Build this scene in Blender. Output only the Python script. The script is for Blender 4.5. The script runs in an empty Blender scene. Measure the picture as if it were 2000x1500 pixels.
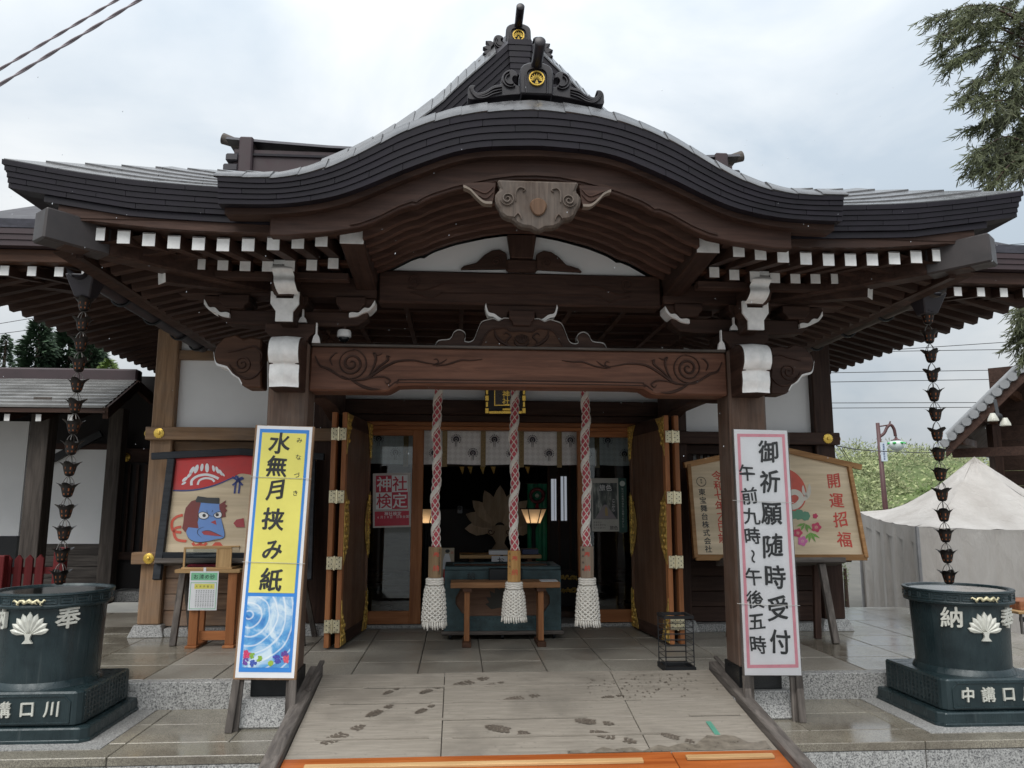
import bpy, bmesh, math, random
from mathutils import Vector, Matrix
R = math.radians
random.seed(11)
scene = bpy.context.scene
col = scene.collection

# ------------------------------------------------------------------ camera
CAM = Vector((-0.411, 0.0, 1.34)); FPX = 1506.4
YAW, PITCH, ROLL = R(3.994), R(8.80), R(0.123)
_f = Vector((math.sin(YAW)*math.cos(PITCH), math.cos(YAW)*math.cos(PITCH), math.sin(PITCH)))
_r0 = Vector((math.cos(YAW), -math.sin(YAW), 0)); _u0 = _r0.cross(_f)
_r = _r0*math.cos(ROLL)+_u0*math.sin(ROLL); _u = -_r0*math.sin(ROLL)+_u0*math.cos(ROLL)
cd = bpy.data.cameras.new("camera"); cam = bpy.data.objects.new("camera", cd); col.objects.link(cam)
cd.sensor_fit = 'HORIZONTAL'; cd.sensor_width = 36.0; cd.lens = FPX/2000*36.0
cd.clip_start = 0.05; cd.clip_end = 2000
cam.matrix_world = Matrix(((_r.x, _u.x, -_f.x, CAM.x), (_r.y, _u.y, -_f.y, CAM.y), (_r.z, _u.z, -_f.z, CAM.z), (0, 0, 0, 1)))
scene.camera = cam

# ------------------------------------------------------------------ world: overcast sky
SUN_AZ, SUN_EL = R(205), R(58)       # behind the camera, a little to the left, above the cloud
w = bpy.data.worlds.new("World"); scene.world = w; w.use_nodes = True
nt = w.node_tree; nt.nodes.clear(); N = nt.nodes.new; L = nt.links.new
out = N('ShaderNodeOutputWorld'); bg = N('ShaderNodeBackground'); L(bg.outputs[0], out.inputs[0])
sky = N('ShaderNodeTexSky'); sky.sky_type = 'NISHITA'; sky.sun_disc = False
sky.sun_elevation = SUN_EL; sky.sun_rotation = SUN_AZ; sky.air_density = 2.0; sky.dust_density = 4.0
tc = N('ShaderNodeTexCoord'); sep = N('ShaderNodeSeparateXYZ'); L(tc.outputs['Generated'], sep.inputs[0])
mp = N('ShaderNodeMapping'); mp.inputs['Scale'].default_value = (1.0, 1.0, 1.9); mp.inputs['Location'].default_value = (0.35, 0.1, 0.2); L(tc.outputs['Generated'], mp.inputs[0])
n1 = N('ShaderNodeTexNoise'); n1.inputs['Scale'].default_value = 2.1; n1.inputs['Detail'].default_value = 7; n1.inputs['Roughness'].default_value = 0.52; n1.inputs['Distortion'].default_value = 0.35; L(mp.outputs[0], n1.inputs[0])
cr = N('ShaderNodeValToRGB'); L(n1.outputs[0], cr.inputs[0])
cr.color_ramp.elements[0].position = 0.36; cr.color_ramp.elements[0].color = (0.585, 0.675, 0.77, 1)
cr.color_ramp.elements[1].position = 0.62; cr.color_ramp.elements[1].color = (0.96, 0.985, 1.0, 1)
ab = N('ShaderNodeMath'); ab.operation = 'ABSOLUTE'; L(sep.outputs[2], ab.inputs[0])
grad = N('ShaderNodeMath'); grad.operation = 'MULTIPLY_ADD'; L(ab.outputs[0], grad.inputs[0]); grad.inputs[1].default_value = 1.15; grad.inputs[2].default_value = 0.74
mul = N('ShaderNodeMix'); mul.data_type = 'RGBA'; mul.blend_type = 'MULTIPLY'; mul.inputs[0].default_value = 1.0
L(cr.outputs[0], mul.inputs[6]); L(grad.outputs[0], mul.inputs[7])
nsc = N('ShaderNodeMix'); nsc.data_type = 'RGBA'; nsc.blend_type = 'MULTIPLY'; nsc.inputs[0].default_value = 1.0
L(sky.outputs[0], nsc.inputs[6]); nsc.inputs[7].default_value = (0.09, 0.09, 0.09, 1)
mx = N('ShaderNodeMix'); mx.data_type = 'RGBA'; mx.inputs[0].default_value = 0.92
L(nsc.outputs[2], mx.inputs[6]); L(mul.outputs[2], mx.inputs[7]); L(mx.outputs[2], bg.inputs[0])
bg.inputs[1].default_value = 0.49
# soft sun through cloud
sd = bpy.data.lights.new("sun", 'SUN'); so = bpy.data.objects.new("sun", sd); col.objects.link(so)
sd.energy = 1.5; sd.angle = R(55); sd.color = (1.0, 0.97, 0.93)
sdir = Vector((math.sin(SUN_AZ)*math.cos(SUN_EL), math.cos(SUN_AZ)*math.cos(SUN_EL), math.sin(SUN_EL)))
so.rotation_euler = (-sdir).to_track_quat('-Z', 'Y').to_euler()
vs = scene.view_settings; vs.view_transform = 'Standard'; vs.look = 'None'; vs.exposure = 0.9; vs.gamma = 1.0; vs.use_curve_mapping = False
scene.cycles.use_denoising = True
scene.cycles.max_bounces = 8; scene.cycles.diffuse_bounces = 4; scene.cycles.glossy_bounces = 4; scene.cycles.transparent_max_bounces = 12

# ------------------------------------------------------------------ helpers: pixels -> place
def _ray(x, y): return _f + (x-1000)/FPX*_r - (y-750)/FPX*_u
def PY(x, y, Y): d = _ray(x, y); return CAM + d*((Y-CAM.y)/d.y)          # on the plane at depth Y
def PZ(x, y, z): d = _ray(x, y); return CAM + d*((z-CAM.z)/d.z)          # on a floor at height z
def PXp(x, y, X): d = _ray(x, y); return CAM + d*((X-CAM.x)/d.x)
def xz(pts, Y): return [(PY(x, y, Y).x, PY(x, y, Y).z) for x, y in pts]
ZT, ZP, ZG = 0.04, 0.205, -0.13                                        # terrace, platform, plaza heights

def cr_spline(p, n=6, closed=False):
    """Catmull-Rom through 2D/3D points."""
    q = [Vector(a) for a in p]; o = []
    m = len(q); rng = range(m if closed else m-1)
    for i in rng:
        if closed: a, b, c, d = q[(i-1) % m], q[i], q[(i+1) % m], q[(i+2) % m]
        else: a, b, c, d = q[max(i-1, 0)], q[i], q[i+1], q[min(i+2, m-1)]
        for k in range(n):
            t = k/n
            o.append(0.5*((2*b)+(c-a)*t+(2*a-5*b+4*c-d)*t*t+(3*b-a-3*c+d)*t**3))
    if not closed: o.append(q[-1].copy())
    return o
def interp(tab, x):
    x = abs(x)
    if x <= tab[0][0]: return tab[0][1]
    for (a, u), (b, v) in zip(tab, tab[1:]):
        if x <= b: return u+(v-u)*(x-a)/(b-a)
    return tab[-1][1]
def smooth_tab(tab, n=8):
    return [(p.x, p.y) for p in cr_spline([Vector((a, b)) for a, b in tab], n)]

# ------------------------------------------------------------------ mesh builder
class MB:
    def __init__(s): s.v = []; s.f = []
    def add(s, v, f):
        k = len(s.v); s.v += [tuple(p) for p in v]; s.f += [tuple(i+k for i in q) for q in f]; return s
    def box(s, x0, x1, y0, y1, z0, z1):
        if x0 > x1: x0, x1 = x1, x0
        if y0 > y1: y0, y1 = y1, y0
        if z0 > z1: z0, z1 = z1, z0
        return s.add([(x0, y0, z0), (x1, y0, z0), (x1, y1, z0), (x0, y1, z0), (x0, y0, z1), (x1, y0, z1), (x1, y1, z1), (x0, y1, z1)],
                     [(0, 3, 2, 1), (4, 5, 6, 7), (0, 1, 5, 4), (1, 2, 6, 5), (2, 3, 7, 6), (3, 0, 4, 7)])
    def hexa(s, p):  # 8 points: bottom 4 (ccw), top 4
        return s.add(p, [(0, 3, 2, 1), (4, 5, 6, 7), (0, 1, 5, 4), (1, 2, 6, 5), (2, 3, 7, 6), (3, 0, 4, 7)])
    def bar(s, a, b, wd, h, up=(0, 0, 1), taper=1.0):
        a = Vector(a); b = Vector(b); d = (b-a).normalized(); up = Vector(up)
        if abs(d.dot(up)) > 0.98: up = Vector((0, 1, 0))
        x = d.cross(up).normalized(); u = x.cross(d)
        P = []
        for q, t in ((a, 1), (b, taper)):
            P += [q-x*wd/2*t-u*h/2*t, q+x*wd/2*t-u*h/2*t, q+x*wd/2*t+u*h/2*t, q-x*wd/2*t+u*h/2*t]
        return s.add(P, [(3, 2, 1, 0), (4, 5, 6, 7), (0, 1, 5, 4), (1, 2, 6, 5), (2, 3, 7, 6), (3, 0, 4, 7)])
    def prism(s, poly, a, b, plane='XZ'):
        n = len(poly)
        ar = sum(poly[i][0]*poly[(i+1) % n][1]-poly[(i+1) % n][0]*poly[i][1] for i in range(n))
        if ar < 0: poly = poly[::-1]
        if plane == 'XZ': m = lambda p, t: (p[0], t, p[1])
        elif plane == 'YZ': m = lambda p, t: (t, p[0], p[1])
        else: m = lambda p, t: (p[0], p[1], t)
        v = [m(p, a) for p in poly]+[m(p, b) for p in poly]
        f = [tuple(range(n)), tuple(range(2*n-1, n-1, -1))]+[(i+n, (i+1) % n+n, (i+1) % n, i) for i in range(n)]
        return s.add(v, f)
    def tube(s, path, r, n=8, caps=True):
        P = [Vector(p) for p in path]; m = len(P); rr = r if isinstance(r, (list, tuple)) else [r]*m
        ring = []; prev = None
        for i in range(m):
            d = (P[min(i+1, m-1)]-P[max(i-1, 0)]); d = d.normalized() if d.length > 1e-9 else Vector((0, 0, 1))
            if prev is None:
                a = Vector((0, 0, 1)) if abs(d.z) < 0.9 else Vector((1, 0, 0)); x = d.cross(a).normalized()
            else:
                x = prev-d*prev.dot(d); x = x.normalized() if x.length > 1e-9 else d.orthogonal().normalized()
            prev = x; y = d.cross(x)
            ring.append([P[i]+(x*math.cos(2*math.pi*k/n)+y*math.sin(2*math.pi*k/n))*rr[i] for k in range(n)])
        v = [p for q in ring for p in q]
        f = [(i*n+k, i*n+(k+1) % n, (i+1)*n+(k+1) % n, (i+1)*n+k) for i in range(m-1) for k in range(n)]
        if caps: f += [tuple(range(n-1, -1, -1)), tuple((m-1)*n+k for k in range(n))]
        return s.add(v, f)
    def lathe(s, prof, n=24, c=(0, 0, 0), cap0=True, cap1=True, lobes=None):
        v = []
        for j, (r, z) in enumerate(prof):
            for k in range(n):
                a = 2*math.pi*k/n; rr = r*(lobes(a, j) if lobes else 1)
                v.append((c[0]+rr*math.cos(a), c[1]+rr*math.sin(a), c[2]+z))
        f = [(i*n+k, i*n+(k+1) % n, (i+1)*n+(k+1) % n, (i+1)*n+k) for i in range(len(prof)-1) for k in range(n)]
        if cap0: f.append(tuple(range(n-1, -1, -1)))
        if cap1: f.append(tuple((len(prof)-1)*n+k for k in range(n)))
        return s.add(v, f)
    def grid(s, rows, flip=False):
        m = len(rows[0]); v = [p for r_ in rows for p in r_]
        f = [(i*m+k, i*m+k+1, (i+1)*m+k+1, (i+1)*m+k) for i in range(len(rows)-1) for k in range(m-1)]
        if flip: f = [q[::-1] for q in f]
        return s.add(v, f)
    def band(s, curve, prof_fn):
        """closed profile swept: curve = list of params, prof_fn(t) -> list of 3D pts (closed loop)."""
        rows = [prof_fn(t) for t in curve]; n = len(rows[0]); v = [p for r_ in rows for p in r_]
        f = [(i*n+k, i*n+(k+1) % n, (i+1)*n+(k+1) % n, (i+1)*n+k) for i in range(len(rows)-1) for k in range(n)]
        f += [tuple(range(n-1, -1, -1)), tuple((len(rows)-1)*n+k for k in range(n))]
        return s.add(v, f)
    def ball(s, c, r, n=10, m=6, sc=(1, 1, 1)):
        v = [(c[0], c[1], c[2]-r*sc[2])]
        for i in range(1, m):
            t = -math.pi/2+math.pi*i/m
            for k in range(n):
                a = 2*math.pi*k/n; v.append((c[0]+r*sc[0]*math.cos(t)*math.cos(a), c[1]+r*sc[1]*math.cos(t)*math.sin(a), c[2]+r*sc[2]*math.sin(t)))
        v.append((c[0], c[1], c[2]+r*sc[2])); f = []
        for k in range(n): f.append((0, 1+(k+1) % n, 1+k))
        for i in range(m-2):
            for k in range(n): f.append((1+i*n+k, 1+i*n+(k+1) % n, 1+(i+1)*n+(k+1) % n, 1+(i+1)*n+k))
        t = len(v)-1
        for k in range(n): f.append((t, 1+(m-2)*n+k, 1+(m-2)*n+(k+1) % n))
        return s.add(v, f)
    def xf(s, M): s.v = [tuple(M @ Vector(p)) for p in s.v]; return s
    def mesh(s, name, bevel=0, seg=1, smooth=False, fixn=False):
        me = bpy.data.meshes.new(name); me.from_pydata(s.v, [], s.f); me.update()
        if bevel or fixn:
            bm = bmesh.new(); bm.from_mesh(me)
            if fixn: bmesh.ops.recalc_face_normals(bm, faces=bm.faces)
            if bevel:
                es = [e for e in bm.edges if len(e.link_faces) == 2 and e.calc_face_angle(0) > 0.5]
                if es: bmesh.ops.bevel(bm, geom=es, offset=bevel, segments=seg, affect='EDGES', clamp_overlap=True, profile=0.5)
            bm.to_mesh(me); bm.free()
        if smooth:
            me.polygons.foreach_set('use_smooth', [True]*len(me.polygons))
            if smooth != 1:
                bm = bmesh.new(); bm.from_mesh(me)
                for e in bm.edges:
                    if len(e.link_faces) == 2 and e.calc_face_angle(0) > R(smooth): e.smooth = False
                bm.to_mesh(me); bm.free()
        return me
    def build(s, name, mat, parent=None, bevel=0, seg=1, smooth=False, fixn=False):
        return link(name, s.mesh(name, bevel, seg, smooth, fixn), mat, parent)

def link(name, me, mat, parent=None, M=None):
    o = bpy.data.objects.new(name, me); col.objects.link(o)
    if mat is not None and (not me.materials or me.materials[0] is not mat) :
        if not me.materials: me.materials.append(mat)
    if M is not None: o.matrix_world = M
    if parent is not None: adopt(o, parent)
    return o
def wm(o):
    # world matrix from the parent chain (no depsgraph needed)
    return o.matrix_basis.copy() if o.parent is None else wm(o.parent) @ o.matrix_parent_inverse @ o.matrix_basis
def adopt(o, parent):
    o.parent = parent; o.matrix_parent_inverse = wm(parent).inverted()
def thing(name, label, cat, loc=(0, 0, 0), group=None):
    o = bpy.data.objects.new(name, None); o.empty_display_size = 0.1; col.objects.link(o); o.location = loc
    return tag(o, label, cat, group)
def tag(o, label, cat, group=None):
    o['label'] = label; o['category'] = cat
    if group: o['group'] = group
    return o
def struct(o): o['kind'] = 'structure'; return o
def copy_tree(o, parent=None):
    c = o.copy(); col.objects.link(c)
    if parent is not None: c.parent = parent; c.matrix_parent_inverse = o.matrix_parent_inverse.copy()
    for ch in list(o.children): copy_tree(ch, c)
    return c
def box(name, mat, parent, x0, x1, y0, y1, z0, z1, bevel=0.004):
    return MB().box(x0, x1, y0, y1, z0, z1).build(name, mat, parent, bevel)

# ------------------------------------------------------------------ text -> mesh
_tc = {}
def glyph(ch, bold=0.0, extrude=0.0):
    k = (ch, bold, extrude)
    if k in _tc: return _tc[k]
    c = bpy.data.curves.new("t", 'FONT'); c.body = ch; c.offset = bold; c.extrude = extrude; c.resolution_u = 3
    o = bpy.data.objects.new("t", c); col.objects.link(o)
    bpy.context.view_layer.update()
    me = bpy.data.meshes.new_from_object(o.evaluated_get(bpy.context.evaluated_depsgraph_get()))
    v = [tuple(p.co) for p in me.vertices]; f = [tuple(p.vertices) for p in me.polygons]
    bpy.data.objects.remove(o); bpy.data.curves.remove(c); bpy.data.meshes.remove(me)
    if v:
        xs = [p[0] for p in v]; ys = [p[1] for p in v]
        cx, cy = (min(xs)+max(xs))/2, (min(ys)+max(ys))/2; wd, ht = max(xs)-min(xs), max(ys)-min(ys)
        v = [(p[0]-cx, p[1]-cy, p[2]) for p in v]
    else: wd = ht = 0
    _tc[k] = (v, f, wd, ht); return _tc[k]

class Panel:
    """a flat board seen in the photo: four corners, its own distance; u to the right, v up (metres)."""
    def __init__(s, tl, tr, bl, br, Yt, Yb, Ytr=None, Ybr=None):
        TL, TR, BL, BR = PY(*tl, Yt), PY(*tr, Ytr or Yt), PY(*bl, Yb), PY(*br, Ybr or Yb)
        s.o = (BL+BR)/2; s.U = ((TR-TL)+(BR-BL))/2; s.V = ((TL-BL)+(TR-BR))/2
        s.w = s.U.length; s.h = s.V.length; s.u = s.U.normalized(); v = s.V.normalized()
        s.v = (v-s.u*v.dot(s.u)).normalized(); s.n = s.u.cross(s.v)           # n faces the camera (-Y)
        if s.n.y > 0: s.n = -s.n
    def p(s, a, b, off=0.0): return s.o+s.u*a+s.v*b+s.n*off
    def fr(s, x, y):                                                      # image fractions 0..1 from top-left
        return ((x-0.5)*s.w, (1-y)*s.h)
    def rect(s, mb, a0, a1, b0, b1, o0, o1):
        return mb.hexa([s.p(a0, b0, o0), s.p(a0, b0, o1), s.p(a1, b0, o1), s.p(a1, b0, o0), s.p(a0, b1, o0), s.p(a0, b1, o1), s.p(a1, b1, o1), s.p(a1, b1, o0)])
    def flat(s, mb, poly, off):
        v = [s.p(a, b, off) for a, b in poly]; return mb.add(v, [tuple(range(len(v)))])
    def frect(s, mb, a0, a1, b0, b1, off): return s.flat(mb, [(a0, b0), (a1, b0), (a1, b1), (a0, b1)], off)
    def stroke(s, mb, pts, wd, off, closed=False, taper=False):
        P = [Vector(p) for p in pts]; n = len(P); Lf = []; Rt = []
        for i in range(n):
            a = P[(i-1) % n] if closed or i > 0 else P[i]; b = P[(i+1) % n] if closed or i < n-1 else P[i]
            d = (b-a); d = d.normalized() if d.length > 0 else Vector((1, 0)); nn = Vector((-d.y, d.x))
            ww = wd/2*(1 if not taper else max(0.12, math.sin(math.pi*(i+0.5)/n)))
            Lf.append(P[i]+nn*ww); Rt.append(P[i]-nn*ww)
        v = [s.p(q.x, q.y, off) for q in Lf]+[s.p(q.x, q.y, off) for q in Rt]
        f = [(i, (i+1) % n, n+(i+1) % n, n+i) for i in range(n if closed else n-1)]
        return mb.add(v, f)
    def char(s, mb, ch, a, b, size, off, bold=0.0, rot=0.0, sx=1.0, ext=0.0, fit=True, brush=0.0, fat=0.0):
        if fat:
            for i_, (du, dw) in enumerate(((1, 0.35), (-1, -0.35), (0.25, -0.8), (-0.25, 0.8))):
                s.char(mb, ch, a+du*fat*size, b+dw*fat*size, size, off+0.0002*(i_+1), bold, rot, sx, ext, fit, brush*(1+0.15*i_))
        v, f, wd, ht = glyph(ch, bold, ext)
        k = size if not fit else size*0.93
        c, t = math.cos(rot), math.sin(rot); o = []
        for x, y, z in v:
            if brush: x, y = x+brush*math.sin(y*5.0+a*31), y+brush*1.2*x+brush*math.sin(x*4.0+b*17)
            x *= sx; x, y = x*c-y*t, x*t+y*c
            o.append(s.p(a+x*k, b+y*k, off+z*k))
        return mb.add(o, f)
    def vtext(s, mb, txt, a, b0, step, size, off, **k):
        for i, ch in enumerate(txt):
            if ch != ' ': s.char(mb, ch, a, b0-i*step, size, off, **k)
    def htext(s, mb, txt, a0, b, step, size, off, **k):
        for i, ch in enumerate(txt):
            if ch != ' ': s.char(mb, ch, a0+i*step, b, size, off, **k)

# ------------------------------------------------------------------ materials
def mat_base(name, rough=0.6, metal=0.0, spec=0.5):
    m = bpy.data.materials.new(name); m.use_nodes = True; t = m.node_tree; b = t.nodes['Principled BSDF']
    b.inputs['Roughness'].default_value = rough; b.inputs['Metallic'].default_value = metal; b.inputs['Specular IOR Level'].default_value = spec
    return m, t, b
def _coords(t, scale, rnd=True, world=False):
    tcn = t.nodes.new('ShaderNodeTexCoord'); mpn = t.nodes.new('ShaderNodeMapping'); mpn.inputs['Scale'].default_value = scale
    src = tcn.outputs['Object']
    if world:
        g = t.nodes.new('ShaderNodeNewGeometry'); src = g.outputs['Position']
    if rnd:
        oi = t.nodes.new('ShaderNodeObjectInfo'); ad = t.nodes.new('ShaderNodeVectorMath'); ad.operation = 'ADD'
        sc_ = t.nodes.new('ShaderNodeMath'); sc_.operation = 'MULTIPLY'; sc_.inputs[1].default_value = 37.0
        t.links.new(oi.outputs['Random'], sc_.inputs[0]); t.links.new(src, ad.inputs[0]); t.links.new(sc_.outputs[0], ad.inputs[1]); src = ad.outputs[0]
    t.links.new(src, mpn.inputs[0]); return mpn.outputs[0]
def _noise(t, vec, scale, detail=5, rough=0.55, dist=0.0):
    n = t.nodes.new('ShaderNodeTexNoise'); n.inputs['Scale'].default_value = scale; n.inputs['Detail'].default_value = detail
    n.inputs['Roughness'].default_value = rough; n.inputs['Distortion'].default_value = dist; t.links.new(vec, n.inputs[0]); return n.outputs[0]
def _ramp(t, val, stops):
    r = t.nodes.new('ShaderNodeValToRGB'); e = r.color_ramp.elements
    while len(e) < len(stops): e.new(0.5)
    for i, (p, c) in enumerate(stops): e[i].position = p; e[i].color = (*c, 1)
    t.links.new(val, r.inputs[0]); return r.outputs[0]
def _mix(t, fac, a, b, mode='MIX'):
    m = t.nodes.new('ShaderNodeMix'); m.data_type = 'RGBA'; m.blend_type = mode
    for s_, v in ((0, fac), (6, a), (7, b)):
        if isinstance(v, (int, float)): m.inputs[s_].default_value = v
        elif isinstance(v, tuple): m.inputs[s_].default_value = (*v, 1)
        else: t.links.new(v, m.inputs[s_])
    return m.outputs[2]
def _bump(t, b, h, strength, dist=0.01):
    n = t.nodes.new('ShaderNodeBump'); n.inputs['Strength'].default_value = strength; n.inputs['Distance'].default_value = dist
    t.links.new(h, n.inputs['Height']); t.links.new(n.outputs[0], b.inputs['Normal'])
def _map(t, v, a, b_, c, d):
    m = t.nodes.new('ShaderNodeMapRange'); 
    for i, x in enumerate((a, b_, c, d)): m.inputs[i+1].default_value = x
    t.links.new(v, m.inputs[0]); return m.outputs[0]
_wc = {}
def wood(c0, c1, axis='X', rough=0.65, grey=0.0, scale=1.0, spec=0.2):
    key = (c0, c1, axis, rough, grey, scale)
    if key in _wc: return _wc[key]
    m, t, b = mat_base('wood', rough, 0, spec)
    sc_ = {'X': (1.2, 16, 16), 'Y': (16, 1.2, 16), 'Z': (16, 16, 1.2)}[axis]
    v = _coords(t, tuple(x*scale for x in sc_))
    g = _noise(t, v, 2.2, 7, 0.62, 0.6)
    v2 = _coords(t, tuple(0.25*x*scale for x in sc_)); g2 = _noise(t, v2, 1.6, 4, 0.5, 1.2)
    c = _ramp(t, g, [(0.28, c0), (0.72, c1)])
    c = _mix(t, _map(t, g2, 0.35, 0.7, 0.0, 0.55), c, tuple(x*0.55 for x in c0))
    vb = _coords(t, (1, 1, 1)); bl = _noise(t, vb, 3.1, 4, 0.6)
    if grey:
        c = _mix(t, _map(t, bl, 0.42, 0.68, 0.0, grey), c, (0.20, 0.185, 0.17))
    oi = t.nodes.new('ShaderNodeObjectInfo'); hv = t.nodes.new('ShaderNodeHueSaturation')
    t.links.new(_map(t, oi.outputs['Random'], 0, 1, 0.82, 1.16), hv.inputs['Value']); t.links.new(c, hv.inputs['Color'])
    t.links.new(hv.outputs[0], b.inputs['Base Color'])
    t.links.new(_map(t, bl, 0.3, 0.7, rough-0.12, rough+0.12), b.inputs['Roughness'])
    _bump(t, b, g, 0.35, 0.004)
    _wc[key] = m; return m
def plain(name, c, rough=0.6, metal=0.0, var=0.12, scale=6.0, bump=0.0, spec=0.5, coat=0.0):
    m, t, b = mat_base(name, rough, metal, spec)
    v = _coords(t, (1, 1, 1)); n = _noise(t, v, scale, 5, 0.6)
    cc = _ramp(t, n, [(0.3, tuple(x*(1-var) for x in c)), (0.7, tuple(min(1, x*(1+var)) for x in c))])
    t.links.new(cc, b.inputs['Base Color']); t.links.new(_map(t, n, 0.3, 0.7, max(0.03, rough-0.1), min(1, rough+0.1)), b.inputs['Roughness'])
    if bump: _bump(t, b, _noise(t, v, scale*6, 4, 0.6), bump, 0.004)
    if coat: b.inputs['Coat Weight'].default_value = coat
    return m
def granite(name, base, speck, rough, wet=0.0, scale=140.0, stain=None):
    m, t, b = mat_base(name, rough, 0, 0.5)
    v = _coords(t, (1, 1, 1), rnd=False, world=True)
    n = _noise(t, v, scale, 3, 0.7); n2 = _noise(t, v, 1.7, 6, 0.62, 0.3); n3 = _noise(t, v, scale*0.35, 2, 0.5)
    c = _ramp(t, n, [(0.36, speck), (0.5, base), (0.66, tuple(min(1, x*1.5) for x in base))])
    c = _mix(t, _map(t, n3, 0.55, 0.7, 0, 0.5), c, tuple(x*0.5 for x in base))
    oi = t.nodes.new('ShaderNodeObjectInfo'); hv = t.nodes.new('ShaderNodeHueSaturation')
    t.links.new(_map(t, oi.outputs['Random'], 0, 1, 0.86, 1.10), hv.inputs['Value']); t.links.new(c, hv.inputs['Color']); c = hv.outputs[0]
    if stain: c = _mix(t, _map(t, n2, 0.42, 0.66, 0, 0.75), c, stain)
    t.links.new(c, b.inputs['Base Color'])
    if wet:
        t.links.new(_map(t, n2, 0.38, 0.60, rough, wet), b.inputs['Roughness'])
    _bump(t, b, n, 0.08, 0.002)
    return m
DK = (0.030, 0.017, 0.014)
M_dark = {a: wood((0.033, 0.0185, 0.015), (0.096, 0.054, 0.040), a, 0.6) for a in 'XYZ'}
M_brown = {a: wood((0.060, 0.029, 0.018), (0.150, 0.074, 0.045), a, 0.55) for a in 'XYZ'}
M_pillar = wood((0.075, 0.046, 0.034), (0.195, 0.120, 0.085), 'Z', 0.55, grey=0.25)
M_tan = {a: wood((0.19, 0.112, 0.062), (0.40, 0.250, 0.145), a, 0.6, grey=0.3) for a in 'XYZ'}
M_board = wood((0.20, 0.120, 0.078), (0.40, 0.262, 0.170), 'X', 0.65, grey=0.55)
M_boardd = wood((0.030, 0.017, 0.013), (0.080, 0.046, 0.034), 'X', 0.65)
M_orange = {a: wood((0.30, 0.110, 0.042), (0.52, 0.225, 0.095), a, 0.42) for a in 'XYZ'}
M_door = {a: wood((0.13, 0.068, 0.042), (0.26, 0.145, 0.09), a, 0.5) for a in 'XYZ'}
M_grey = {a: wood((0.060, 0.052, 0.048), (0.21, 0.185, 0.165), a, 0.75) for a in 'XYZ'}
M_gegyo = wood((0.075, 0.055, 0.044), (0.20, 0.152, 0.122), 'Z', 0.7, grey=0.5, scale=1.6)
M_light = {a: wood((0.42, 0.25, 0.11), (0.66, 0.44, 0.22), a, 0.55) for a in 'XYZ'}
M_pale = wood((0.60, 0.48, 0.32), (0.78, 0.65, 0.47), 'X', 0.6, scale=0.7)
M_ply = wood((0.26, 0.060, 0.014), (0.50, 0.155, 0.040), 'X', 0.35, scale=0.5)
M_white = plain('white_paint', (0.84, 0.84, 0.83), 0.6, var=0.14, scale=14, bump=0.15)
M_plaster = plain('plaster', (0.84, 0.845, 0.85), 0.85, var=0.05, scale=1.8)
M_roof = plain('dark_bronze_sheet', (0.028, 0.025, 0.032), 0.5, var=0.22, scale=5, bump=0.05)
M_fascia = plain('fascia_sheet', (0.0125, 0.0105, 0.016), 0.55, var=0.35, scale=7, bump=0.1, spec=0.28)
M_fasciab = plain('brown_sheet', (0.045, 0.028, 0.032), 0.6, var=0.2, scale=7)
M_tile = plain('wet_roof_tile', (0.085, 0.085, 0.088), 0.27, var=0.4, scale=14, bump=0.2)
M_tile2 = plain('wet_slate_course', (0.035, 0.034, 0.045), 0.10, var=0.4, scale=10, bump=0.15)
M_oni = plain('cast_ridge_ornament', (0.016, 0.0135, 0.017), 0.38, var=0.2, scale=12)
M_gold = plain('gilded_metal', (0.82, 0.55, 0.11), 0.30, 0.7, var=0.15, scale=20)
M_goldd = plain('old_gilt', (0.55, 0.36, 0.09), 0.36, 0.35, var=0.5, scale=45, bump=0.8)
M_brass = plain('brass_hinge', (0.80, 0.72, 0.50), 0.35, 1.0, var=0.12, scale=30)
M_iron = plain('black_iron', (0.018, 0.020, 0.022), 0.35, 0.6, var=0.3, scale=10)
M_black = plain('black_paint', (0.010, 0.011, 0.013), 0.55, var=0.3)
M_frame = wood((0.020, 0.023, 0.028), (0.050, 0.056, 0.066), 'X', 0.55)
def patina():
    m, t, b_ = mat_base('green_black_bronze', 0.32, 0.15, 0.5)
    v = _coords(t, (26, 26, 1.3)); st = _noise(t, v, 1.0, 5, 0.65, 0.4); v2 = _coords(t, (1, 1, 1)); n = _noise(t, v2, 5, 6, 0.65, 0.3); f_ = _noise(t, v2, 60, 4, 0.65)
    c = _ramp(t, n, [(0.32, (0.010, 0.021, 0.025)), (0.68, (0.026, 0.045, 0.050))])
    c = _mix(t, _map(t, st, 0.60, 0.78, 0, 0.55), c, (0.085, 0.105, 0.105)); c = _mix(t, _map(t, f_, 0.66, 0.74, 0, 0.35), c, (0.07, 0.06, 0.045))
    t.links.new(c, b_.inputs['Base Color']); t.links.new(_map(t, st, 0.35, 0.65, 0.18, 0.5), b_.inputs['Roughness']); _bump(t, b_, _noise(t, v2, 90, 4, 0.7), 0.35, 0.003); return m
M_patina = patina()
M_silver = plain('silver_leaf', (0.62, 0.62, 0.56), 0.5, 0.3, var=0.12, scale=16, bump=0.15)
M_copper = plain('rain_cup_bronze', (0.024, 0.021, 0.020), 0.42, 0.6, var=0.4, scale=30)
M_copperi = plain('rain_cup_copper', (0.26, 0.09, 0.035), 0.45, 0.5, var=0.5, scale=40)
M_chain = plain('chain_wire', (0.16, 0.15, 0.14), 0.45, 0.6)
M_stone = granite('granite_step', (0.34, 0.34, 0.33), (0.07, 0.07, 0.075), 0.55, scale=110)
M_pave = granite('wet_paving', (0.245, 0.225, 0.180), (0.12, 0.108, 0.09), 0.26, wet=0.05, scale=170, stain=(0.105, 0.088, 0.070))
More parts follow.
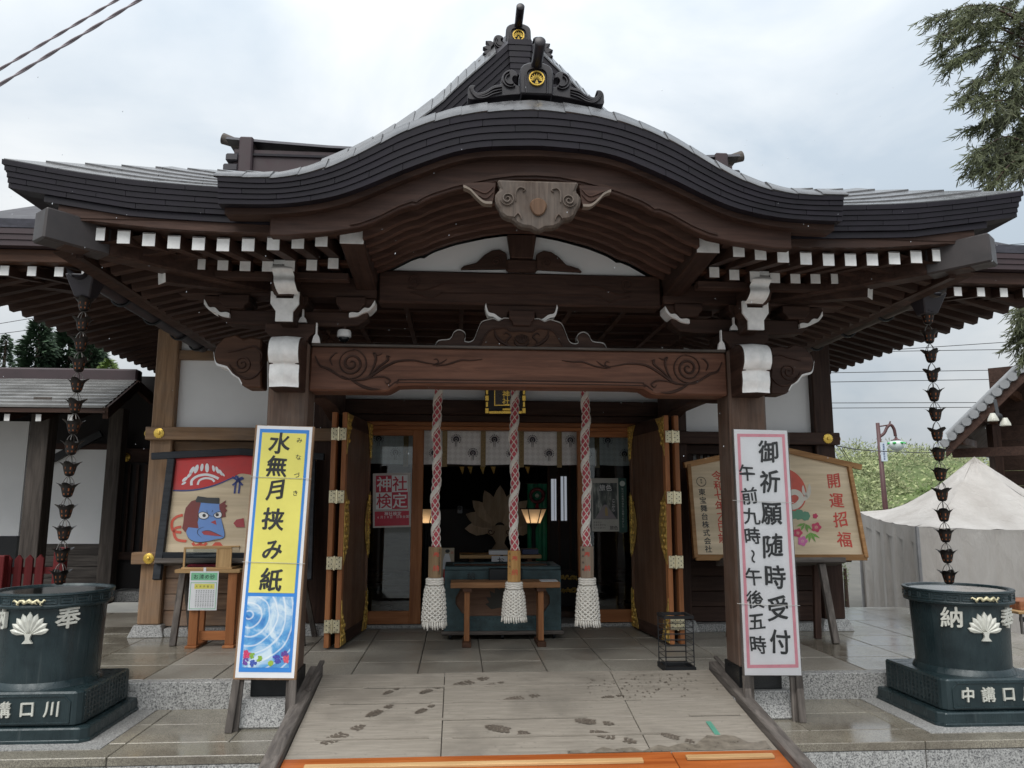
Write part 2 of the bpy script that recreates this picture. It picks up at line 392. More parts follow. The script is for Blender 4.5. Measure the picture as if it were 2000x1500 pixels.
M_paved = granite('damp_paving', (0.31, 0.288, 0.245), (0.18, 0.165, 0.145), 0.62, wet=0.32, scale=170, stain=(0.19, 0.168, 0.14))
M_joint = plain('paving_joint', (0.075, 0.070, 0.062), 0.7)
M_plaza = granite('plaza_paving', (0.20, 0.195, 0.18), (0.10, 0.095, 0.09), 0.5, wet=0.2, scale=90)
M_paper = plain('white_paper', (0.80, 0.81, 0.83), 0.5, var=0.05, scale=4, bump=0.35)
M_yellow = plain('yellow_print', (0.80, 0.74, 0.16), 0.45, var=0.07, scale=4, bump=0.35)
M_blue = plain('blue_print', (0.04, 0.24, 0.68), 0.45, var=0.06)
M_pink = plain('pink_print', (0.72, 0.30, 0.36), 0.5, var=0.08, scale=20)
M_ink = plain('black_ink', (0.022, 0.024, 0.026), 0.5, var=0.5, scale=9)
M_red = plain('red_paint', (0.58, 0.035, 0.035), 0.55, var=0.15)
M_reds = plain('red_print', (0.50, 0.020, 0.055), 0.45, var=0.1)
M_verm = plain('vermilion_ink', (0.52, 0.055, 0.035), 0.55, var=0.15, scale=20)
M_rope = plain('white_rope', (0.72, 0.69, 0.63), 0.85, var=0.12, scale=60, bump=0.6)
M_ropered = plain('red_cloth', (0.46, 0.085, 0.105), 0.85, var=0.2, scale=40)
def glass_mat():
    m = bpy.data.materials.new('window_glass'); m.use_nodes = True; t = m.node_tree; t.nodes.clear()
    o = t.nodes.new('ShaderNodeOutputMaterial'); mxs = t.nodes.new('ShaderNodeMixShader'); tr = t.nodes.new('ShaderNodeBsdfTransparent'); gl = t.nodes.new('ShaderNodeBsdfGlossy')
    tr.inputs[0].default_value = (0.82, 0.87, 0.88, 1); gl.inputs['Roughness'].default_value = 0.02
    fr = t.nodes.new('ShaderNodeFresnel'); fr.inputs[0].default_value = 1.62
    t.links.new(fr.outputs[0], mxs.inputs[0]); t.links.new(tr.outputs[0], mxs.inputs[1]); t.links.new(gl.outputs[0], mxs.inputs[2]); t.links.new(mxs.outputs[0], o.inputs[0]); return m
M_glass = glass_mat()
# ================================================================== SETTING
struct(MB().box(-400, 400, -60, 600, -0.75, -0.62).build('ground', plain('earth', (0.12, 0.115, 0.10), 0.85, var=0.25, scale=1.5)))
struct(MB().box(-14, 14, -25, 4.36, -0.62, ZG).build('plaza_pavement', M_plaza))
def slab_row(parent, mat, x0, x1, y0, y1, z, wx, skip=None, off=0.0, th=0.05, gap=0.006, name='paving_slab'):
    n = max(1, round((x1-x0)/wx)); dx = (x1-x0)/n; cache = {}
    me = None
    for i in range(n):
        a = x0+i*dx+gap/2; b = x0+(i+1)*dx-gap/2
        if skip and skip(a, b, y0, y1): continue
        if me is None: me = MB().box(-dx/2+gap/2, dx/2-gap/2, -(y1-y0)/2+gap/2, (y1-y0)/2-gap/2, -th, 0).mesh(name, bevel=0.004)
        link(name, me, mat, parent, Matrix.Translation(((a+b)/2, (y0+y1)/2, z+random.uniform(-0.0012, 0.0012))))
# lower terrace
YT0, YP0 = 4.36, 5.30
terr = struct(MB().box(-6.6, 6.6, YT0+0.012, YP0+0.3, -0.61, ZT-0.012).build('terrace_pavement', M_joint))
slab_row(terr, M_pave, -6.6, 6.6, YT0, YT0+0.24, ZT, 1.1, th=0.045, name='kerb_slab')
slab_row(terr, M_stone, -6.6, 6.6, YT0+0.004, YT0+0.20, ZT-0.048, 1.1, th=0.30, name='riser_stone')
slab_row(terr, M_pave, -6.6, 6.6, YT0+0.24, YT0+0.60, ZT, 0.55)
slab_row(terr, M_pave, -6.6, 6.6, YT0+0.60, YP0+0.02, ZT, 0.55)
# upper platform in front of and around the hall
plat = struct(MB().box(-6.6, 4.6, YP0+0.012, 8.6, -0.60, ZP-0.012).build('platform_pavement', M_joint))
slab_row(plat, M_stone, -6.6, 4.6, YP0, YP0+0.10, ZP, 0.98, th=0.20, name='kerb_stone')
yy = [YP0+0.10, 5.85, 6.30, 6.76, 7.22, 7.62]
for a, b in zip(yy, yy[1:]):
    slab_row(plat, M_paved if True else M_pave, -2.43, 2.43, a, b, ZP, 0.442)
    slab_row(plat, M_pave, -6.6, -2.43, a, b, ZP, 0.60)
    slab_row(plat, M_pave, 2.43, 4.6, a, b, ZP, 0.56)
slab_row(plat, M_pave, 3.3, 4.6, 7.62, 8.6, ZP, 0.65)
slab_row(plat, M_paved, -6.6, -3.3, 7.62, 8.6, ZP, 0.65)
# damp shoe prints on the dry part of the floor are water marks, see ramp

# ================================================================== SHRINE HALL
S = thing('shrine_hall', 'dark timber shrine hall with curved gable porch roof and white plaster walls', 'shrine', (0, 7.0, ZP))
# ---- porch pillars
for sgn in (-1, 1):
    x = sgn*1.49
    pil = MB().box(x-0.125, x+0.125, 4.92, 5.17, 0.20, 2.36).build('pillar', M_pillar, S, bevel=0.018)
    b = MB(); b.hexa([(x-0.235, 4.82, ZT), (x+0.235, 4.82, ZT), (x+0.235, 5.29, ZT), (x-0.235, 5.29, ZT), (x-0.17, 4.86, 0.20), (x+0.17, 4.86, 0.20), (x+0.17, 5.24, 0.20), (x-0.17, 5.24, 0.20)])
    b.build('base_stone', M_stone, pil, bevel=0.012)
    MB().box(x-0.135, x+0.135, 4.91, 5.18, 0.201, 0.335).build('pillar_shoe', M_iron, pil, bevel=0.004)
# ---- porch front rainbow beam
top = 2.335
bp = [(-1.365, 2.045), (-1.36, top), (1.36, top), (1.365, 2.045), (0.87, 2.045), (0.84, 2.062), (0.80, 2.085), (0.70, 2.090), (-0.70, 2.090), (-0.80, 2.085), (-0.84, 2.062), (-0.87, 2.045)]
beam = MB().prism(bp, 4.93, 5.13, 'XZ').build('rainbow_beam', wood((0.105, 0.048, 0.032), (0.25, 0.120, 0.077), 'X', 0.5), S, bevel=0.012)
M_carve = wood((0.040, 0.021, 0.016), (0.095, 0.050, 0.037), 'X', 0.6)  # darker than the front beam: shading of the relief put into the colour
def ribbon(mb, pts, Y, wd, d=0.010, taper=True):
    """raised carved line on a face at depth Y; pts in (x,z)."""
    P = [Vector(p) for p in pts]; n = len(P); rows = []
    for i in range(n):
        t = (P[min(i+1, n-1)]-P[max(i-1, 0)]); t = t.normalized() if t.length else Vector((1, 0)); nn = Vector((-t.y, t.x))
        ww = wd/2*(max(0.15, math.sin(math.pi*min(1, (i+1)/n)*0.9+0.25)) if taper else 1)
        a = P[i]+nn*ww; b = P[i]-nn*ww
        rows.append([(a.x, Y+0.004, a.y), (a.x*0.5+P[i].x*0.5, Y-d, a.y*0.5+P[i].y*0.5), (b.x*0.5+P[i].x*0.5, Y-d, b.y*0.5+P[i].y*0.5), (b.x, Y+0.004, b.y)])
    mb.grid(rows, flip=True); return mb
def spiral(cx, cz, r0, r1, turns, a0, n=40, dirn=1):
    return [(cx+(r0+(r1-r0)*i/n)*math.cos(a0+dirn*turns*2*math.pi*i/n), cz+(r0+(r1-r0)*i/n)*math.sin(a0+dirn*turns*2*math.pi*i/n)) for i in range(n+1)]
cv = MB()
for s in (-1, 1):
    Yc = 4.93
    m = lambda pts: [(s*p[0], p[1]) for p in pts]
    cx, cz = 1.10, 2.225
    ribbon(cv, m(spiral(cx, cz, 0.008, 0.085, 2.2, 0.5, 54)), Yc, 0.020, 0.012)
    ribbon(cv, m(spiral(cx, cz, 0.098, 0.092, 0.55, -1.2, 24, -1)), Yc, 0.013)
    ribbon(cv, m(cr_spline([(1.16, 2.145), (1.08, 2.118), (1.0, 2.13), (0.93, 2.175), (0.87, 2.215), (0.80, 2.245), (0.70, 2.25), (0.62, 2.235), (0.57, 2.228)])), Yc, 0.022, 0.012)
    ribbon(cv, m(cr_spline([(0.57, 2.228), (0.545, 2.24), (0.555, 2.262), (0.575, 2.256)])), Yc, 0.010)
    ribbon(cv, m(cr_spline([(0.56, 2.215), (0.48, 2.23), (0.40, 2.256), (0.33, 2.256), (0.26, 2.265)])), Yc, 0.016)
    ribbon(cv, m(cr_spline([(0.58, 2.22), (0.53, 2.235), (0.49, 2.262)])), Yc, 0.012)
    ribbon(cv, m(cr_spline([(0.99, 2.14), (0.96, 2.20), (0.945, 2.26), (0.96, 2.295), (0.935, 2.28), (0.905, 2.292)])), Yc, 0.020)
    ribbon(cv, m(cr_spline([(0.99, 2.135), (0.93, 2.20), (0.87, 2.25), (0.875, 2.278), (0.85, 2.27)])), Yc, 0.020)
    ribbon(cv, m(cr_spline([(1.02, 2.115), (0.96, 2.135), (0.89, 2.14), (0.85, 2.115), (0.87, 2.095), (0.885, 2.112)])), Yc, 0.014)
    ribbon(cv, m(cr_spline([(1.10, 2.12), (1.03, 2.08), (0.97, 2.062), (0.91, 2.060)])), Yc, 0.024)
    ribbon(cv, m(cr_spline([(1.33, 2.27), (1.30, 2.21), (1.25, 2.19), (1.20, 2.16), (1.14, 2.125), (1.08, 2.118)])), Yc, 0.020)
    ribbon(cv, m(cr_spline([(1.22, 2.21), (1.235, 2.25), (1.21, 2.285), (1.19, 2.29)])), Yc, 0.014)
ribbon(cv, cr_spline([(-0.86, 2.075), (-0.80, 2.115), (-0.72, 2.125), (0, 2.127), (0.72, 2.125), (0.80, 2.115), (0.86, 2.075)], 8), 4.93, 0.011, 0.006, taper=False)
ribbon(cv, cr_spline([(-0.80, 2.098), (-0.74, 2.106), (0, 2.108), (0.74, 2.106), (0.80, 2.098)], 8), 4.93, 0.008, 0.005, taper=False)
cv.build('carving', M_carve, beam)
MB().box(-1.355, 1.355, 4.915, 5.15, 2.3355, 2.352).build('capping_strip', M_grey['X'], beam, bevel=0.004)

# ---- carved end noses beyond the pillars
noseo = [(512, 663), (490, 660), (478, 664), (462, 655), (440, 660), (424, 676), (419, 694), (425, 712), (444, 718), (455, 732), (466, 738), (473, 751), (480, 758), (512, 758)]
for s in (-1, 1):
    pts = [(p[0]*1.0, p[1]) for p in xz(noseo, 4.97)]
    pts = [(-s*p[0] if s > 0 else p[0], p[1]) for p in pts]
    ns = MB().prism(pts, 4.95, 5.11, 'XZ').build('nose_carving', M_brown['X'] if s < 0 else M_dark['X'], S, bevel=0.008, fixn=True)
    e = MB(); cx, cz = s*1.79, 2.215
    ribbon(e, [(cx+(p[0]-0)*1, cz+p[1]) for p in [(s*q[0], q[1]) for q in spiral(0, 0, 0.006, 0.062, 1.9, 0.2, 40)]], 4.95, 0.014)
    ribbon(e, [(s*p[0], p[1]) for p in cr_spline([(1.88, 2.29), (1.80, 2.31), (1.72, 2.33), (1.67, 2.28), (1.68, 2.22)])], 4.95, 0.016)
    ribbon(e, [(s*p[0], p[1]) for p in cr_spline([(1.87, 2.21), (1.83, 2.15), (1.75, 2.12), (1.69, 2.15), (1.65, 2.22)])], 4.95, 0.018)
    e.build('scroll_relief', M_carve, ns)
    wl = MB(); ed = xz([(419, 690), (424, 712), (444, 719), (455, 732), (466, 738), (474, 752)], 4.97)
    ed = [Vector((-s*p[0] if s > 0 else p[0], p[1])) for p in ed]; ed = cr_spline(ed, 5)
    wl.grid([[(p.x, 4.953, p.y-0.004), (p.x, 5.105, p.y-0.004)] for p in ed]); wl.grid([[(p.x, 4.952, p.y+0.010), (p.x, 4.952, p.y-0.004)] for p in ed])
    wl.build('white_edge', M_white, ns)
    # front nose: white curling face on the pillar front (lion nose)
    x = s*1.475; fx = 0.095
    prof = [(4.92, 2.355), (4.83, 2.365), (4.74, 2.345), (4.685, 2.30), (4.675, 2.235), (4.70, 2.19), (4.725, 2.17), (4.72, 2.11), (4.735, 2.06), (4.735, 2.035), (4.92, 2.03)]
    fn = MB().prism(prof, x-fx, x+fx, 'YZ').build('nose_carving', M_dark['Y'], S, bevel=0.006, fixn=True)
    rows = []
    for q in cr_spline([Vector(p) for p in prof[1:-1]], 5):
        rows.append([(x-fx+0.006, q.x-0.004, q.y+0.002), (x-fx*0.55, q.x-0.010, q.y+0.003), (x, q.x-0.024, q.y+0.004), (x+fx*0.55, q.x-0.010, q.y+0.003), (x+fx-0.006, q.x-0.004, q.y+0.002)])
    MB().grid(rows, flip=True).build('white_face', M_white, fn, fixn=False)
# ---- bracket sets over the pillars
def chamf(x0, x1, z0, z1, c):  # masu block outline: curved in below
    return [(x0+c, z0), (x1-c, z0), (x1-c*0.65, z0+(z1-z0)*0.28), (x1, z0+(z1-z0)*0.5), (x1, z1), (x0, z1), (x0, z0+(z1-z0)*0.5), (x0+c*0.65, z0+(z1-z0)*0.28)]
for s in (-1, 1):
    x = s*1.49
    br = MB(); br.prism(chamf(x-0.155, x+0.155, 2.36, 2.475, 0.05), 4.90, 5.19, 'XZ')
    bra = br.build('bracket_block', M_dark['X'], S, bevel=0.005)
    MB().prism([(x-0.48, 2.575), (x-0.48, 2.535), (x-0.42, 2.487), (x-0.30, 2.477), (x+0.30, 2.477), (x+0.42, 2.487), (x+0.48, 2.535), (x+0.48, 2.575)], 4.98, 5.11, 'XZ').build('bracket_arm', M_dark['X'], S, bevel=0.005)
    for dx in (-0.37, 0.0, 0.37):
        MB().prism(chamf(x+dx-0.095, x+dx+0.095, 2.577, 2.665, 0.035), 4.93, 5.15, 'XZ').build('bearing_block', M_dark['X'], S, bevel=0.004)
    # front arm with white end and Y-shaped white capital
    MB().prism([(4.72, 2.46), (4.72, 2.58), (5.0, 2.58), (5.0, 2.44)], x-0.05, x+0.05, 'YZ').build('bracket_arm', M_dark['Y'], S, bevel=0.004)
    cap = MB().prism(chamf(x-0.088, x+0.088, 2.50, 2.635, 0.036), 4.735, 4.86, 'XZ').build('bearing_block', M_dark['X'], S, bevel=0.003)
    fw = MB()
    fw.prism([(x-0.052, 2.445), (x+0.052, 2.445), (x+0.052, 2.507), (x+0.086, 2.555), (x+0.086, 2.633), (x+0.055, 2.633), (x+0.052, 2.590), (x-0.055, 2.590), (x-0.055, 2.633), (x-0.086, 2.633), (x-0.086, 2.555), (x-0.052, 2.507)], 4.715, 4.733, 'XZ')
    fw.build('white_face', M_white, cap)
    # upper curling white tail
    tl = MB(); rows = []
    for q in cr_spline([Vector(p) for p in ((4.60, 2.765), (4.57, 2.735), (4.60, 2.70), (4.57, 2.655), (4.60, 2.615), (4.66, 2.60))], 5):
        sk = -s*(2.765-q.y)*0.22
        rows.append([(x-0.062+sk, q.x, q.y), (x+sk, q.x-0.012, q.y), (x+0.062+sk, q.x, q.y)])
    o = MB().prism([(4.60, 2.765), (4.58, 2.735), (4.61, 2.70), (4.58, 2.655), (4.61, 2.615), (4.67, 2.60), (4.9, 2.62), (4.9, 2.77)], x-0.055, x+0.055, 'YZ').build('bracket_arm', M_dark['Y'], S)
    tl.grid(rows).build('white_face', M_white, o, smooth=60)
    MB().box(x-0.075, x+0.075, 4.585, 4.60, 2.768, 2.795).build('white_face', M_white, o, bevel=0.002)
    # white-edged side noses
    for sd, x0, n in ((-s, x-s*0.36, 1), (s, x+s*0.40, 2)):
        z0 = 2.545 if n == 1 else 2.53
        pth = [(0.0, 0.0), (0.05, 0.008), (0.09, 0.03), (0.13, 0.045), (0.165, 0.085)]
        w_ = [0.018, 0.022, 0.020, 0.022, 0.004]
        P = cr_spline([(x0+sd*a, z0+b) for a, b in pth], 4); k = len(P)
        up = [(p.x, p.y+0.016+0.006*math.sin(i*0.9)) for i, p in enumerate(P)]; dn = [(p.x, p.y-0.010) for p in P]
        MB().prism(up+dn[::-1], 4.955, 5.09, 'XZ').build('white_nose', M_white, S, fixn=True)
        MB().prism(up+[(up[-1][0], 2.66), (up[0][0], 2.66)], 4.965, 5.08, 'XZ').build('bracket_nose', M_dark['X'], S, fixn=True)
    # pale curved corners (undersides) either side of the column head
    for dx, z0, h in ((0.165, 2.352, 0.13), (0.075, 2.485, 0.085)):
        xx = x-s*dx
        MB().prism([(xx-0.026, z0), (xx+0.026, z0), (xx+0.018, z0+h*0.3), (xx+0.005, z0+h*0.45), (xx+0.004, z0+h), (xx-0.004, z0+h), (xx-0.005, z0+h*0.45), (xx-0.018, z0+h*0.3)], 4.905, 4.93, 'XZ').build('white_corner', M_white, bra)
# eave purlin over the brackets
for s in (-1, 1):
    MB().box(s*0.955, s*2.22, 4.95, 5.12, 2.668, 2.80).build('purlin', M_dark['X'], S, bevel=0.008)
    MB().box(s*1.10, s*2.15, 4.66, 4.74, 2.70, 2.745).build('purlin', M_dark['X'], S, bevel=0.004)

# ---- frog-leg strut on the beam
kfull = [(838, 674), (846, 664), (868, 661), (876, 648), (886, 643), (897, 648), (899, 658), (896, 664), (905, 667), (915, 662), (922, 645), (930, 628), (944, 623), (954, 621), (964, 625), (974, 620), (990, 622), (1001, 630)]
half = [(p[0], p[1]) for p in xz(kfull, 4.96)]
half = [(p[0]+0.035, p[1]) for p in half]                 # re-centre on the hall axis
half[0] = (half[0][0], 2.3525); half[-1] = (-0.02, half[-1][1])
kp = half+[(-p[0], p[1]) for p in half[::-1]]
ks = MB().prism(kp, 4.98, 5.08, 'XZ').build('frog_leg_strut', M_dark['X'], S, bevel=0.006, fixn=True)
e = MB(); E_ = cr_spline([Vector(p) for p in half], 3)
for sg in (1, -1): e.grid([[(sg*p.x, 4.977, p.y-0.003), (sg*p.x, 4.977, p.y+0.004), (sg*p.x, 5.07, p.y+0.004)] for p in E_], flip=sg < 0)
e.build('white_edge', plain('worn_white_edge', (0.42, 0.40, 0.38), 0.7), ks)
ip = [(-0.28, 2.356), (-0.235, 2.44), (-0.20, 2.475), (-0.15, 2.485), (-0.11, 2.488), (-0.07, 2.465), (0.0, 2.468), (0.07, 2.465), (0.11, 2.488), (0.15, 2.485), (0.20, 2.475), (0.235, 2.44), (0.28, 2.356)]
MB().prism(ip, 4.9775, 4.981, 'XZ').build('carved_field', M_brown['X'], ks)
e = MB(); ribbon(e, cr_spline(ip, 4), 4.977, 0.014, 0.006, False)
for s in (-1, 1):
    ribbon(e, [(s*p[0], p[1]) for p in cr_spline([(0.07, 2.36), (0.13, 2.39), (0.17, 2.43), (0.18, 2.475)])], 4.977, 0.026, 0.012)
    ribbon(e, [(s*p[0], p[1]) for p in cr_spline([(0.10, 2.36), (0.10, 2.40), (0.075, 2.43), (0.10, 2.455), (0.12, 2.44)])], 4.977, 0.016, 0.010)
for a in range(-3, 4): ribbon(e, cr_spline([(a*0.004, 2.385), (a*0.013, 2.42), (a*0.009, 2.45-abs(a)*0.004)]), 4.977, 0.014, 0.010)
ribbon(e, cr_spline([(-0.05, 2.41), (-0.035, 2.378), (0, 2.368), (0.035, 2.378), (0.05, 2.41)]), 4.977, 0.022, 0.012)
e.build('carved_relief', M_carve, ks)
MB().prism(chamf(-0.085, 0.085, 2.50, 2.60, 0.03), 4.95, 5.11, 'XZ').build('bearing_block', M_dark['X'], S, bevel=0.004)
wing = [(-0.235, 2.645), (-0.225, 2.60), (-0.19, 2.585), (-0.14, 2.555), (-0.10, 2.55), (-0.09, 2.60), (0.09, 2.60), (0.10, 2.55), (0.14, 2.555), (0.19, 2.585), (0.225, 2.60), (0.235, 2.645)]
wg = MB().prism(wing, 4.99, 5.07, 'XZ').build('bracket_arm', M_dark['X'], S, bevel=0.004, fixn=True)
for s in (-1, 1):
    P = cr_spline([(s*0.10, 2.545), (s*0.14, 2.55), (s*0.18, 2.578), (s*0.22, 2.592), (s*0.238, 2.65)], 4)
    MB().prism([(p.x, p.y+0.006) for p in P]+[(p.x+s*0.006, p.y-0.016) for p in P[::-1]], 4.985, 5.075, 'XZ').build('white_nose', M_white, wg, fixn=True)
# ---- upper beam under the curved gable and the plaster tympanum
ub = MB().box(-0.95, 0.95, 4.99, 5.15, 2.648, 2.872).build('upper_rainbow_beam', M_dark['X'], S, bevel=0.012)
e = MB()
for s in (-1, 1):
    ribbon(e, [(s*p[0], p[1]) for p in spiral(0.72, 2.80, 0.006, 0.05, 1.8, 0.3, 36)], 4.99, 0.012, 0.007)
    ribbon(e, [(s*p[0], p[1]) for p in cr_spline([(0.76, 2.75), (0.66, 2.735), (0.58, 2.76), (0.50, 2.79), (0.40, 2.785), (0.30, 2.80)])], 4.99, 0.014, 0.007)
    ribbon(e, [(s*p[0], p[1]) for p in cr_spline([(0.74, 2.72), (0.66, 2.70), (0.60, 2.68), (0.56, 2.70)])], 4.99, 0.012, 0.007)
ribbon(e, cr_spline([(-0.60, 2.672), (-0.53, 2.715), (-0.45, 2.722), (0.45, 2.722), (0.53, 2.715), (0.60, 2.672)], 6), 4.99, 0.010, 0.005, False)
e.build('carving', M_carve, ub)
BT = [(0, 3.093), (0.12, 3.088), (0.25, 3.066), (0.45, 3.015), (0.58, 2.966), (0.625, 2.940), (0.645, 2.918), (0.668, 2.926), (0.74, 2.898), (0.86, 2.830), (0.957, 2.790), (1.09, 2.765), (1.24, 2.747), (1.32, 2.737), (1.73, 2.732), (2.05, 2.745), (2.35, 2.775)]
def zb(x, d=0.0): return interp(BT, x)+d
xs = [i*0.93/30 for i in range(-30, 31)]
tymp = [(x, zb(x, 0.045)) for x in xs]+[(0.93, 2.874), (-0.93, 2.874)]
MB().prism([(x, max(z, 2.8745)) for x, z in tymp], 5.02, 5.06, 'XZ').build('tympanum', M_plaster, S)
up = xz([(893, 525), (900, 518), (925, 512), (940, 497), (955, 488), (970, 486), (984, 494), (985, 524)], 4.98)
up = [(p[0]+0.02, max(p[1], 2.8745)) for p in up]
for s in (-1, 1):
    tw = MB().prism([(s*-p[0], p[1]) for p in up], 4.985, 5.018, 'XZ').build('strut_wing', M_dark['X'], S, bevel=0.005, fixn=True)
    e = MB(); ribbon(e, [(s*p[0], p[1]) for p in spiral(0.17, 2.945, 0.004, 0.035, 1.6, 0.3, 30)], 4.985, 0.009, 0.006); e.build('scroll_relief', M_carve, tw)
MB().box(-0.105, 0.105, 4.97, 5.018, 2.874, 2.965).build('bearing_block', M_dark['X'], S, bevel=0.015)
MB().hexa([(-0.075, 4.96, 2.966), (0.075, 4.96, 2.966), (0.075, 5.018, 2.966), (-0.075, 5.018, 2.966), (-0.10, 4.96, 3.13), (0.10, 4.96, 3.13), (0.10, 5.018, 3.13), (-0.10, 5.018, 3.13)]).build('king_post', M_dark['Z'], S, bevel=0.006)
# side beams carrying the curved gable, white ends
for s in (-1, 1):
    o = MB().hexa([(s*1.02-0.065, 4.21, 2.776), (s*1.02+0.065, 4.21, 2.776), (s*1.02+0.065, 5.0, 2.715), (s*1.02-0.065, 5.0, 2.715), (s*1.02-0.065, 4.21, 2.90), (s*1.02+0.065, 4.21, 2.90), (s*1.02+0.065, 5.0, 2.90), (s*1.02-0.065, 5.0, 2.90)]).build('gable_side_beam', M_dark['Y'], S, bevel=0.006)
    MB().box(s*1.02-0.066, s*1.02+0.066, 4.203, 4.2085, 2.777, 2.885).build('white_end', M_white, o)
# curved ribs under the gable
M_rib = wood((0.08, 0.043, 0.034), (0.16, 0.092, 0.070), 'X', 0.6)
for i in range(6):
    Yr = 4.16+i*0.15; dz = 0.004+0.036*i/5
    xr = [k*0.955/26 for k in range(-26, 27)]
    MB().band(xr, lambda x: [(x, Yr, zb(x, dz)), (x, Yr+0.045, zb(x, dz)), (x, Yr+0.045, zb(x, dz+0.14)), (x, Yr, zb(x, dz+0.14))]).build('curved_rib', M_rib, S)
MB().grid([[(k*1.0/26, 4.05, zb(k/26, 0.13)), (k*1.0/26, 5.06, zb(k/26, 0.17))] for k in range(-26, 27)]).build('gable_soffit', M_dark['Y'], S)
# ---- bargeboard of the curved gable (kept at its own depth)
def symtab(pts, Y, nodes):
    q = xz(pts, Y); Lp = sorted([(-a, b) for a, b in q if a <= 0.02]); Rp = sorted([(a, b) for a, b in q if a >= -0.02])
    return [(x, (interp(Lp, x)+interp(Rp, x))/2) for x in nodes]
nod = [0, 0.12, 0.3, 0.45, 0.6, 0.75, 0.9, 1.05, 1.2, 1.35, 1.5, 1.68]
FT = smooth_tab(symtab([(408, 343), (537, 350), (621, 335), (660, 320), (738, 280), (800, 252), (864, 234), (940, 222), (1040, 216), (1130, 223), (1220, 243), (1300, 274), (1350, 306), (1405, 338), (1500, 375), (1580, 385), (1660, 384)], 3.85, nod))
FB = smooth_tab(symtab([(430, 395), (525, 398), (595, 392), (665, 381), (755, 345), (895, 290), (1035, 275), (1175, 290), (1300, 333), (1350, 360), (1405, 388), (1510, 420), (1629, 429)], 3.85, nod))
VT = smooth_tab(symtab([(420, 338), (525, 342), (577, 335), (654, 309), (700, 287), (755, 259), (867, 217), (940, 205), (1040, 196), (1100, 201), (1192, 219), (1297, 264), (1350, 297), (1398, 326), (1500, 369), (1580, 379), (1660, 380)], 4.02, nod))
xb = [k*1.42/52 for k in range(-52, 53)]
def barge_top(x): return max(zb(x)+0.05, (interp(FB, x) if abs(x) < 1.6 else 2.86)-0.02+0.035)
bg_ = MB().band(xb, lambda x: [(x, 3.985, zb(x)), (x, 4.055, zb(x)), (x, 4.055, barge_top(x)), (x, 3.985, barge_top(x))]).build('bargeboard', wood((0.045, 0.024, 0.018), (0.105, 0.056, 0.042), 'X', 0.55), S, bevel=0.006)
for d, wd, dp in ((0.020, 0.022, 0.010), (0.150, 0.05, 0.014)):
    xq = [k*1.0/40 for k in range(-40, 41)]
    MB().band(xq, lambda x: [(x, 3.984-dp, zb(x, d)), (x, 3.99, zb(x, d)), (x, 3.99, zb(x, d+wd*max(0.25, 1-abs(x)*0.6))), (x, 3.984-dp, zb(x, d+wd*max(0.25, 1-abs(x)*0.6)))]).build('moulding', M_dark['X'], bg_)
# ---- gable pendant
gl_ = [(1042, 459), (1028, 451), (1012, 449), (1000, 443), (994, 434), (980, 432), (970, 424), (967, 414), (961, 405), (958, 393), (961, 383), (970, 377), (966, 368), (962, 358)]
g = [(PY(x, y, 3.96).x+0.020, PY(x, y, 3.96).z) for x, y in gl_]
g[0] = (0.0, g[0][1])
gp = g+[(-a, b) for a, b in g[:0:-1]]
gg = MB().prism(gp, 3.905, 3.975, 'XZ').build('gable_pendant', M_gegyo, S, bevel=0.012, fixn=True)
for s in (-1, 1):
    for pts_, w_ in ((spiral(0.165, 2.945, 0.005, 0.040, 1.9, 0.4, 40), 0.010), (cr_spline([(0.12, 2.93), (0.12, 2.985), (0.10, 3.01), (0.07, 3.00), (0.085, 2.985)]), 0.012), (cr_spline([(0.13, 2.84), (0.11, 2.865), (0.095, 2.85), (0.09, 2.83)]), 0.012)):
        ribbon(MB(), [(s*p[0], p[1]) for p in pts_], 3.904, w_, 0.010).build('scroll_relief', M_gegyo, gg)
kb_ = MB(); kb_.prism([(0.047*math.cos(t*math.pi/9)*(1 if math.sin(t*math.pi/9) > -0.2 else 0.9), 2.905+0.047*math.sin(t*math.pi/9)*(1.0 if math.sin(t*math.pi/9) > 0 else 1.15)) for t in range(18)], 3.893, 3.906, 'XZ')
kb_.build('boss', M_light['Z'] if False else wood((0.09, 0.05, 0.03), (0.22, 0.13, 0.08), 'Z', 0.6), gg, bevel=0.006)
for s in (-1, 1):
    fp = cr_spline([(s*0.225, 3.045), (s*0.30, 3.045), (s*0.395, 3.035), (s*0.40, 3.018), (s*0.365, 3.005), (s*0.33, 2.968), (s*0.29, 2.935), (s*0.245, 2.932), (s*0.235, 2.97)], 4)
    fi = MB().prism([(p.x, p.y) for p in fp], 3.93, 3.972, 'XZ').build('pendant_fin', M_dark['X'], gg, bevel=0.006, fixn=True)
    ed = cr_spline([(s*0.40, 3.018), (s*0.365, 3.003), (s*0.33, 2.966), (s*0.29, 2.933), (s*0.245, 2.930)], 4)
    MB().grid([[(p.x, 3.926, p.y+0.007), (p.x, 3.926, p.y-0.007), (p.x, 3.975, p.y-0.007)] for p in ed]).build('white_edge', plain('bare_edge', (0.19, 0.155, 0.125), 0.7), fi)
    e = MB(); ribbon(e, cr_spline([(s*0.24, 3.02), (s*0.28, 2.985), (s*0.33, 3.00), (s*0.38, 3.02)]), 3.93, 0.014, 0.007); e.build('scroll_relief', M_carve, fi); e = MB(); ribbon(e, cr_spline([(s*0.24, 2.99), (s*0.28, 2.955), (s*0.32, 2.97)]), 3.93, 0.014, 0.007); e.build('scroll_relief', M_carve, fi)

